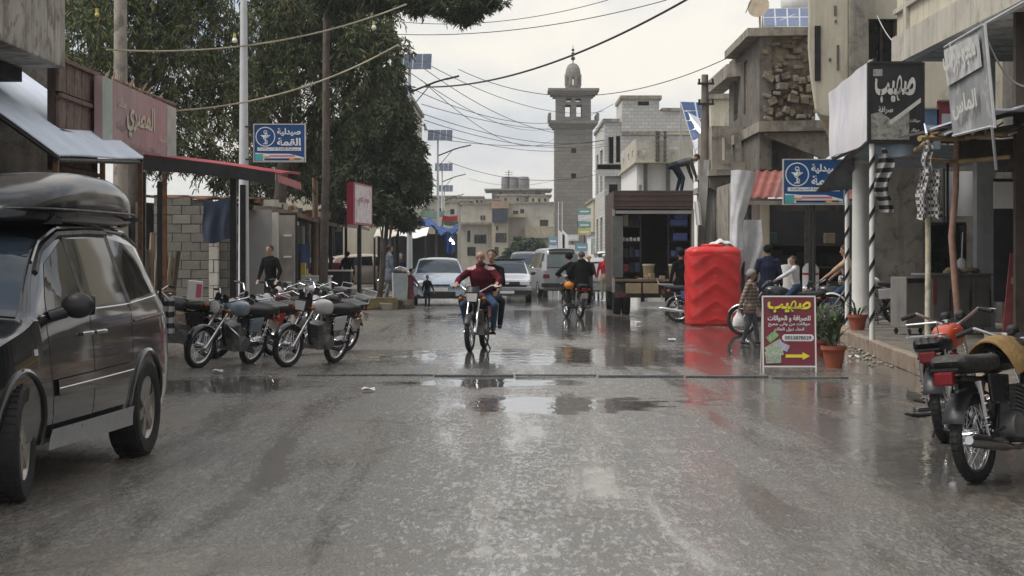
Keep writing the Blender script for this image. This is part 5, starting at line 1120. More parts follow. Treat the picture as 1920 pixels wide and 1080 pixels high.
# signs behind: blue and red shop boards
for (p0, p1, q0_, q1_, m_, lb) in ((1731, 205, 1760, 290, mat('blue_board', (.17, .27, .40), .6, var=.2), 'blue shop board behind the black sign'), (1757, 190, 1800, 262, mat('red_board', (.36, .08, .10), .6, var=.2), 'red shop board with white emblem behind the torn banner')):
    D_ = 35.5; o = thing('shop_board', lb, 'sign', (PX((p0 + q0_) / 2, D_), D_, PZ((p1 + q1_) / 2, D_))); w_, h_ = PX(q0_, D_) - PX(p0, D_), PZ(p1, D_) - PZ(q1_, D_); MB().bb(-w_ / 2, w_ / 2, 0, .05, -h_ / 2, h_ / 2).build('panel', m_, o); MB().bb(-.12, .08, -.006, -.001, -.12, .12).build('emblem', sign_w, o); MB().bb(-w_ / 2, w_ / 2, -.02, .07, h_ / 2, h_ / 2 + .03).build('top_rail', plaster_y, o)
    MB().bb(-.02, .02, .06, .1, -PZ((p1 + q1_) / 2, D_) + .22, h_ / 2).build('post', darkm, o)
pharmacy('blue pharmacy sign partly covered by the dark canopy flap', P(1526, 341, 39.6), 112 * 39.6 / F, 82 * 39.6 / F, False)
o = thing('sign_strut', 'thin pale steel strut holding the right pharmacy sign', 'strut', (0, 0, 0)); MB().tube([P(1452, 372, 41.2), P(1474, 312, 39.7)], .02, 6).build('bar', whitep, o); MB().tube([P(1440, 372, 41.2), P(1480, 372, 41.0)], .018, 6).build('foot_bar', whitep, o); MB().tube([P(1526, 382, 39.75), (PX(1526, 39.75), 39.75, 0)], .035, 8).build('mast', darkm, o)

# ------------------------------------------------------------------ rough stall of branches with checked cloth, steel counter
sl_ = thing('branch_stall', 'rough stall frame of branches and painted poles over the steel counter', 'stall', (0, 0, 0))
yellow_pole = mat('yellow_white_pole', (.46, .42, .27), .7, var=.3, scale=4, col2=(.62, .60, .54), c2at=.52)
pinkpole = mat('pinkish_branch', (.30, .17, .14), .8, var=.25, scale=3, col2=(.34, .26, .15), c2at=.55)
xa, xb = PX(1739, 27.6), PX(1795, 28.4)
MB().tube([(xa, 27.6, .22), (xa + .01, 27.6, 1.5), (xa, 27.6, 3.12)], [.042, .04, .036], 10).build('pole', yellow_pole, sl_, smooth=50)
MB().tube([(xb + .06, 28.4, .22), (xb - .02, 28.4, 1.0), (xb - .08, 28.4, 1.8), (xb - .02, 28.4, 2.5), (xb - .01, 28.4, 3.15)], [.055, .05, .05, .045, .04], 10).build('pole', pinkpole, sl_, smooth=50)
bam = mat('bamboo', (.36, .25, .12), .7, var=.3, scale=5)
for q in (((xa - .12, 27.55, 3.14), (xb + .15, 28.4, 3.2), .04), ((xb, 28.4, 3.2), (XB + .2, 27.9, 3.24), .04), ((xa, 27.6, 2.85), (xb, 28.4, 2.86), .03), ((xb, 28.4, 2.86), (XB + .2, 27.8, 2.9), .03), ((xa, 27.6, 3.1), (xa + .9, 33.5, 3.2), .035)): MB().tube([q[0], q[1]], q[2], 8).build('crossbar', bam, sl_, smooth=50)
random.seed(41)
for k in range(14): x = xa + jit(.1) + k * .09; MB().tube([(x, 27.7 + jit(.3), 3.2), (x + .25 + jit(.2), 28.0 + jit(.3), 3.3 + random.random() * .15)], [.02, .012], 5).build('stick', random.choice([bam, wood, pale]), sl_)
mb = MB(); mb.grid(lambda u, v_: (xa + .1 + u * 1.7, 27.75 + v_ * 2.5, 3.24 + .05 * math.sin(u * 12) + .06 * v_ + .06 * u), 12, 4, (0, 0, .02)); mb.build('thatch', mat('dark_thatch', (.05, .045, .04), .9, var=.4, scale=9, bump=.8), sl_)
mb = MB(); mb.grid(lambda u, v_: (XB - .45 + u * 1.6, 26.6 + v_ * 3.4, 3.42 + .24 * u + .02 * math.sin(u * 20)), 12, 3, (0, 0, .025)); mb.build('sheet', pale, sl_)
mb = MB(); mb.grid(lambda u, v_: (xb + .03 + u * .95, 28.5, 2.9 + v_ * .28 + .02 * math.sin(u * 9)), 8, 3, (0, .02, 0)); mb.build('screen_cloth', mat('dark_screen', (.055, .05, .045), .9, var=.4, scale=8), sl_)
mb = MB(); mb.grid(lambda u, v_: (PX(1728, 27.6) + u * .12 + .02 * math.sin(v_ * 12), 27.5 + .03 * math.sin(u * 9 + v_ * 5), 3.08 - v_ * .62), 8, 10, (0, .02, 0)); s1_ = mb
mb.grid(lambda u, v_: (xa - .13 - .05 * v_ + u * (.24 + .14 * v_) + .02 * math.sin(v_ * 9), 27.48 + .06 * math.sin(u * 11 + v_ * 3), 2.72 - v_ * .68 - .03 * math.sin(u * 9)), 12, 12, (0, .02, 0)); o = mb.build('checked_scarf', chk, None, smooth=60); tag(o, 'black and white checked scarf tied round the yellow stall pole', 'scarf')
# steel counter
ct = thing('steel_counter', 'long dented steel cooking counter on castors under the branch stall', 'counter', (PX(1745, 33.0), 33.0, .22), R(16))
cst = mat('brushed_grey_steel', (.26, .25, .235), .42, metal=.35, var=.22, scale=2, streak=.4)
MB().bb(0, 1.12, 0, .62, .12, .98).build('body', cst, ct, bevel=.012); MB().bb(-.03, 1.15, -.03, .65, .982, 1.02).build('top', cst, ct, bevel=.006)
for k in range(3): MB().bb(.03 + k * .37, .37 + k * .37, -.02, -.001, .16, .93).build('door', cst, ct, bevel=.006)
for k in range(3): MB().bb(.33 + k * .37, .345 + k * .37, -.045, -.021, .4, .75).build('handle', plastic_b, ct)
MB().bb(-.42, -.005, .05, .62, .12, .96).build('side_cabinet', cst, ct, bevel=.01); MB().bb(-.40, -.02, .035, .049, .86, .93).build('vent_panel', plastic_b, ct); MB().bb(.03, .1, -.026, -.021, .5, .93).build('red_label', mat('worn_red', (.26, .06, .07), .6), ct)
for x in (-.35, .1, 1.0):
    for y in (.08, .55): MB().torus((x, y, .055), .035, .02, 'x', 14, 6).build('castor', rubber, ct)
random.seed(43)
food = mat('flatbread', (.42, .33, .20), .8, var=.3, scale=14, col2=(.25, .2, .1), c2at=.55)
mb = MB(); [mb.ball((.75 + jit(.25), .3 + jit(.2), 1.03 + random.random() * .05), (.09, .08, .045), 8, 5) for k in range(16)]; o = mb.build('bread_heap', food, None, smooth=50); o.matrix_world = Matrix.Translation(ct.location) @ Matrix.Rotation(R(16), 4, 'Z'); stuff(o); tag(o, 'heap of bread and greens on the steel counter', 'food')
o = thing('plastic_bag', 'crumpled white plastic bag hanging above the steel counter', 'bag', P(1803, 492, 33.4)); MB().ball((0, 0, -.05), (.09, .06, .13), 9, 7).build('body', whitep, o, smooth=40); MB().cyl((0, 0, .05), (.02, 0, .5), .01, n=5).build('string', whitep, o)
o = thing('glass_case', 'dark glass display case standing behind the steel counter', 'case', (PX(1778, 35), 35.0, .22)); MB().bb(-.35, .32, 0, .5, 0, 1.9).build('case', darkm, o); MB().bb(-.3, .28, -.012, -.001, .9, 1.85).build('glass', glass_d, o)
o = thing('white_awning_cloth', 'white printed cloth hanging in the shop behind the counter', 'cloth', (PX(1825, 38), 38, 0)); MB().grid(lambda u, v_: (-.55 + u * .95, .05 * math.sin(u * 8), PZ(405, 38) + v_ * .85), 10, 4, (0, .02, 0)).build('cloth', mat('dull_white_cloth', (.52, .53, .55), .8, var=.12), o, smooth=50); MB().cyl((-.55, .03, .22), (-.55, .03, 3.2), .03).build('post', darkm, o)
o = thing('white_poster', 'small white poster on the dark shop front below the near balcony', 'poster', P(1882, 366, 30)); MB().box((0, 0, 0), (.30, .02, .40)).build('sheet', whitep, o); MB().bb(-.15, .15, .011, .04, -1.6, .25).build('backing_board', darkm, o)
o = thing('red_board', 'faded red menu board leaning in the shade below the near balcony', 'board', P(1900, 520, 29)); o.location.z = .22; o.rotation_euler = (R(-8), R(8), 0); MB().bb(-.18, .22, 0, .04, 0, 1.35).build('panel', mat('faded_red_board', (.22, .05, .055), .6, var=.3, scale=5), o); MB().bb(-.13, .16, -.006, -.001, .9, 1.0).build('print', mat('pinkish_print', (.42, .25, .22), .6), o)
o = thing('stepping_block', 'grey concrete block step beside the steel counter', 'block', (PX(1890, 29), 28.6, .22)); MB().bb(-.35, .5, 0, .4, 0, .2).build('step', conc, o, bevel=.02)
# ------------------------------------------------------------------ pots with plants
terra = mat('terracotta_pot', (.36, .10, .055), .75, var=.2, scale=4)
def pot_plant(label, x, y, z, r, h, kind, m_=terra):
    o = thing('potted_plant', label, 'plant', (x, y, z)); MB().lathe([(r * .68, 0), (r * .95, h * .82), (r * 1.08, h * .82), (r * 1.08, h), (r * .98, h), (r * .9, h * .9), (.01, h * .9)], n=24).build('pot', m_, o, smooth=30)
    lm = MATS.get('pot_leaf') or leaf_mat('pot_leaf', [(0, (.03, .055, .03)), (.6, (.07, .11, .05)), (1, (.16, .18, .10))]); MATS['pot_leaf'] = lm
    random.seed(int(x * 100))
    for k in range(26 if kind == 'spike' else 44):
        a = random.random() * 6.28; L = random.uniform(.28, .5) if kind == 'spike' else random.uniform(.22, .42); el = random.uniform(.5, 1.35); w_ = .035 if kind == 'spike' else .05
        b0_ = Vector((math.cos(a) * r * .2, math.sin(a) * r * .2, h * .9 + (0 if kind == 'spike' else random.random() * .38))); d = Vector((math.cos(a) * math.cos(el), math.sin(a) * math.cos(el), math.sin(el))); sdv = d.cross(Vector((0, 0, 1))).normalized() * w_ / 2; drp = Vector((0, 0, -.10))
        q = MB(); q.add([b0_ - sdv * .5, b0_ + sdv * .5, b0_ + d * L * .55 + sdv, b0_ + d * L * .55 - sdv, b0_ + d * L + drp], [(0, 1, 2, 3), (3, 2, 4)]); q.build('leaf', lm, o, fixn=False)
    if kind != 'spike':
        q = MB(); [q.tube([(jit(.05), jit(.05), h * .85), (jit(.12), jit(.12), h + .25), (jit(.16), jit(.16), h + .5)], .008, 5) for k in range(6)]; q.build('stem', bark, o)
    return o
pot_plant('terracotta pot with spiky plant on the raised pavement before the white column', PX(1608, 35.4), 35.4, .22, .175, .27, 'spike')
pot_plant('terracotta pot with leafy plant on the road beside the sandwich board', PX(1563, 27.4), 27.4, 0, .165, .29, 'leafy')
pot_plant('small dark red pot with plant behind the sandwich board', PX(1537, 30.5), 30.5, 0, .14, .24, 'leafy', mat('dark_red_pot', (.22, .05, .045), .6))
# ------------------------------------------------------------------ sandwich board
sb = thing('sandwich_board', 'maroon money exchange sandwich board with yellow arrow on the road', 'sign', (PX(1480.5, 26.2), 26.2, 0), R(-2))
maroon = mat('maroon_print', (.20, .028, .045), .45, var=.12, scale=2.5, col2=(.17, .045, .085), c2at=.55)
W, H = .67, .90; tl_ = R(-7)
rot = Matrix.Rotation(tl_, 3, 'X'); cz = .055 + H / 2
def onb(x, z, y=-.012): return Vector((0, 0, .03)) + rot @ Vector((x, y, z + cz))
MB().box(onb(0, 0, 0), (W, .018, H), rot).build('panel', maroon, sb)
fr = MB(); [fr.box(onb(sx * (W / 2 + .008), -.05, 0), (.018, .03, H + .13), rot) for sx in (-1, 1)]; fr.box(onb(0, H / 2 + .01, 0), (W + .03, .03, .02), rot); fr.box(onb(0, -H / 2 - .012, 0), (W, .024, .02), rot); fr.build('frame', whitep, sb)
fr = MB(); [fr.tube([onb(sx * W / 2, H / 2, .02), (sx * W / 2, .42, .0)], .012, 6) for sx in (-1, 1)]; fr.tube([(-W / 2, .3, .28), (W / 2, .3, .28)], .01, 6); fr.build('rear_legs', whitep, sb)
ylw = mat('yellow_print', (.80, .70, .05), .5, var=.06); up_ = rot @ Vector((0, 0, 1)); u_ = (1, 0, 0)
text('headline_shadow', 'صهيب', mat('green_shadow_print', (.22, .24, .12), .5), sb, onb(-.004, .318, -.0125), u_, up_, W * .85, .165, .03)
text('headline', 'صهيب', ylw, sb, onb(.005, .325, -.017), u_, up_, W * .84, .16, .03)
text('lettering', 'للصرافة و الحوالات', sign_w, sb, onb(0, .165, -.014), u_, up_, W * .84, .085, .03)
text('lettering', 'حوالات من والى جميع', sign_w, sb, onb(0, .09, -.014), u_, up_, W * .82, .062, .02)
text('lettering', 'انحاء دول العالم', sign_w, sb, onb(0, .02, -.014), u_, up_, W * .58, .062, .02)
pl = MB(); hw, hh = W * .31, .046
pts = [Vector((W * .17 + (hw - hh) * (1 if math.cos(a) > 0 else -1) + hh * math.cos(a), 0, -.085 + hh * math.sin(a))) for a in [i * 2 * math.pi / 24 + .01 for i in range(24)]]
pl.prism([onb(p_.x, p_.z, -.012) for p_ in pts], (0, 0, 0), (0, .002, 0)); pl.build('number_plate', sign_w, sb)
text('number', '0933878529', mat('ink_navy', (.02, .02, .04), .5), sb, onb(W * .17, -.085, -.0165), u_, up_, W * .52, .048, .02, ar=False)
ar_ = MB(); ar_.prism([onb(x, z, -.012) for x, z in ((-.05, -.345), (.17, -.345), (.17, -.375), (.27, -.325), (.17, -.275), (.17, -.305), (-.05, -.305))], (0, 0, 0), (0, .002, 0)); ar_.build('arrow', ylw, sb)
for (x, z, w_, h_, an, m_, k) in ((-.22, -.07, .15, .09, 40, mat('note_green', (.25, .42, .20), .6, var=.3, scale=30), 0), (-.20, -.20, .24, .10, 30, mat('note_pale_green', (.40, .48, .36), .6, var=.3, scale=30), 1), (-.08, -.20, .15, .09, -25, mat('note_violet', (.45, .45, .58), .6, var=.2, scale=30), 2), (-.20, -.29, .24, .09, 12, MATS['note_pale_green'], 3), (-.21, -.37, .20, .10, 2, mat('note_grey_green', (.33, .40, .33), .6, var=.4, scale=30), 4)):
    c, s = math.cos(R(an)), math.sin(R(an)); q = MB(); q.prism([onb(x + a * w_ / 2 * c - e_ * h_ / 2 * s, z + a * w_ / 2 * s + e_ * h_ / 2 * c, -.012 - .0012 * (k + 1)) for a, e_ in ((-1, -1), (1, -1), (1, 1), (-1, 1))], (0, 0, 0), (0, .001, 0)); q.build('printed_banknote', m_, sb)
# far right signs by the minaret
def plain_sign(label, px0, py0, px1, py1, D_, m_, n=1):
    o = thing('shop_sign', label, 'sign', (PX((px0 + px1) / 2, D_), D_, 0)); w_ = PX(px1, D_) - PX(px0, D_); z0, z1 = PZ(py1, D_), PZ(py0, D_)
    ms = m_ if isinstance(m_, list) else [m_]; k = len(ms)
    for i, mm in enumerate(ms): MB().bb(-w_ / 2, w_ / 2, 0, .12, z1 - (i + 1) * (z1 - z0) / k + .03, z1 - i * (z1 - z0) / k).build('panel', mm, o); MB().bb(-w_ * .35, w_ * .35, -.012, -.002, z1 - (i + .62) * (z1 - z0) / k, z1 - (i + .42) * (z1 - z0) / k).build('print_line', sign_w, o)
    MB().cyl((0, .2, 0), (0, .2, z1), .06).build('post', darkm, o); return o
gA, gB, gC, gD = mat('far_teal', (.16, .30, .28), .6), mat('far_yellow', (.52, .47, .12), .6), mat('far_white', (.60, .62, .63), .6, var=.15), mat('far_blue', (.17, .33, .44), .6)
plain_sign('stacked green, white and yellow shop sign on the minaret foot', 1084, 390, 1108, 441, 170, [gA, gC, gA, gB])
plain_sign('tall light blue shop sign left of the minaret foot', 1029, 444, 1045, 476, 165, [gD, gC])
plain_sign('white shop sign in front of the minaret foot', 1054, 459, 1078, 478, 160, gC)
plain_sign('pale shop awning sign below the stacked sign', 1062, 440, 1085, 452, 165, gC)
plain_sign('blue and white shop sign right of the minaret foot', 1080, 456, 1102, 486, 150, [gD, gC])
plain_sign('pale green shop sign beyond the truck', 1108, 447, 1142, 478, 140, mat('far_pale_green', (.42, .50, .47), .6))
for px, D_, lb in ((1047, 158, 'thin white flagpole beside the minaret foot'), (1054, 158, 'second thin white flagpole beside the minaret foot')):
    o = thing('flagpole', lb, 'pole', (PX(px, D_), D_, 0)); MB().cyl((0, 0, 0), (.0, 0, PZ(378, D_)), .035, .02).build('shaft', whitep, o)
    MB().grid(lambda u, v_: (u * .5, 0, PZ(430, D_) - v_ * 1.6 - u * .5), 4, 4, (0, .02, 0)).build('flag', whitep, o)
import numpy as np
# ------------------------------------------------------------------ cars
def interp(keys, y):
    """smooth interpolation of (y, value) keys, y descending or ascending"""
    ks = sorted(keys)
    if y <= ks[0][0]: return ks[0][1]
    if y >= ks[-1][0]: return ks[-1][1]
    for i in range(len(ks) - 1):
        if ks[i][0] <= y <= ks[i + 1][0]: break
    def slope(j):
        if j <= 0 or j >= len(ks) - 1: return 0.0
        a = (ks[j][1] - ks[j - 1][1]) / (ks[j][0] - ks[j - 1][0]); b_ = (ks[j + 1][1] - ks[j][1]) / (ks[j + 1][0] - ks[j][0])
        return 0.0 if a * b_ <= 0 else 2 * a * b_ / (a + b_)
    (x0, y0), (x1, y1) = ks[i], ks[i + 1]; h = x1 - x0; t_ = (y - x0) / h
    m0, m1 = slope(i) * h, slope(i + 1) * h
    if i == 0: m0 = (y1 - y0)
    if i == len(ks) - 2: m1 = (y1 - y0)
    return y0 * (2 * t_ ** 3 - 3 * t_ ** 2 + 1) + m0 * (t_ ** 3 - 2 * t_ ** 2 + t_) + y1 * (-2 * t_ ** 3 + 3 * t_ ** 2) + m1 * (t_ ** 3 - t_ ** 2)
class Car:
    def __init__(s, L, W, top, belt=.95, zb=.22, tumble=.20, taper=None, sill=.34, wtop=None):
        s.L, s.W, s.topk, s.belt, s.zb, s.tumble, s.sill = L, W, top, belt, zb, tumble, sill
        s.tk = taper or [(L / 2, .80), (L / 2 - .18, .90), (L / 2 - .7, .985), (0, 1.0), (-L / 2 + .6, .985), (-L / 2 + .15, .92), (-L / 2, .84)]
    def top(s, y): return interp(s.topk, y)
    def w(s, y): return s.W / 2 * interp(s.tk, y)
    def ring(s, y):
        w, t_, zb = s.w(y), s.top(y), s.zb; b_ = min(s.belt, t_ - .045)
        e_ = interp([(s.L / 2, .14), (s.L / 2 - .35, 0), (0, 0), (-s.L / 2 + .3, 0), (-s.L / 2, .10)], y); zb = zb + e_ * .6
        g_ = max(0, min(1, (t_ - s.belt) / .5)); wh = w * (.93 - s.tumble * g_); er = .03 + .05 * g_
        return [(0, zb), (w * .82, zb), (w * .955, zb + .07), (w * .985, zb + .2), (w, max(zb + .25, .62)), (w * .992, (b_ + .62) / 2 if b_ > .7 else b_ - .03), (w * .965, b_), (lambda z=t_ - er: (wh * .25 + w * .955 * .75 if g_ < .05 else w * .955 + (wh - w * .955) * .5, (b_ + z) / 2))(), (wh, t_ - er), (wh * .93, t_ - er * .4), (wh * .75, t_ - er * .08), (wh * .4, t_ + .012 * g_), (0, t_ + .018 * g_)]
    def sx(s, y, z):            # half width of the outer skin at height z
        r = s.ring(y)
        for i in range(2, 8):
            (x0, z0), (x1, z1) = r[i], r[i + 1]
            if z0 <= z <= z1: return x0 + (x1 - x0) * (z - z0) / max(1e-6, z1 - z0)
        return r[8][0] if z > r[8][1] else r[2][0]
    def zt(s, y, f):            # top skin: f 0..1 of the roof half width
        r = s.ring(y); wh = r[8][0]; x = f * wh
        for i in range(8, 12):
            (x0, z0), (x1, z1) = r[i], r[i + 1]
            if x1 <= x <= x0: return x, z1 + (z0 - z1) * ((x - x1) / max(1e-6, x0 - x1))
        return x, r[8][1]
    def body(s, root, m, arches, ra, n=90, name='body', arch_w=.28):
        mb = MB(); rows = []
        ys = [s.L / 2 - s.L * i / n for i in range(n + 1)]
        for y in ys:
            h = s.ring(y); rows.append([(x, y, z) for x, z in h] + [(-x, y, z) for x, z in reversed(h[1:-1])])
        k = len(rows[0]); vs_ = [p_ for r in rows for p_ in r]; fs = []
        for i in range(n):
            for j in range(k): fs.append((i * k + j, i * k + (j + 1) % k, (i + 1) * k + (j + 1) % k, (i + 1) * k + j))
        fs.append(tuple(range(k))); fs.append(tuple(reversed(range(n * k, n * k + k))))
        mb.add(vs_, fs); o = mb.build(name, [m, dark], root, smooth=38)
        cu = MB()
        for y in arches:
            for sx in (-1, 1): cu.cyl((sx * (s.w(y) - arch_w), y, s.ra_z), (sx * (s.w(y) + .3), y, s.ra_z), ra, n=40)
        c = cu.build('cutter', dark)
        md = o.modifiers.new('b', 'BOOLEAN'); md.object = c; md.operation = 'DIFFERENCE'; md.solver = 'EXACT'; md.material_mode = 'TRANSFER'
        me = evalmesh(o, name); old = o.data; o.modifiers.clear(); o.data = me; bpy.data.objects.remove(c)
        me.shade_smooth(); me.set_sharp_from_angle(angle=R(38))
        return o
    def side_panel(s, name, poly_lo, poly_hi, m, parent, sgn, off=.004, nu=14, nv=6):
        """panel on the side skin between two polylines (y,z) of equal parameter"""
        def at(pl, u):
            f = u * (len(pl) - 1); i = min(int(f), len(pl) - 2); f -= i
            return pl[i][0] + (pl[i + 1][0] - pl[i][0]) * f, pl[i][1] + (pl[i + 1][1] - pl[i][1]) * f
        def fn(u, v_):
            a, b_ = at(poly_lo, u), at(poly_hi, u); y, z = a[0] + (b_[0] - a[0]) * v_, a[1] + (b_[1] - a[1]) * v_
            return (sgn * (s.sx(y, z) + off), y, z)
        return MB().grid(fn, nu, nv, (-sgn * .004, 0, 0)).build(name, m, parent, smooth=40)
    def strip(s, name, pts, wd, m, parent, sgn, off=.0025):
        """thin line along the side skin through (y,z) points"""
        mb = MB(); P2 = []
        for i in range(len(pts) - 1):
            for k in range(8): f = k / 8; P2.append((pts[i][0] + (pts[i + 1][0] - pts[i][0]) * f, pts[i][1] + (pts[i + 1][1] - pts[i][1]) * f))
        P2.append(pts[-1]); mb.tube([(sgn * (s.sx(y, z) + off - wd * .3), y, z) for y, z in P2], wd / 2, 5); return mb.build(name, m, parent, smooth=60)
    def screen(s, name, y0, y1, m, parent, f=.9, off=.006, n=10):
        d = 1 if y0 > y1 else -1
        def fn(u, v_):
            y = y0 + (y1 - y0) * v_; x, z = s.zt(y, abs(u * 2 - 1) * f); return ((1 if u > .5 else -1) * x, y + d * off, z + off)
        return MB().grid(fn, 14, n, (0, -d * .003, -.003)).build(name, m, parent, smooth=60)
def car_wheel(root, x, y, r, wd, sgn, rim_m, steer=0.0, spokes=6, name='wheel'):
    """rim mesh with the tyre as sub-part; outer face towards sgn"""
    X = Matrix.Translation((x, y, r)) @ Matrix.Rotation(steer, 4, 'Z')
    mb = MB(); mb.x = X; ri = r * .66; h = wd / 2
    mb.lathe([(ri * .98, -h * .8), (ri, -h * .8), (ri * .9, -h * .5), (ri * .88, h * .5), (ri, h * .85), (ri * 1.03, h * .9), (ri * .95, h * .8), (ri * .86, h * .55)] if sgn > 0 else [(ri * .98, h * .8), (ri, h * .8), (ri * .9, h * .5), (ri * .88, -h * .5), (ri, -h * .85), (ri * 1.03, -h * .9), (ri * .95, -h * .8), (ri * .86, -h * .55)], n=32, axis='x', cap=False)
    mb.cyl((sgn * h * .3, 0, 0), (sgn * h * .82, 0, 0), ri * .22, n=16)
    for k in range(spokes):
        a = 2 * math.pi * k / spokes + .2; rm = Matrix.Rotation(a, 3, 'X')
        mb.box(rm @ Vector((sgn * h * .62, 0, ri * .52)), (h * .3, ri * .30, ri * .8), rm)
    w_ = mb.build(name, rim_m, root, smooth=30)
    t_ = MB(); t_.x = X; R_ = r
    t_.lathe([(ri * .97, -h * .85), (ri * 1.1, -h * .98), (R_ * .93, -h), (R_ * .985, -h * .86), (R_, -h * .55), (R_, h * .55), (R_ * .985, h * .86), (R_ * .93, h), (ri * 1.1, h * .98), (ri * .97, h * .85)], n=40, axis='x', cap=False)
    for k in range(44):
        a = 2 * math.pi * k / 44; rm = Matrix.Rotation(a, 3, 'X')
        for q in (-.6, 0, .6): t_.box(rm @ Vector((q * h, 0, R_ + .001)), (h * .5, .022, .008), rm)
    t_.build('tyre', rubber, w_, smooth=35)
    d_ = MB(); d_.x = X; d_.cyl((-sgn * .01, 0, 0), (sgn * h * .2, 0, 0), ri * .85, n=24); d_.build('brake_disc', darkm, w_)
    return w_
# ---- the dark people carrier on the left
paint = mat('dark_grey_metallic', (.014, .015, .017), .2, metal=.1, var=.2, scale=1.5, streak=.15, streakcol=(.03, .03, .029), coat=.9, spec=.45, rvar=.03)
alloy = mat('alloy_rim', (.42, .39, .35), .35, metal=.8, var=.12, scale=6)
tint = mat('tinted_glass', (.008, .009, .010), .04, var=.1, rvar=.01, spec=.45)
screen_g = mat('windscreen_glass', (.028, .040, .055), .05, var=.15, rvar=.02, spec=.7)
def carnival():
    L = 4.81; y_f, y_r = 1.53, -1.36
    c = Car(L, 1.96, [(L / 2, .66), (L / 2 - .06, .80), (L / 2 - .25, .93), (L / 2 - .6, 1.02), (L / 2 - 1.08, 1.12), (L / 2 - 1.45, 1.36), (L / 2 - 1.85, 1.60), (L / 2 - 2.2, 1.70), (-.2, 1.765), (-1.2, 1.755), (-1.75, 1.71), (-2.05, 1.60), (-2.25, 1.30), (-2.36, 1.0), (-L / 2, .7)], belt=1.10, zb=.27, tumble=.17)
    c.ra_z = .37
    root = thing('people_carrier', 'dark grey people carrier with black roof box parked by the pale awning', 'car', (-3.84, 13.90, 0), R(180 - 4.6))
    body = c.body(root, paint, (y_f, y_r), .415, 110)
    # van faces the camera: its own left side is towards the road -> local -X
    for sg in (-1, 1):
        fd = c.side_panel('side_window', [(.92, 1.15), (.10, 1.165)], [(.55, 1.46), (.10, 1.63)], tint, root, sg)
        c.side_panel('side_window', [(.04, 1.165), (-.98, 1.18)], [(.04, 1.63), (-.92, 1.645)], tint, root, sg)
        c.side_panel('side_window', [(-1.06, 1.18), (-1.98, 1.24)], [(-1.0, 1.645), (-1.70, 1.585)], tint, root, sg)
        c.side_panel('door_pillar', [(.105, 1.13), (.035, 1.13)], [(.105, 1.66), (.035, 1.66)], plastic_b, root, sg, .0055, 3, 8)
        c.side_panel('door_pillar', [(-.975, 1.14), (-1.065, 1.14)], [(-.915, 1.67), (-1.005, 1.67)], plastic_b, root, sg, .0055, 3, 8)
        c.strip('belt_trim', [(1.05, 1.125), (.3, 1.14), (-.9, 1.155), (-1.92, 1.205)], .014, chrome, root, sg, .004)
        c.strip('rain_visor', [(.78, 1.40), (.5, 1.56), (.2, 1.655), (-.45, 1.675), (-.98, 1.675)], .05, plastic_b, root, sg, .014)
        c.strip('roof_gutter', [(.95, 1.47), (.6, 1.60), (.2, 1.70), (-.8, 1.715), (-1.5, 1.69), (-1.9, 1.58)], .03, paint, root, sg, .004)
        for pts in ([(1.02, 1.11), (1.0, .8), (.93, .45), (.9, .36)], [(.07, 1.14), (.06, .8), (.05, .36)], [(-1.0, 1.15), (-.96, .85), (-.84, .55), (-.8, .36)]): c.strip('door_gap', pts, .009, dark, root, sg, .001)
        c.strip('slide_rail', [(-1.05, 1.03), (-1.95, 1.06)], .028, plastic_b, root, sg, .004)
        c.side_panel('side_moulding', [(.90, .60), (-.86, .63)], [(.92, .71), (-.90, .735)], paint, root, sg, .02, 12, 2)
        c.strip('moulding_chrome', [(.91, .655), (-.88, .68)], .009, chrome, root, sg, .024)
        c.side_panel('sill_step', [(1.06, .27), (-.92, .27)], [(1.02, .40), (-.9, .41)], mat('silver_sill', (.42, .43, .45), .35, metal=.5, var=.1), root, sg, .045, 12, 3)
        for yy in (.22, -.10):
            h_ = MB(); h_.tube([(sg * (c.sx(yy + .1, 1.0) + .012), yy + .1, .985), (sg * (c.sx(yy, 1.0) + .045), yy + .05, .99), (sg * (c.sx(yy, 1.0) + .045), yy - .03, .99), (sg * (c.sx(yy, 1.0) + .012), yy - .09, .99)], .014, 8); h_.build('door_handle', chrome, root, smooth=60)
        # mirror
        mr = MB(); mr.ball((sg * 1.10, .86, 1.19), (.11, .08, .085), 16, 10); mr.tube([(sg * .93, .92, 1.12), (sg * 1.03, .88, 1.15)], .04, 8); mo = mr.build('door_mirror', plastic_b, root, smooth=60)
        MB().box((sg * 1.10, .785, 1.19), (.19, .012, .13)).build('mirror_glass', chrome, mo)
        # arches and front lamp
        for y_ in (y_f, y_r):
            ar_ = MB(); pts = [(sg * (c.sx(y_ + .43 * math.cos(a), .37 + .43 * math.sin(a)) + .004), y_ + .43 * math.cos(a), .37 + .43 * math.sin(a)) for a in [R(-8 + i * 196 / 22) for i in range(23)]]; ar_.tube(pts, .02, 6); ar_.build('wheel_arch', paint, root, smooth=60)
        c.side_panel('head_lamp', [(2.14, .70), (2.34, .68)], [(2.02, .84), (2.30, .77)], lens_c, root, sg, .006, 8, 4)
        c.side_panel('indicator', [(1.32, .885), (1.26, .885)], [(1.32, .925), (1.26, .925)], lens_c, root, sg, .008, 3, 2)
        for y_, st_ in ((y_f, R(-7)), (y_r, 0)): car_wheel(root, sg * .865, y_, .362, .235, sg, alloy, -st_ * 1.3)
    c.screen('windscreen', L / 2 - 1.12, L / 2 - 1.98, screen_g, root, .93, .006, 14)
    c.screen('rear_window', -2.10, -2.24, tint, root, .85, .006, 6)
    wp = MB(); wp.tube([(.55, L / 2 - 1.06, 1.135), (.1, L / 2 - 1.22, 1.215), (-.35, L / 2 - 1.16, 1.19)], .011, 5); wp.tube([(-.1, L / 2 - 1.05, 1.135), (-.5, L / 2 - 1.22, 1.20)], .011, 5); wp.build('wiper', plastic_b, root)
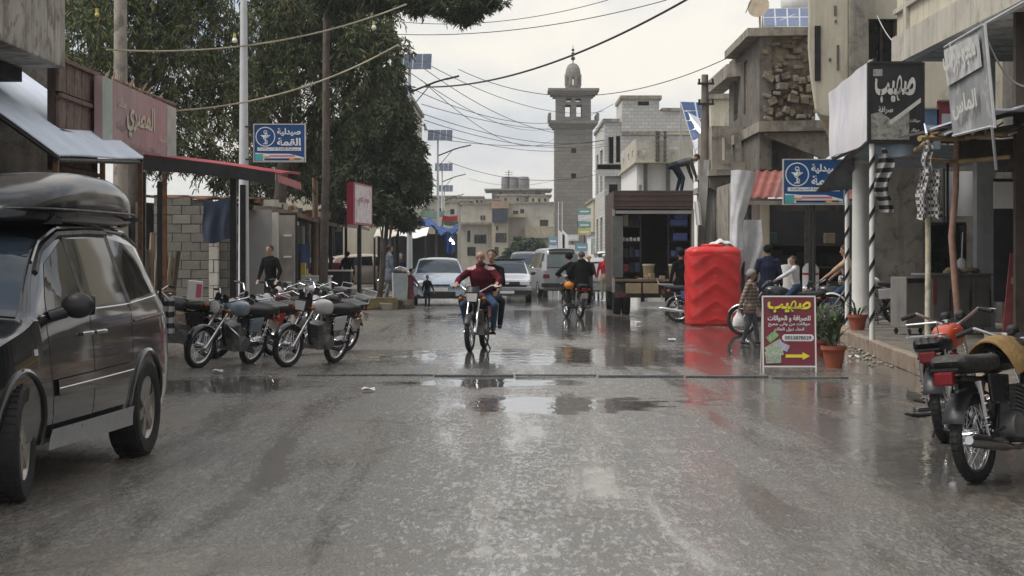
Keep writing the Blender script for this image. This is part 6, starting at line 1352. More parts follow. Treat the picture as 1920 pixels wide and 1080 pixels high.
    gr = MB(); gr.box((0, L / 2 + .0, .72), (.9, .03, .14)); gr.build('grille', plastic_b, root); MB().box((0, L / 2 + .01, .45), (.52, .02, .11)).build('number_plate', whitep, root)
    # roof box
    rb = thing('roof_box', 'glossy black roof box strapped on the dark people carrier', 'roof box', root.location + Vector((0, 0, 0)), R(175.4))
    gb = mat('gloss_black_box', (.012, .013, .015), .16, var=.1, spec=.45, coat=.15, rvar=.03)
    mb = MB(); n = 48; rows = []; Lb = 2.6; cy = -.72
    for i in range(n + 1):
        t_ = i / n; y = cy + Lb * (.5 - t_)
        e_ = max(.02, (1 - abs(2 * t_ - 1) ** 3.4)) ** .5; wv = .47 * e_ ** .55; hv = (.42 - .10 * max(0, 1 - 2.2 * t_)) * e_; zb = 1.70 + .06 * (1 - e_)
        row = []
        for k in range(24):
            a = 2 * math.pi * k / 24; ca, sa = math.cos(a), math.sin(a); ex = .5
            row.append((-.34 + wv * math.copysign(abs(ca) ** ex, ca), y, zb + .13 * e_ + (hv - .13 * e_ if sa > 0 else .13 * e_) * math.copysign(abs(sa) ** (.62), sa)))
        rows.append(row)
    vs_ = [p_ for r in rows for p_ in r]; fs = [(i * 24 + j, i * 24 + (j + 1) % 24, (i + 1) * 24 + (j + 1) % 24, (i + 1) * 24 + j) for i in range(n) for j in range(24)] + [tuple(range(24)), tuple(reversed(range(n * 24, n * 24 + 24)))]
    mb.add(vs_, fs); mb.build('shell', gb, rb, smooth=60)
    for yy in (.2, -1.4): MB().bb(-.9, .62, yy - .04, yy + .04, 1.775, 1.80).build('cross_bar', plastic_b, rb); [MB().bb(q - .05, q + .05, yy - .07, yy + .07, 1.73, 1.785).build('bar_foot', plastic_b, rb) for q in (-.72, .45)]
    sm = MB(); sm.tube([(-.34 + .478 * (1 if math.cos(a) > 0 else -1) * abs(math.cos(a)) ** .25, cy + Lb * .485 * math.sin(a), 1.83) for a in [i * 2 * math.pi / 48 for i in range(48)]], .009, 5, closed=True); sm.build('seam', plastic_b, rb)
    return root
van = carnival()
# ---- cars further down the road
def road_car(name, label, loc, rz, L, W, top, belt, col_m, yf, yr, r=.30, win=None, kind='hatch', rim=alloy, screen_y=None, rear_y=None, plate=True, lamps='oval', zb=.22, glass=screen_g, group=None):
    c = Car(L, W, top, belt=belt, zb=zb, tumble=.19); c.ra_z = r
    root = thing(name, label, 'car', loc, rz, group); c.body(root, col_m, (yf, yr), r + .045, 60)
    for sg in (-1, 1):
        for w_ in win: c.side_panel('side_window', w_[0], w_[1], tint, root, sg, .004, 8, 4)
        for y_ in (yf, yr): car_wheel(root, sg * (W / 2 - .10), y_, r, .18, sg, rim)
        c.strip('belt_trim', [(win[0][0][0][0] + .2, belt - .01), (win[-1][0][1][0] - .1, belt - .01)], .014, plastic_b, root, sg, .003)
        mr = MB(); mr.ball((sg * (W / 2 + .06), win[0][0][0][0] - .12, belt + .07), (.09, .06, .06), 10, 8); mr.build('door_mirror', col_m if kind != 'sedan' else plastic_b, root, smooth=60)
        if lamps == 'oval':
            MB().ball((sg * W * .33, L / 2 - .17, .70), (.17, .13, .10), 14, 8).build('headlight', lens_c, root, smooth=60)
        elif lamps == 'box': MB().bb(sg * W * .36 - .16, sg * W * .36 + .16, L / 2 - .12, L / 2 + .012, .58, .70).build('headlight', lens_c, root, bevel=.01); MB().bb(sg * W * .46 - .03, sg * W * .46 + .03, L / 2 - .2, L / 2 - .02, .585, .695).build('indicator', orange_p, root)
        MB().bb(sg * W * .37 - .12, sg * W * .37 + .12, -L / 2 - .01, -L / 2 + .1, .70, .86).build('tail_lamp', red_lens, root, bevel=.01)
    c.screen('windscreen', screen_y[0], screen_y[1], glass, root, .92, .006, 8)
    if rear_y: c.screen('rear_window', rear_y[0], rear_y[1], tint, root, .88, .006, 6)
    return c, root
hb = [(L_ := 3.95) / 2]
def hatch_top(L): return [(L / 2, .58), (L / 2 - .05, .70), (L / 2 - .25, .80), (L / 2 - .9, .98), (L / 2 - 1.05, 1.03), (L / 2 - 1.4, 1.27), (L / 2 - 1.75, 1.43), (L / 2 - 2.3, 1.49), (-.9, 1.46), (-L / 2 + .45, 1.36), (-L / 2 + .2, 1.05), (-L / 2 + .04, .9), (-L / 2, .62)]
def hatch_win(L): return [([(L / 2 - 1.22, .99), (-.02, 1.0)], [(L / 2 - 1.72, 1.33), (-.02, 1.40)]), ([(-.08, 1.0), (-L / 2 + .55, 1.02)], [(-.08, 1.40), (-L / 2 + .75, 1.33)])]
silver_blue = mat('silver_blue_paint', (.36, .43, .52), .28, metal=.4, var=.06, coat=.8)
c, o = road_car('hatchback', 'silver-blue hatchback with rounded bonnet beside the two children', (PX(822, 64) , 64.0, 0), R(183), 4.1, 1.72, hatch_top(4.1), .96, silver_blue, 1.28, -1.2, .30, hatch_win(4.1), screen_y=(4.1 / 2 - 1.03, 4.1 / 2 - 1.82), rear_y=(-1.65, -1.86))
MB().bb(-.5, .5, 2.0, 2.06, .30, .44).build('lower_grille', plastic_b, o); MB().bb(-.26, .26, 2.05, 2.075, .46, .57).build('number_plate', whitep, o); MB().bb(-.32, .32, 1.98, 2.045, .61, .67).build('grille', plastic_b, o); MB().bb(-.86, .86, 1.9, 2.02, .25, .30).build('chin_spoiler', plastic_b, o)
def sedan_top(L): return [(L / 2, .56), (L / 2 - .04, .74), (L / 2 - .3, .80), (L / 2 - 1.15, .92), (L / 2 - 1.25, .95), (L / 2 - 1.55, 1.18), (L / 2 - 1.85, 1.34), (L / 2 - 2.2, 1.39), (-.7, 1.37), (-1.0, 1.30), (-1.45, 1.0), (-1.55, .95), (-L / 2 + .1, .92), (-L / 2, .7)]
wht = mat('white_car_paint', (.62, .65, .70), .35, var=.05, coat=.5)
c, o = road_car('saloon_car', 'boxy white saloon with square headlamps coming up the road', (PX(951, 69), 69.0, 0), R(180), 4.3, 1.66, sedan_top(4.3), .90, wht, 1.38, -1.1, .29, [([(.75, .93), (-.0, .93)], [(.38, 1.24), (-.0, 1.29)]), ([(-.06, .93), (-1.15, .94)], [(-.06, 1.29), (-.85, 1.23)])], kind='sedan', screen_y=(4.3 / 2 - 1.27, 4.3 / 2 - 1.9), rear_y=(-1.05, -1.42), lamps='box')
MB().bb(-.42, .42, 2.10, 2.165, .585, .695).build('grille', plastic_b, o); MB().bb(-.84, .84, 2.06, 2.22, .40, .52).build('bumper', mat('grey_bumper', (.30, .31, .33), .5), o, bevel=.02); MB().bb(-.8, .8, 2.08, 2.205, .27, .395).build('lower_bumper', plastic_b, o); MB().bb(-.24, .24, 2.205, 2.225, .30, .39).build('number_plate', whitep, o); MB().bb(-.07, .07, 2.166, 2.175, .615, .665).build('badge', chrome, o)
MB().bb(-.62, .62, -.95, .2, 1.42, 1.46).build('roof_rack', plastic_b, o); MB().bb(-.5, .5, -.9, .15, 1.40, 1.42).build('rack_feet', plastic_b, o)
# grey minibus driving off, dark 4x4, parked cars
def van_top(L): return [(L / 2, .7), (L / 2 - .08, .9), (L / 2 - .4, 1.0), (L / 2 - .62, 1.12), (L / 2 - 1.0, 1.55), (L / 2 - 1.3, 1.76), (0, 1.86), (-L / 2 + .3, 1.84), (-L / 2 + .12, 1.7), (-L / 2 + .03, 1.1), (-L / 2, .7)]
gvm = mat('grey_van_paint', (.30, .32, .34), .35, metal=.3, var=.08, coat=.4)
c, o = road_car('minibus', 'grey minibus with pale rear windows beyond the two black-clad riders', (PX(1036, 79), 79.0, 0), R(9), 4.3, 1.68, van_top(4.3), 1.05, gvm, 1.35, -1.25, .31, [([(1.2, 1.1), (.5, 1.1)], [(.9, 1.6), (.5, 1.68)]), ([(.42, 1.1), (-.7, 1.1)], [(.42, 1.68), (-.7, 1.7)]), ([(-.78, 1.1), (-1.85, 1.12)], [(-.78, 1.7), (-1.8, 1.66)])], screen_y=(4.3 / 2 - .66, 4.3 / 2 - 1.25), rear_y=(-1.9, -2.12), lamps='none', glass=tint)
MB().bb(-.6, .6, -2.185, -2.152, 1.13, 1.62).build('tailgate_window', mat('pale_glass', (.20, .24, .24), .1, rvar=.02), o); MB().bb(-.82, .82, -2.25, -2.1, .36, .52).build('rear_bumper', plastic_b, o, bevel=.02); MB().bb(-.22, .22, -2.17, -2.153, .75, .86).build('number_plate', whitep, o); MB().bb(-.8, -.62, -2.17, -2.14, 1.0, 1.35).build('upper_lamp', whitep, o)
suv = mat('dark_suv_paint', (.035, .035, .04), .35, metal=.3, coat=.5)
road_car('dark_car', 'dark off-roader following behind the white saloon', (PX(988, 86), 86.0, 0), R(180), 4.4, 1.76, [(a, b_ * 1.17) for a, b_ in hatch_top(4.4)], 1.15, suv, 1.4, -1.35, .36, [([(.95, 1.18), (-.02, 1.19)], [(.45, 1.55), (-.02, 1.62)]), ([(-.1, 1.19), (-1.6, 1.2)], [(-.1, 1.62), (-1.45, 1.54)])], screen_y=(4.4 / 2 - 1.08, 4.4 / 2 - 1.8), rear_y=(-1.8, -2.0), zb=.34)
bei = mat('beige_car_paint', (.46, .37, .32), .35, var=.05, coat=.5)
c, o = road_car('parked_car', 'pinkish beige parked car behind the stall posts', (PX(694, 84), 84.0, .16), R(-72), 4.1, 1.70, hatch_top(4.1), .96, bei, 1.28, -1.2, .30, hatch_win(4.1), screen_y=(4.1 / 2 - 1.03, 4.1 / 2 - 1.82), rear_y=(-1.65, -1.86), glass=tint)
c, o = road_car('parked_car', 'grey parked car on the right beyond the open truck', (PX(1128, 76), 77.0, 0), R(2), 4.1, 1.70, hatch_top(4.1), .96, gvm, 1.28, -1.2, .30, hatch_win(4.1), screen_y=(4.1 / 2 - 1.03, 4.1 / 2 - 1.82), rear_y=(-1.65, -1.86), glass=tint)
c, o = road_car('parked_car', 'white van parked far off on the right before the low white shop house', (PX(1140, 112), 112.0, 0), R(178), 4.3, 1.68, van_top(4.3), 1.05, wht, 1.35, -1.25, .31, [([(1.2, 1.1), (.5, 1.1)], [(.9, 1.6), (.5, 1.68)]), ([(.42, 1.1), (-1.7, 1.1)], [(.42, 1.68), (-1.7, 1.7)])], screen_y=(4.3 / 2 - .66, 4.3 / 2 - 1.25), rear_y=(-1.9, -2.12), glass=tint)
c, o = road_car('parked_car', 'dark red car parked under the far left tarpaulins', (PX(790, 92), 92.0, 0), R(176), 4.1, 1.7, hatch_top(4.1), .96, mat('dark_red_paint', (.10, .02, .025), .35, coat=.5), 1.28, -1.2, .30, hatch_win(4.1), screen_y=(4.1 / 2 - 1.03, 4.1 / 2 - 1.82), rear_y=(-1.65, -1.86), glass=tint)

# ------------------------------------------------------------------ open box truck
def truck():
    D = 52.6; x0, x1 = PX(1150, D), PX(1299, D); W = x1 - x0
    root = thing('box_truck', 'dark box truck with open rear and crowded shelves selling goods', 'truck', ((x0 + x1) / 2, D, 0))
    h = W / 2; zb = PZ(541, D); zt = PZ(362, D); L = 4.6
    brn = mat('brown_truck_sheet', (.075, .048, .042), .55, var=.3, scale=2, streak=.4)
    crm = mat('cream_truck_frame', (.42, .39, .33), .6, var=.2, scale=3, streak=.3)
    mb = MB(); wall(mb, (-h, L, zb), (0, -1, 0), L, zt - zb, .06, [], n=(-1, 0, 0)); wall(mb, (h, 0, zb), (0, 1, 0), L, zt - zb, .06, [], n=(1, 0, 0)); mb.bb(-h + .06, h - .06, L - .06, L, zb, zt); mb.build('box_walls', brn, root)
    MB().bb(-h, h, 0, L, zt + .002, zt + .06).build('box_roof', brn, root)
    MB().bb(-h + .061, h - .061, .07, L - .062, zb - .02, zb + .0).build('floor', wood_d, root)
    # raised rolled shutter head over the opening
    mb = MB(); [mb.bb(-h, h, -.10 - .01 * (k % 2), -.002, PZ(392, D) + k * .07, PZ(392, D) + k * .07 + .066) for k in range(7)]; mb.build('shutter_head', brn, root, bevel=.004)
    MB().bb(-h + .05, h - .05, -.14, -.112, PZ(401, D), PZ(395, D)).build('shutter_rail', mat('dull_silver_rail', (.30, .29, .28), .5, metal=.3), root)
    for sx in (-1, 1): MB().bb(sx * h - .035, sx * h + .035, -.07, -.003, zb - .1, PZ(392, D)).build('door_post', crm, root)
    # left open door leaf folded forward along the side
    MB().bb(-h - .03, -h + .25, -.085, -.072, PZ(520, D), PZ(405, D)).build('door_leaf', mat('grey_mesh', (.13, .135, .135), .6, var=.25, scale=5), root)
    # shelves left and right
    for k, z in enumerate((.42, .82, 1.22, 1.62)): MB().bb(-h + .08, -h + .72, .2, 1.5, zb + z, zb + z + .03).build('shelf', wood_d, root); MB().bb(h - .62, h - .08, .2, 1.5, zb + z, zb + z + .03).build('shelf', wood_d, root)
    for x in (-h + .73, h - .63): MB().bb(x - .02, x + .02, .2, .24, zb, zt - .1).build('shelf_upright', darkm, root)
    # tail board and chassis
    mb = MB(); mb.bb(-h + .05, h - .1, -.55, -.02, PZ(527, D), PZ(523, D)); mb.build('tail_board', wood, root)
    MB().bb(-h + .04, h - .04, -.12, -.02, PZ(558, D), PZ(529, D)).build('tail_panel', mat('dark_tail_panel', (.07, .065, .06), .6, var=.3), root); MB().bb(-h + .08, h - .08, 0, L + 1.6, .55, zb - .03).build('chassis', plastic_b, root)
    MB().bb(-.35, .75, -.25, -.15, .22, .34).build('rear_bumper', whitep, root); MB().bb(-.32, -.24, -.2, .1, .3, .6).build('bumper_bracket', darkm, root); MB().bb(.6, .68, -.2, .1, .3, .6).build('bumper_bracket', darkm, root)
    for sx in (-1, 1):
        for q in (0, 1): car_wheel(root, sx * (h - .13 - q * .24), .75, .37, .21, sx, darkm)
        car_wheel(root, sx * (h - .18), L + 1.0, .37, .21, sx, darkm); MB().bb(sx * h * .78 - .1, sx * h * .78 + .1, -.13, -.121, PZ(556, D), PZ(548, D)).build('tail_lamp', red_lens, root)
    mb = MB(); pr = [(L + .05, .6), (L + 1.7, .6), (L + 1.72, 1.2), (L + 1.55, 1.4), (L + 1.25, 2.15), (L + .05, 2.2)]; mb.prism([(-h + .1, a, b_) for a, b_ in pr], (0, 0, 0), (W - .2, 0, 0)); cb = mb.build('cab', whitep, root, bevel=.05)
    random.seed(61)
    def good(nm, lb, x, y, z, s_, m_, grp=None, rot=0):
        o = MB().box((0, 0, s_[2] / 2), s_).build(nm, m_, None, bevel=.01); o.location = (root.location.x + x, D + y, zb + z); o.rotation_euler = (0, 0, rot); tag(o, lb, 'goods', grp); return o
    bluebox = mat('blue_box', (.04, .06, .20), .5, var=.2); shoes = mat('shoe_white', (.55, .55, .56), .6, var=.3, scale=9)
    for k in range(6): good('shoe_pair', 'pale pair of shoes on the open truck shelving', -h + .17 + .1 * k, .3, 1.25, (.075, .24, .08 + .02 * (k % 2)), shoes, 'pale shoes on the truck shelf')
    for z in (.03, .45, .85, 1.65):
        for k in range(4): good('shelf_carton', 'dark carton on the truck shelving that holds the pale shoes', -h + .2 + k * .15, .45 + jit(.1), z, (.135, .3, random.uniform(.14, .3)), goods[random.choice((4, 4, 1, 3, 2))], 'cartons on the shoe shelving of the truck')
        for k in range(3): good('shelf_carton', 'dark carton on the truck shelving that holds the blue cartons', h - .5 + k * .16, .45 + jit(.1), z, (.14, .3, random.uniform(.14, .28)), goods[random.choice((4, 4, 1, 3, 0))], 'cartons on the blue-carton shelving of the truck')
    good('blue_carton', 'bright blue carton on the upper right truck shelf', h - .36, .28, 1.66, (.46, .3, .16), bluebox); good('blue_carton', 'second blue carton under the upper right shelf', h - .32, .28, 1.26, (.38, .3, .2), bluebox); good('blue_carton', 'tilted blue carton squeezed above the upper blue carton', h - .30, .3, 1.83, (.36, .3, .14), bluebox, None, .1)
    buck = mat('brown_bucket', (.34, .26, .16), .7, var=.25, scale=5); lidm = mat('bucket_lid', (.46, .47, .42), .6)
    for lb, x, y in (('tan bucket with pale lid on the truck floor', -.13, -.15), ('tan bucket with pale lid beside the right shelves', .55, -.12)):
        o = thing('bucket', lb, 'bucket', (root.location.x + x, D + y, PZ(523, D))); MB().lathe([(.13, 0), (.15, .34), (.155, .35), (.01, .35)], n=18).build('body', buck, o, smooth=40); MB().lathe([(.165, .35), (.165, .39), (.01, .395)], n=18).build('lid', lidm, o)
    for k in range(5): good('sack', 'small pale parcel lying on the truck tail board', .25 + .14 * k - .6, -.3 + jit(.1), .18, (.13, .16, .1 + .06 * (k % 3)), buck, 'parcels along the truck tail board', jit(.4))
    for k, x in enumerate((-.55, -.1)): good('board_box', ['flat beige board under the truck tail board', 'short pale box under the truck tail board'][k], x, -.56, -.12, (.4, .08, .26), buck)
    mb = MB(); mb.grid(lambda u, v_: (x1 + .02 + u * .16 + .06 * v_, D - .12 + .03 * math.sin(u * 8), PZ(378, D) - v_ * .62), 5, 8, (0, .02, 0)); o = mb.build('white_rag', whitep, None, smooth=60); tag(o, 'strip of white rag hanging at the right truck post', 'cloth')
    return root
truck()
# ------------------------------------------------------------------ motorcycles (forward +Y, rear axle at origin)
spoke_m = mat('spoke_steel', (.55, .55, .56), .3, metal=.8, var=.1)
engine_m = mat('engine_alloy', (.22, .22, .22), .45, metal=.6, var=.25, scale=12)
seat_m = mat('black_vinyl', (.016, .016, .017), .55, var=.25, scale=7, bump=.2, bscale=30)
WB, RW = 1.26, .295
def bike(label, loc, rz, tank_m, lean=-9.0, steer=0.0, rack=True, crash=True, lamp='round', panel_m=None, seat=seat_m, tint_shield=False, group=None, fender_m=chrome, name='motorcycle', cover=None, plate=True, blinkers=True):
    root = thing(name, label, 'motorcycle', loc, rz, group, R(lean)); panel_m = panel_m or tank_m
    head, axle = Vector((0, .90, .80)), Vector((0, WB, RW)); ax = (head - axle).normalized()
    S = Matrix.Translation(head) @ Matrix.Rotation(steer, 4, ax) @ Matrix.Translation(-head)
    def wheel(y, X=None):
        q = MB(); q.x = X; q.torus((0, y, RW), .225, .018, 'x', 32, 8, 1.2); q.lathe([(.03, -.07), (.06, -.06), (.06, .06), (.03, .07)], (0, y, RW), 14, 'x'); w_ = q.build('wheel', chrome, root, smooth=50)
        t_ = MB(); t_.x = X; t_.torus((0, y, RW), .262, .034, 'x', 40, 10, 1.25)
        for k in range(40):
            a = 2 * math.pi * k / 40; rm = Matrix.Rotation(a, 3, 'X'); t_.box(Vector((0, y, RW)) + rm @ Vector((0, 0, .294)), (.05, .02, .008), rm)
        t_.build('tyre', rubber, w_, smooth=50)
        s_ = MB(); s_.x = X
        for k in range(28):
            a = 2 * math.pi * k / 28; b_ = a + (.35 if k % 2 else -.35); sx = .05 if (k // 2) % 2 else -.05; s_.cyl((sx, y + .055 * math.cos(b_), RW + .055 * math.sin(b_)), (0, y + .215 * math.cos(a), RW + .215 * math.sin(a)), .0032, n=4, cap=False)
        s_.build('spokes', spoke_m, w_)
        return w_
    wheel(0.0); wheel(WB, S)
    # fork, fender, lamp, bars turn with the steering
    q = MB(); q.x = S
    for sx in (-1, 1): q.tube([Vector((sx * .085, axle.y, axle.z)), Vector((sx * .085, axle.y, axle.z)) + ax * .26], .026, 10); q.tube([Vector((sx * .085, axle.y, axle.z)) + ax * .25, Vector((sx * .085, axle.y, axle.z)) + ax * .66], .017, 10)
    q.cyl(axle + Vector((-.1, 0, 0)), axle + Vector((.1, 0, 0)), .012); q.build('front_fork', chrome, root, smooth=50)
    q = MB(); q.x = S; q.grid(lambda u, v_: (( v_ - .5) * .115, axle.y + (.318 - .02 * (2 * v_ - 1) ** 2) * math.cos(R(28 + u * 135)), axle.z + (.318 - .02 * (2 * v_ - 1) ** 2) * math.sin(R(28 + u * 135))), 18, 6, (0, 0, .004)); q.build('front_fender', fender_m, root, smooth=60)
    hl = Vector((0, 1.06, .86))
    q = MB(); q.x = S
    if lamp == 'round': q.lathe([(.03, -.12), (.08, -.06), (.095, .02), (.095, .04), (.08, .045)], hl, 20, 'y')
    else: q.prism([hl + Vector((a, -.1, b_)) for a, b_ in ((-.085, -.08), (.085, -.08), (.105, .08), (-.105, .08))], (0, 0, 0), (0, .13, 0))
    lo = q.build('headlight', plastic_b if lamp != 'round' else chrome, root, smooth=40)
    q = MB(); q.x = S
    if lamp == 'round': q.lathe([(.085, .046), (.06, .058), (.01, .064)], hl, 20, 'y')
    else: q.prism([hl + Vector((a, .031, b_)) for a, b_ in ((-.075, -.065), (.075, -.065), (.092, .065), (-.092, .065))], (0, 0, 0), (0, .012, 0))
    q.build('headlight_lens', lens_c, lo, smooth=50)
    q = MB(); q.x = S; [q.lathe([(.02, -.03), (.045, 0), (.045, .03), (.02, .036)], (sx * .065, .97, 1.0), 14, 'y') for sx in (-1, 1)]; q.box((0, .99, .955), (.2, .06, .05)); q.build('instruments', plastic_b, root, smooth=40)
    q = MB(); q.x = S; bar = [(-.36, .70, 1.02), (-.26, .74, 1.05), (-.15, .84, .98), (-.06, .88, .93), (.06, .88, .93), (.15, .84, .98), (.26, .74, 1.05), (.36, .70, 1.02)]; q.tube(bar, .0125, 8); [q.tube([(sx * .27, .77, 1.05), (sx * .40, .78, 1.03)], .006, 5) for sx in (-1, 1)]; hb_ = q.build('handlebar', chrome, root, smooth=60)
    for sx in (-1, 1):
        q = MB(); q.x = S; q.tube([(sx * .27, .737, 1.047), (sx * .385, .688, 1.016)], .019, 10); q.build('grip', rubber, hb_)
        if not blinkers: continue
        q = MB(); q.x = S; q.tube([(sx * .10, 1.04, .84), (sx * .17, 1.05, .84)], .008, 6); q.ball((sx * .195, 1.05, .84), (.032, .034, .032), 12, 8); q.build('indicator', orange_p, root, smooth=60)
        q = MB(); q.tube([(sx * .08, -.22, .72), (sx * .14, -.22, .72)], .008, 6); q.ball((sx * .165, -.22, .72), (.030, .032, .030), 12, 8); q.build('indicator', orange_p, root, smooth=60)
    # frame, engine, tank, seat
    q = MB(); q.tube([head, (0, .86, .62), (0, .72, .32), (0, .45, .24)], .022, 8); q.tube([head, (0, .55, .74), (0, .2, .68), (0, -.25, .70)], .02, 8)
    for sx in (-1, 1): q.tube([(sx * .06, .35, .66), (sx * .07, .22, .34), (sx * .07, 0, RW)], .017, 8); q.tube([(sx * .08, .2, .66), (sx * .09, -.28, .70)], .014, 8); q.tube([(sx * .06, .45, .26), (sx * .1, .30, .27), (sx * .24, .30, .27)], .012, 6); q.tube([(sx * .08, .2, .3), (sx * .09, 0, .3)], .02, 6)
    q.build('frame', plastic_b, root, smooth=50)
    q = MB(); q.bb(-.11, .11, .33, .66, .24, .40); q.lathe([(.10, -.15), (.11, -.1), (.11, .1), (.10, .15)], (0, .42, .34), 18, 'x')
    q.box((0, .60, .50), (.14, .13, .22), Matrix.Rotation(R(-14), 3, 'X')); [q.box((0, .60 + .006 * k, .44 + k * .027), (.2, .19, .009), Matrix.Rotation(R(-14), 3, 'X')) for k in range(7)]; q.bb(-.05, .05, .3, .5, .40, .52); q.build('engine', engine_m, root, smooth=30)
    def tank(u, v_):
        y = .32 + u * .52; e_ = max(.0, 1 - abs(2 * u - 1) ** 3.0) ** .5; a = math.pi * 2 * v_; wv = (.09 + .055 * math.sin(u * math.pi * .5)) * (e_ * .96 + .04); hv = .125 * (e_ * .97 + .03)
        ca, sa = math.cos(a), math.sin(a); return (wv * math.copysign(abs(ca) ** .7, ca), y, .795 + .05 * u + hv * math.copysign(abs(sa) ** .8, sa) * (1 if sa > 0 else .75))
    q = MB(); q.grid(tank, 18, 24); q.build('fuel_tank', tank_m, root, smooth=60); MB().lathe([(.035, .0), (.035, .02), (.02, .026)], (0, .62, .955), 14).build('fuel_cap', chrome, root, smooth=40)
    def seatf(u, v_):
        y = -.34 + u * .72; a = math.pi * 2 * v_; ca, sa = math.cos(a), math.sin(a); e_ = max(.0, 1 - abs(2 * u - 1) ** 6) ** .5; wv = (.135 - .05 * max(0, u - .5) * 2) * (.62 + .38 * e_); hv = .062 * e_ + .0005
        return (wv * math.copysign(abs(ca) ** .5, ca), y, .80 - .02 * math.sin(u * 3.1) + .015 * (1 - u) + hv * math.copysign(abs(sa) ** .6, sa))
    q = MB(); q.grid(seatf, 18, 20); q.build('seat', seat, root, smooth=60)
    for sx in (-1, 1):
        q = MB(); q.prism([(sx * .10, a, b_) for a, b_ in ((.08, .52), (.34, .50), (.36, .70), (.05, .72))], (0, 0, 0), (sx * .03, 0, 0)); q.build('side_panel', panel_m, root, bevel=.012)
        q = MB(); q.tube([(sx * .115, .0, RW + .01), (sx * .11, -.05, .50)], .012, 8); q.tube([(sx * .112, -.035, .44), (sx * .108, -.08, .68)], .026, 10); q.tube([(sx * .112 + .034 * math.cos(k * .8), -.008 - .035 * k / 46 * 1.2 + .034 * math.sin(k * .8), .34 + k / 46 * .28) for k in range(46)], .0065, 5); q.build('shock_absorber', chrome, root, smooth=60)
    q = MB(); q.grid(lambda u, v_: ((v_ - .5) * .16, (.335 - .02 * (2 * v_ - 1) ** 2) * math.cos(R(58 + u * 102)), RW + (.335 - .02 * (2 * v_ - 1) ** 2) * math.sin(R(58 + u * 102))), 16, 6, (0, 0, .004)); q.build('rear_fender', fender_m, root, smooth=60)
    q = MB(); q.bb(-.068, .068, -.39, -.33, .66, .75); tl_ = q.build('tail_light', red_lens, root, bevel=.014); MB().bb(-.10, .10, -.36, -.27, .757, .775).build('lamp_hood', plastic_b, tl_)
    if plate: MB().box((0, -.385, .56), (.17, .012, .12), Matrix.Rotation(R(14), 3, 'X')).build('number_plate', mat('old_plate', (.45, .40, .36), .6, var=.2), root)
    # exhaust on the right-hand side, chain guard on the left
    q = MB(); q.tube([(.05, .68, .46), (.09, .78, .34), (.12, .66, .23), (.14, .40, .20), (.15, .2, .22)], .02, 8); q.tube([(.15, .22, .22), (.155, .10, .24), (.165, -.36, .30), (.167, -.42, .305)], [.028, .045, .048, .03], 12); q.build('exhaust', chrome, root, smooth=60)
    MB().bb(-.10, -.075, .0, .36, .30, .35).build('chain_guard', plastic_b, root, bevel=.008)
    for sx in (-1, 1): MB().tube([(sx * .1, .34, .25), (sx * .26, .34, .25)], .013, 8).build('foot_peg', rubber, root); MB().tube([(sx * .08, .02, .31), (sx * .22, .02, .36)], .012, 8).build('foot_peg', rubber, root)
    MB().tube([(.14, .5, .28), (.19, .62, .22)], .008, 6).build('brake_pedal', rubber, root)
    q = MB(); q.tube([(-.07, .40, .24), (-.17, .36, .0 + .02 * math.tan(R(-lean)))], .012, 6); q.build('side_stand', plastic_b, root)
    if crash:
        q = MB(); q.tube([(0, .80, .62), (.12, .82, .58), (.27, .78, .50), (.27, .70, .30), (.1, .60, .24)], .012, 8); q.tube([(0, .80, .62), (-.12, .82, .58), (-.27, .78, .50), (-.27, .70, .30), (-.1, .60, .24)], .012, 8); q.build('crash_bar', chrome, root, smooth=60)
    if rack:
        q = MB(); ring_ = [(-.12, -.12, .87), (-.13, -.46, .88), (.13, -.46, .88), (.12, -.12, .87)]; q.tube(ring_, .009, 6); [q.tube([(x, -.14, .87), (x, -.46, .88)], .007, 5) for x in (-.06, 0, .06)]; [q.tube([(sx * .12, -.2, .87), (sx * .11, -.2, .71)], .008, 5) for sx in (-1, 1)]; q.tube([(-.12, -.46, .88), (-.12, -.5, .98), (.12, -.5, .98), (.12, -.46, .88)], .008, 5); q.build('luggage_rack', steel, root, smooth=60)
    if tint_shield:
        q = MB(); q.x = S; q.grid(lambda u, v_: ((u - .5) * (.24 - .03 * v_), 1.02 + .08 * math.cos((u - .5) * 2.4) - .05 * v_, .945 + v_ * .085), 8, 5, (0, -.006, 0)); q.build('fly_screen', plastic_b, root, smooth=60)
    if cover:
        q = MB(); q.grid(lambda u, v_: ((v_ - .5) * (.44 + .03 * math.sin(u * 9)), .30 + u * .62, .955 + .02 * math.sin(u * 6) - .42 * (abs(v_ - .5) * 2) ** 2.2 * .55 - .05 * abs(u - .6)), 14, 12, (0, 0, .012)); q.build('tank_cover', cover, root, smooth=60)
    return root
tank_blue = mat('tank_blue_grey', (.20, .26, .32), .3, metal=.2, var=.1, coat=.6); tank_red = mat('tank_red', (.36, .015, .02), .3, var=.1, coat=.6); tank_blk = mat('tank_black', (.02, .02, .022), .28, var=.1, coat=.6); tank_wht = mat('tank_white', (.58, .55, .56), .35, var=.08, coat=.5); tank_grn = mat('tank_green', (.02, .05, .035), .3, coat=.6); org = mat('orange_red_plastic', (.42, .055, .018), .35, coat=.4); tank_maroon = mat('tank_maroon', (.10, .02, .025), .35, coat=.5)
padcl = mat('quilted_tan_cloth', (.22, .135, .05), .85, var=.3, scale=9, bump=.5, bscale=25); dirty_seat = mat('dusty_black_vinyl', (.035, .034, .032), .6, var=.4, scale=8, col2=(.10, .095, .085), c2at=.62, bump=.4, bscale=25)
def place(front_px, front_py, ang, D_z=0.0):
    """bike pose from the front wheel's contact pixel; ang = heading turned from 'towards the camera', + = nose to picture left"""
    D_ = DG(front_py); f = Vector((PX(front_px, D_), D_, 0)); rz = R(180 - ang); d = Vector((-math.sin(rz), math.cos(rz), 0))
    return f - d * WB, rz
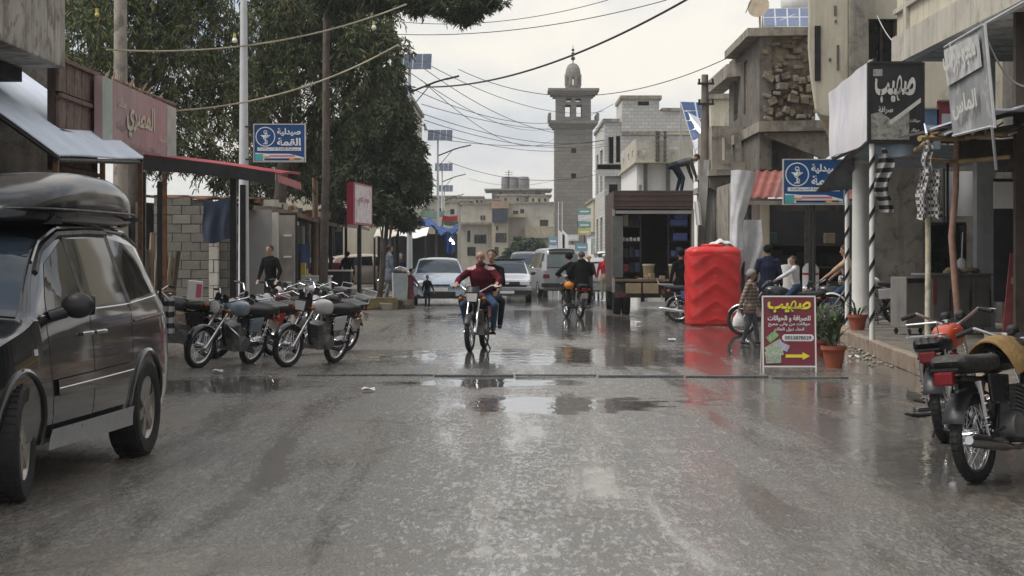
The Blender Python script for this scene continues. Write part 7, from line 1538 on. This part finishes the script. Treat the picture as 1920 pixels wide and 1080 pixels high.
PG = 'motorcycles parked in a row by the lamp post'
for (fx, fy, ang, kw) in (
    (367, 690, 27, dict(label='motorcycle with blue-grey tank leaning in front of the lamp post', tank_m=tank_blue, steer=R(-4), lean=-15)),
    (412, 672, 30, dict(label='motorcycle with red fuel cap area partly behind the blue-grey one', tank_m=tank_blue, panel_m=tank_red, steer=R(14), lean=-17, seat=dirty_seat, rack=False, lamp='rect')),
    (533, 688, 27, dict(label='motorcycle with pale pink-white tank nearest the pavement corner', tank_m=tank_wht, steer=R(-9), lean=-12, lamp='rect', crash=False)),
    (560, 664, 30, dict(label='black motorcycle standing behind the pale-tanked one', tank_m=tank_blk, steer=R(16), lean=-10, crash=False)),
    (470, 655, 24, dict(label='maroon motorcycle in the second row behind the middle gap', tank_m=tank_maroon, steer=R(5), lean=-13)),
    (505, 628, 20, dict(label='dark motorcycle in the back row beside the man in black', tank_m=tank_blk, lean=-8)),
    (568, 622, 22, dict(label='dark green motorcycle in the back row with raised bars', tank_m=tank_grn, lean=-8))):
    l_, rz = place(fx, fy, ang); bike(loc=l_, rz=rz, group=PG, fender_m=tank_blk, **kw)
# the one seen tail-first at the left end
Dq = 29.8; l_ = Vector((PX(398, Dq), Dq, 0)); eb = bike('dark motorcycle standing broadside with a white carton on its seat', l_, R(80), tank_blk, lean=-7, crash=False)
cb = MB().box((0, 0, .15), (.22, .20, .29)).build('carton', mat('white_carton', (.66, .65, .65), .7, var=.08), None, bevel=.01); cb.location = l_ + Vector((-.28, .05, .86)); cb.rotation_euler = (0, R(5), R(8)); tag(cb, 'white carton with pink print on the broadside motorcycle seat', 'carton'); MB().box((.06, -.103, .15), (.08, .004, .2)).build('pink_print', mat('pink_print', (.5, .10, .16), .7), cb)
# ridden ones
l_, RZ1 = place(881, 659, 9.6); L1 = l_; bike('dark motorcycle ridden towards the camera by the man in maroon', l_, RZ1, tank_maroon, lean=0, lamp='rect', tint_shield=True, rack=False, crash=False, fender_m=plastic_b)
RZ2 = R(14.0); L2 = Vector((PX(1088, 49.3), 49.3, 0)); bike('dark motorcycle with glowing red tail lamp ridden away by two people', L2, RZ2, tank_blk, lean=0, rack=False, crash=False, fender_m=plastic_b)
# near right pair: noses out of the picture
L3 = Vector((PX(1832, 13.35), 13.35, 0)); bike('black dusty motorcycle with tan quilted tank cover parked off the raised pavement', L3, R(-38), tank_blk, lean=-5, steer=R(10), fender_m=plastic_b, rack=False, crash=True, seat=dirty_seat, cover=padcl, plate=False, blinkers=False)
L4 = Vector((PX(1772, 16.3), 16.3, 0)); bike('red and orange motorcycle with white rack behind the dusty black one', L4, R(-22), org, lean=-6, rack=True, crash=False, panel_m=tank_red, seat=seat_m, plate=False, fender_m=plastic_b, blinkers=False)
# beside truck, boy's, seated man's, white scooter bike
L5 = Vector((PX(1272, 46.5), 46.5, 0)); bike('white and blue motorcycle half hidden behind the red tank', L5, R(-100), tank_wht, lean=-6, panel_m=mat('panel_blue', (.05, .07, .25), .4), crash=False)
L6 = Vector((PX(1515, 38.5), 38.5, 0)); RZ6 = R(80); bike('dark motorcycle on which the boy in white sits', L6, RZ6, tank_blk, lean=0, crash=False, rack=False)
L7 = Vector((PX(1612, 39.2), 39.2, 0)); RZ7 = R(68); bike('black motorcycle with seated man beside the white column', L7, RZ7, tank_blk, lean=-3, crash=False, rack=False)
L8 = Vector((PX(1684, 38.2), 38.2, .22)); bike('white and black motorcycle under the canopy left of the steel counter', L8, R(75), tank_wht, lean=-7, panel_m=tank_wht, fender_m=tank_wht, crash=False)
l_, rz = place(692, 566, 50); l_.z = .16; bike('dark motorcycle parked by the thin sapling on the lamp post pavement', l_ + Vector((0, 6, 0)), rz, tank_blk, crash=False)
# ------------------------------------------------------------------ people (facing +Y, standing on z = 0)
skin = mat('skin', (.36, .21, .145), .55, var=.08, scale=14); skin_d = mat('skin_shaded_tan', (.27, .155, .105), .55, var=.08, scale=14)
def cloth(name, c, **k): return mat(name, c, .95, var=.3, scale=7, bump=.8, bscale=11, spec=.12, **k)
hair_b = mat('black_hair', (.014, .012, .011), .6, var=.3, scale=30, bump=.4, bscale=60); beard_g = mat('grey_beard', (.09, .078, .07), .8, var=.3, scale=40); shoe_b = mat('black_shoe', (.018, .017, .017), .5, var=.3); lip = mat('lip', (.24, .10, .085), .5)
def ik(a, b_, l1, l2, pole):
    a, b_ = Vector(a), Vector(b_); d = b_ - a; L = min(d.length, (l1 + l2) * .999); d.normalize(); x = (l1 * l1 - l2 * l2 + L * L) / (2 * L); h = math.sqrt(max(0, l1 * l1 - x * x))
    p_ = Vector(pole); p_ = p_ - d * p_.dot(d)
    if p_.length < 1e-5: p_ = d.orthogonal()
    return a + d * x + p_.normalized() * h, a + d * L
def person(label, loc, rz=0.0, H=1.72, pelvis=None, lean=0.0, side=0.0, turn=0.0, hands=None, feet=None, knee=((-.1, 1, 0), (.1, 1, 0)), elbow=((-.7, -.8, -.3), (.7, -.8, -.3)), top=None, legs=None, sk=skin, shoe=shoe_b, hair=hair_b, head_turn=0.0, head_nod=0.0, sleeve=1.0, bulk=1.0, skirt=None, hat=None, beard=None, bald=False, grip=False, panel=None, vox=.0125, group=None, coat=0.0, hood=None, stripes=None):
    s = H / 1.75; root = thing('person', label, 'person', loc, rz, group)
    pel = Vector(pelvis) if pelvis else Vector((0, 0, .93 * s)); up = Vector((math.sin(side), math.sin(lean) * math.cos(side), math.cos(lean) * math.cos(side)))
    rt = Vector((math.cos(turn), math.sin(turn), -math.sin(side))).normalized(); fw = up.cross(rt).normalized()
    waist = pel + up * .16 * s; chest = pel + up * .36 * s + fw * .01; neck = pel + up * .535 * s
    hup = (up * .55 + Vector((0, 0, .45)) + Vector((0, 1, 0)) * math.sin(head_nod)).normalized(); ht = turn + head_turn; hf = Vector((-math.sin(ht), math.cos(ht), -math.sin(head_nod))).normalized(); hf = (hf - hup * hf.dot(hup)).normalized(); hr = hf.cross(hup)
    head = neck + hup * .165 * s + hf * .02
    caps = []   # (a, b, ra, rb, zone, flat)
    C = lambda a, b_, ra, rb, z, fl=1.0: caps.append((Vector(a), Vector(b_), ra, rb, z, fl))
    bk = bulk
    C(pel - up * .07 * s, waist, .155 * s * bk, .145 * s * bk, 'legs' if coat <= 0 else 'top', .72); C(waist - up * .06 * s, chest, .150 * s * bk, .172 * s * bk, 'top', .70); C(chest, neck - up * .07 * s, .172 * s * bk, .13 * s * bk, 'top', .66)
    C(neck - up * .06 * s, head - hup * .06 * s, .056 * s, .05 * s, 'skin')
    # head: skull, jaw, nose, ears
    C(head + hup * .03 * s - hf * .012 * s, head + hup * .035 * s + hf * .012 * s, .083 * s, .079 * s, 'skin'); C(head - hup * .02 * s + hf * .02 * s, head - hup * .075 * s + hf * .045 * s, .066 * s, .040 * s, 'skin')
    C(head + hup * .005 * s + hf * .088 * s, head - hup * .028 * s + hf * .104 * s, .010 * s, .016 * s, 'skin')
    for sg in (-1, 1): C(head + hr * sg * .076 * s - hup * .015 * s, head + hr * sg * .079 * s + hup * .018 * s, .012 * s, .014 * s, 'skin')
    sh_w = .178 * s * (bk * .5 + .5)
    HAND = []
    for i, sg in enumerate((-1, 1)):
        sh = neck - up * .075 * s + rt * sg * sh_w; tgt = Vector(hands[i]) if hands else sh + Vector((sg * .10, .06, -.52 * s)); el, wr = ik(sh, tgt, .285 * s, .255 * s, elbow[i]); tk_ = 1.22 * (bk * .4 + .6)
        C(neck - up * .06 * s + rt * sg * .05 * s, sh, .075 * s, .068 * s * tk_ / 1.22, 'top'); C(sh, el, .053 * s * tk_, .043 * s * tk_, 'top')
        if sleeve >= .99: C(el, wr - (wr - el).normalized() * .02, .043 * s * tk_, .033 * s * tk_, 'top')
        else:
            m_ = el.lerp(wr, max(.02, sleeve * 2 - 1)) if sleeve > .5 else el; C(el, m_, .043 * s * tk_, .04 * s * tk_, 'top'); C(m_, wr, .038 * s, .027 * s, 'skin')
        d = (wr - el).normalized(); sd2 = d.cross(fw if abs(d.dot(fw)) < .9 else up).normalized(); nn_ = sd2.cross(d); palm = wr + d * .055 * s; C(wr, palm, .029 * s, .036 * s, 'skin', .6)
        if grip: d2 = (d * .35 + Vector((0, 0, -1)) * .65).normalized()
        else: d2 = (d + nn_ * .25).normalized()
        for k in range(4):
            b0 = palm + sd2 * (k - 1.5) * .019 * s + d * .02 * s; L = (.062, .074, .07, .055)[k] * s; b1_ = b0 + (d * .6 + d2 * .4) * L * .5; b2_ = b1_ + d2 * L * .5; C(b0, b1_, .0092 * s, .0088 * s, 'skin'); C(b1_, b2_, .0088 * s, .0075 * s, 'skin')
        th = wr + d * .03 * s - sd2 * sg * .03 * s; C(th, th + (d * .7 - sd2 * sg * .6).normalized() * .05 * s, .011 * s, .009 * s, 'skin'); HAND.append(palm + d * .03)
        hp = pel + rt * sg * .085 * s; ft = Vector(feet[i]) if feet else Vector((sg * .10 * s, 0, .085 * s)); kn, an = ik(hp, ft, .43 * s, .42 * s, knee[i])
        C(hp, kn, .088 * s, .062 * s, 'legs'); C(kn, an, .062 * s, .046 * s, 'legs'); fd = Vector((sg * .12, 1, 0)).normalized()
        C(an + Vector((0, -.02, -.035 * s)), an + fd * .13 * s + Vector((0, 0, -.055 * s)), .044 * s, .036 * s, 'shoe', .8)
    if coat > 0:
        for sg in (-1, 1): C(pel + rt * sg * .05 * s, pel + rt * sg * .07 * s - Vector((0, 0, coat * s)), .14 * s * bk, .155 * s * bk, 'top', .8)
    if skirt:
        C(pel, Vector((pel.x, pel.y, skirt)), .15 * s, .20 * s, 'legs', .8)
    zones = ['skin', 'top', 'legs', 'shoe', 'dark', 'beard', 'panel', 'hair', 'lip']; zm = [sk, top, legs, shoe, hair_b, beard or hair_b, panel[0] if panel else top, hair or hair_b, lip]
    mb = MB()
    for a, b_, ra, rb, z, fl in caps:
        ax = (b_ - a); L = ax.length
        if L < 1e-5: continue
        u = ax / L; pts = [a - u * ra * .9, a - u * ra * .6, a, b_, b_ + u * rb * .6, b_ + u * rb * .9]; mb.tube(pts, [ra * .35, ra * .78, ra, rb, rb * .78, rb * .35], 12, True, False, fl)
    me = bpy.data.meshes.new('tmp'); me.from_pydata(mb.v, [], mb.f); o = bpy.data.objects.new('tmp', me); COL.objects.link(o)
    bm = bmesh.new(); bm.from_mesh(me); bmesh.ops.recalc_face_normals(bm, faces=bm.faces); bm.to_mesh(me); bm.free()
    rm = o.modifiers.new('r', 'REMESH'); rm.mode = 'VOXEL'; rm.voxel_size = vox * max(.75, s); sm = o.modifiers.new('s', 'SMOOTH'); sm.factor = .5; sm.iterations = 3
    out = evalmesh(o, 'body'); bpy.data.objects.remove(o); bpy.data.meshes.remove(me)
    n = len(out.vertices); co = np.empty(n * 3, dtype=np.float32); out.vertices.foreach_get('co', co); co = co.reshape(-1, 3)
    # tailor's folds: a soft noise along the cloth
    fc = np.empty(len(out.polygons) * 3, dtype=np.float32); out.polygons.foreach_get('center', fc); fc = fc.reshape(-1, 3)
    best = np.full(len(fc), 9e9); zi = np.zeros(len(fc), dtype=np.int32)
    for a, b_, ra, rb, z, fl in caps:
        A, B = np.array(a), np.array(b_); d = B - A; t_ = np.clip(((fc - A) @ d) / max(1e-9, d @ d), 0, 1); q = A + t_[:, None] * d; ds = np.linalg.norm(fc - q, axis=1) - (ra + (rb - ra) * t_) * (1 if fl == 1 else .86)
        k = ds < best; best[k] = ds[k]; zi[k] = zones.index(z)
    def blob(c, r, z, only=None):
        k = np.linalg.norm(fc - np.array(c), axis=1) < r
        if only is not None: k &= zi == zones.index(only)
        zi[k] = zones.index(z)
    for sg in (-1, 1): blob(head + hr * sg * .032 * s + hup * .012 * s + hf * .082 * s, .0095 * s, 'dark', 'skin'); blob(head + hr * sg * .034 * s + hup * .034 * s + hf * .084 * s, .008 * s, 'dark', 'skin')
    if beard:
        for k in range(-3, 4): blob(head - hup * .085 * s + hf * (.08 - .012 * k * k * .6) * s + hr * k * .022 * s, .034 * s, 'beard', 'skin')
    for k in (-1, 0, 1): blob(head - hup * .062 * s + hf * .086 * s + hr * k * .013 * s, .009 * s, 'lip')
    if panel:
        for sg in (-1, 1):
            shp = neck - up * .06 * s + rt * sg * sh_w
            for t_ in (.45, .75, 1.05): blob(neck.lerp(shp, t_) + fw * .02 + up * .02, .05 * s, 'panel', 'top')
            blob(shp - up * .1 * s + rt * sg * .03, .05 * s, 'panel', 'top')
    out.materials.clear()
    for m_ in zm: out.materials.append(m_)
    out.polygons.foreach_set('material_index', zi); out.shade_smooth(); link('body', out, root)
    # hair: thick cap hugging the skull
    def cap(name, m_, r, cut, back, zc=.03, fwd=-.012):
        q = MB(); c = head + hup * zc * s + hf * fwd * s
        def fn(u, v_):
            a = 2 * math.pi * u; e_ = math.pi / 2 - v_ * (math.pi / 2 + back * (.5 - .5 * math.cos(a)) - cut * (.5 + .5 * math.cos(a))); d = hf * math.cos(a) * math.cos(e_) + hr * math.sin(a) * math.cos(e_) + hup * math.sin(e_); return c + d * (r + .005 * mnoise.noise(d * 6)) * s
        q.grid(fn, 24, 10); return q.build(name, m_, root, smooth=60)
    if hair and not bald and not hat: cap('hair', hair, .096, .55, .75)
    if hat: cap('headwear', hat, .104, .35, .95)
    if hood:
        cap('hood', hood, .118, .25, 1.2, .02, -.02)
    return root, HAND, (pel, head)
jeans = cloth('blue_jeans', (.045, .075, .13)); jeans_d = cloth('dark_jeans', (.025, .032, .05)); black_c = cloth('black_cloth', (.009, .009, .0105)); maroon_c = cloth('maroon_knit', (.085, .010, .017)); pinkw = cloth('pale_pink_panel', (.50, .36, .38)); navy_c = cloth('navy_coat', (.018, .022, .05)); grey_c = cloth('blue_grey_robe', (.14, .16, .20)); white_c = cloth('white_knit', (.56, .56, .57)); dusty = cloth('dusty_pink_dress', (.20, .075, .08)); beige_c = cloth('beige_trousers', (.32, .27, .19)); grey_t = cloth('grey_trousers', (.10, .11, .12)); green_g = cloth('grey_green_top', (.09, .10, .10)); brown_s = cloth('tan_shirt', (.42, .30, .20)); red_c = cloth('red_top', (.33, .02, .03)); ochre = cloth('ochre_scarf', (.42, .27, .07)); black2 = cloth('dark_olive', (.03, .03, .024))
m, t, b = newmat('plaid_jacket'); v = t.add('TexCoord').outputs['Object']; w1 = t.add('TexWave', {'Vector': v, 'Scale': 5.2, 'Distortion': .8}, bands_direction='Z'); w2 = t.add('TexWave', {'Vector': v, 'Scale': 4.6, 'Distortion': .8}, bands_direction='X')
cc = t.mix(t.ramp(w1.outputs['Fac'], .45, .6), (.17, .135, .105, 1), (.34, .30, .25, 1)); cc = t.mix(t.ramp(w2.outputs['Fac'], .55, .7, 0, .6), cc, (.20, .10, .075, 1)); t.l.new(cc, b.inputs['Base Color']); b.inputs['Roughness'].default_value = .95; plaid = m
# riders: hands on the bars of the bike frame (rear axle origin), feet on the pegs
def rider(label, loc, rz, **kw):
    d = dict(pelvis=(0, .20, .955), lean=.20, hands=((-.335, .66, 1.075), (.335, .66, 1.075)), feet=((-.22, .36, .36), (.22, .36, .36)), knee=((-.55, 1, .4), (.55, 1, .4)), elbow=((-1, -.3, -.5), (1, -.3, -.5)), grip=True, H=1.72); d.update(kw); return person(label, loc, rz, **d)
rider('bald bearded man in maroon jumper and jeans riding towards the camera', L1, RZ1, top=maroon_c, legs=jeans, bald=True, beard=beard_g, panel=(pinkw,), bulk=1.26, vox=.009, pelvis=(0, .16, .87), lean=.26, sleeve=.86, head_nod=.05, H=1.62)
rider('passenger in black jacket seated behind the man in maroon', L1, RZ1, pelvis=(-.06, -.22, .88), hands=((-.24, .12, .94), (.30, .18, .82)), feet=((-.27, .02, .40), (.24, .04, .40)), top=black_c, legs=jeans_d, lean=.05, grip=False, H=1.62, side=-.06, sleeve=.62, bulk=.95)
rider('rider in black hood leaning aside on the departing motorcycle', L2, RZ2, pelvis=(-.06, .24, .885), top=black_c, legs=black2, hat=black_c, lean=.25, side=-.2, H=1.62)
rider('large passenger in black jacket seen from behind on the departing motorcycle', L2, RZ2, pelvis=(.02, -.10, .90), hands=((-.16, .2, 1.05), (.16, .2, 1.05)), feet=((-.24, .06, .38), (.24, .06, .38)), top=black_c, legs=black_c, lean=.08, bulk=1.28, H=1.62, hair=mat('brown_grey_hair', (.10, .08, .065), .8), grip=False)
o = thing('shoulder_bag', 'orange bag held at the side of the departing riders', 'bag', L2 + Vector((-.27, -.02, .72)), RZ2); MB().ball((0, 0, .1), (.13, .15, .10), 14, 8).build('body', mat('orange_bag', (.60, .22, .03), .7, var=.2), o, smooth=60); MB().tube([(0, .12, .12), (.06, .08, .32), (.06, -.06, .32), (0, -.12, .12)], .012, 6).build('strap', black_c, o)
bikeboy = rider('boy in white knit jumper sitting on the dark motorcycle', L6, RZ6, H=1.30, pelvis=(0, .22, .93), hands=((-.30, .66, 1.04), (.30, .66, 1.04)), feet=((-.2, .36, .42), (.2, .36, .42)), top=white_c, legs=jeans, lean=.12, head_turn=R(35))
rider('man with bare forearms seated on the black motorcycle behind striped poles', L7, RZ7, H=1.72, top=brown_s, legs=jeans, sleeve=.3, lean=.12, side=0)
# the boy with the carrier bag
pb, hb2, _ = person('boy in plaid hooded jacket and grey jeans walking with a white carrier bag', (PX(1406, 34.2), 34.2, 0), R(-115), 1.30, lean=.05, hands=((-.20, .12, .60), (.22, -.16, .52)), feet=((-.06, .12, .07), (.07, -.10, .075)), top=plaid, legs=grey_t, hood=cloth('grey_hood', (.22, .23, .22)), bulk=1.12, coat=.08, hair=None, head_turn=R(-5), vox=.010)
hq = hb2[1]; ang = R(-115); hw_ = Vector((pb.location.x + hq.x * math.cos(ang) - hq.y * math.sin(ang), pb.location.y + hq.x * math.sin(ang) + hq.y * math.cos(ang), hq.z))
o = thing('carrier_bag', 'white plastic carrier bag hanging from the walking boy\'s hand', 'bag', hw_ + Vector((0, 0, -.02))); film = mat('white_carrier_film', (.70, .71, .72), .4, var=.08, bump=.6, bscale=14)
q = MB(); q.lathe([(.02, .02), (.03, -.02), (.085, -.10), (.095, -.19), (.085, -.235), (.02, -.24)], n=14); q.v = [(x * 1.1, y * .6, z + .008 * math.sin(x * 90 + z * 60)) for x, y, z in q.v]; q.build('body', film, o, smooth=60); MB().tube([(-.02, 0, -.02), (-.015, 0, .03), (.015, 0, .03), (.02, 0, -.02)], .006, 5).build('handles', film, o)
person('man in long navy coat seen from behind at the shop front', (PX(1440, 44.2), 44.2, 0), R(-8), 1.78, top=navy_c, legs=black_c, coat=.42, bulk=1.12, hat=black_c)
person('man in grey top bending forward on the truck roof', (PX(1272, 56.3), 56.3, PZ(362, 52.6) + .06), R(-75), 1.70, pelvis=(0, -.12, .84), lean=1.25, hands=((-.14, .48, .42), (.14, .50, .45)), feet=((-.12, -.02, .085), (.12, .04, .085)), knee=((-.1, 1, 0), (.1, 1, 0)), top=green_g, legs=jeans_d, head_nod=.8)
person('person in long black clothes beside the truck tail', (PX(1277, 50.8), 50.8, 0), R(20), 1.70, top=black_c, legs=black_c, coat=.5, hat=black_c)
person('pedestrian in red top and beige trousers by the grey parked car', (PX(1134, 70), 70.0, 0), R(170), 1.62, top=red_c, legs=beige_c, feet=((-.08, .10, .085), (.10, -.1, .085)), hat=white_c)
person('woman with ochre headscarf and dark dress near the minibus', (PX(1104, 74), 74.0, 0), R(200), 1.58, top=black2, legs=black2, skirt=.12, hat=ochre)
person('pedestrian in dark coat near the parked truck front', (PX(1118, 90), 90.0, 0), R(180), 1.7, top=navy_c, legs=jeans_d, coat=.2)
person('man in black jacket standing among the back-row motorcycles', (PX(508, 44.0), 44.0, 0.16), R(150), 1.62, top=black_c, legs=black_c, lean=.06, hands=((-.28, .16, .85), (.20, .2, .85)))
person('passer-by in dark robe walking under the stall roof', (PX(651, 68), 68.0, .16), R(20), 1.55, top=black_c, legs=black_c, coat=.35, hat=black_c, feet=((-.08, .12, .085), (.08, -.12, .085)))
person('man in blue-grey clothes stepping along the lamp post pavement', (PX(730, 62.5), 62.5, .16), R(-70), 1.74, top=grey_c, legs=cloth('pale_grey_trousers', (.19, .20, .22)), coat=.28, feet=((-.08, .22, .085), (.08, -.16, .10)), hair=hair_b)
person('girl in dusty pink dress standing at the road edge', (PX(770, 59.2), 59.2, 0), R(-60), 1.18, top=dusty, legs=dusty, skirt=.10, hands=((-.1, .24, .62), (.1, .24, .66)))
person('small boy in black standing beside the girl', (PX(801, 59.2), 59.2, 0), R(-150), .98, top=black_c, legs=jeans_d, shoe=white_c)
# seated shopkeeper figure far left shade
person('man in dark jacket standing in the shade of the far cloth stall', (PX(752, 86), 86.0, 0), R(170), 1.7, top=navy_c, legs=black_c)

# ------------------------------------------------------------------ cables, ropes and bulbs
wire_m = mat('black_cable', (.03, .03, .032), .7); rope_m = mat('pale_rope', (.36, .33, .24), .85, var=.2)
def cable(name, label, cat, a, b_, sag, r, m_, group=None, n=26):
    a, b_ = Vector(a), Vector(b_); pts = [a.lerp(b_, i / n) - Vector((0, 0, sag * 4 * (i / n) * (1 - i / n))) for i in range(n + 1)]
    o = MB().tube(pts, r, 6).build(name, m_, None, smooth=60); tag(o, label, cat, group); return pts
cable('cable', 'thick black cable running from the lamp arm up across the sky', 'cable', P(795, 163, 69), P(1300, -8, 46), .55, .028, wire_m)
cable('cable', 'thin cable reaching from the pine tree to the damaged house', 'cable', P(860, 130, 68), P(1372, 105, 55), 1.0, .012, wire_m)
cable('cable', 'thin cable crossing the top of the sky towards the right balcony', 'cable', P(700, 62, 50), P(1250, 0, 45), .3, .010, wire_m)
cable('cable', 'thin high cable through the overhanging branches', 'cable', P(740, 40, 60), P(1140, 0, 55), .3, .010, wire_m)
G = 'thin wires strung between the lamp posts and minaret side houses'
for (a, b_, sg) in (((745, 88, 70), (1133, 208, 122), .9), ((750, 95, 70), (1133, 245, 122), 1.2), ((760, 130, 70), (1060, 225, 190), 1.5), ((790, 150, 70), (1060, 240, 190), 2), ((790, 195, 75), (1136, 238, 122), .5), ((795, 214, 75), (1140, 262, 122), .6), ((795, 225, 75), (1140, 268, 122), .6), ((800, 243, 80), (1140, 272, 122), .6), ((830, 262, 105), (1136, 262, 122), .35), ((840, 303, 120), (1140, 322, 122), .8), ((770, 165, 70), (1150, 195, 120), 1.2), ((880, 335, 200), (1040, 338, 198), .6)):
    cable('wire', 'thin dark wire strung high across the far street', 'wire', P(*a), P(*b_), sg, .013 if a[2] < 100 else .016, wire_m, G)
for (a, b_, sg, lb, bulbs) in (((200, 93, 37), (762, 8, 44), .35, 'pale rope with hanging bulbs stretched before the casuarina', ((440, 72),)), ((322, 208, 37.2), (746, 84, 44), .3, 'pale rope tied from the pink sign corner to the branches', ())):
    pts = cable('rope', lb, 'rope', P(*a), P(*b_), sg, .018, rope_m)
for px, py, D_, top_py, lit in ((182, 28, 38, -20, 0), (440, 74, 40, -10, 1), (701, 50, 43, -10, 1)):
    o = thing('hanging_bulb', {182: 'yellow bulb socket dangling beside the concrete pole', 440: 'glass bulb dangling next to the tall white lamp post', 701: 'glass bulb dangling in front of the casuarina edge'}[px], 'bulb', P(px, py, D_)); MB().ball((0, 0, -.02 if lit else 0), .055 if lit else .045, 12, 8).build('globe', mat('bulb_glass', (.72, .72, .68), .15) if lit else mat('yellow_socket', (.5, .45, .12), .6), o, smooth=60); MB().cyl((0, 0, .03), (0, 0, .12), .03).build('socket', MATS.get('yellow_socket') or mat('yellow_socket', (.5, .45, .12), .6), o); MB().cyl((0, 0, .12), (0, 0, PZ(top_py, D_) - PZ(py, D_)), .006, n=5).build('cord', wire_m, o)
cable('cable', 'loose cable drooping from the near balcony beside the torn banner', 'cable', P(1838, 40, 24), P(1935, 160, 24), .25, .012, mat('pale_cable', (.45, .45, .44), .6))
cable('cable', 'loose pale cable hanging down the dark corner house window', 'cable', P(1645, 30, 39.5), P(1690, 90, 35), .1, .01, MATS['pale_cable'])
cable('cable', 'dark cable hanging from the rooftop dish', 'cable', P(1398, 24, 52.5), P(1412, -10, 52.5), .02, .012, wire_m)
o = thing('striped_bag', 'blue and white striped plastic bag hanging behind the people carrier', 'bag', P(317, 590, 26.5)); q = MB(); q.grid(lambda u, v_: ((u - .5) * .13, .03 * math.sin(u * 9), .22 - v_ * .48 + .02 * math.sin(u * 11)), 8, 12, (0, .03, 0)); q.build('cloth', strp, o, smooth=60); MB().tube([(0, .02, .2), (-.12, .03, .32)], .008, 5).build('string', whitep, o); MB().cyl((-.12, .03, .36), (-.12, .03, -P(317, 590, 26.5).z), .02, n=8).build('stake', darkm, o)
# ------------------------------------------------------------------ litter and puddle-side bits
o = thing('worn_shoe', 'dark worn sandal lying on the wet road near the dusty black motorcycle', 'shoe', (PX(1722, 18.8), 18.8, 0), R(70)); q = MB(); q.ball((0, 0, .03), (.05, .14, .03), 12, 6); q.build('sole', shoe_b, o, smooth=60); MB().tube([(-.045, .03, .03), (0, .04, .085), (.045, .03, .03)], .012, 6).build('strap', shoe_b, o)
random.seed(77)
for px, py in ((408, 700), (1195, 607), (1260, 640), (690, 735), (1650, 668), (1620, 660), (1600, 672)):
    D_ = DG(py); q = MB(); q.grid(lambda u, v_: ((u - .5) * .16, (v_ - .5) * .14, .012 + .02 * math.sin(u * 7) * math.sin(v_ * 5) + .02), 5, 4, (0, 0, .006)); o = q.build('litter_scrap', film, None, smooth=60); o.location = (PX(px, D_), D_, 0); o.rotation_euler = (0, 0, random.random() * 6); tag(o, 'small pale scrap of litter on the wet road', 'litter', 'scraps of litter on the road')
mb = MB()
random.seed(78)
for k in range(90):
    u = random.random(); x = 5.2 + (5.85 - 5.2) * u - random.random() * .28; y = 27 + 7.5 * u + jit(.3); r_ = random.uniform(.008, .03); mb.ball((x, y, r_ * .5), (r_, r_ * 1.2, r_ * .7), 6, 4)
stuff(tag(mb.build('rubble_grit', conc, None, smooth=60), 'pale grit and small stones washed against the kerb by the sandwich board', 'grit'))

# ------------------------------------------------------------------ damp air
hm = bpy.data.materials.new('damp_air'); hm.use_nodes = True; hm.node_tree.nodes.clear(); ht_ = NT(hm)
pv = ht_.add('VolumePrincipled', {'Color': (.86, .90, .95, 1), 'Density': .00045}); ho = ht_.add('OutputMaterial'); ht_.l.new(pv.outputs[0], ho.inputs['Volume'])
stuff(MB().bb(-402, 402, -62, 902, -1, 32).build('haze', hm))
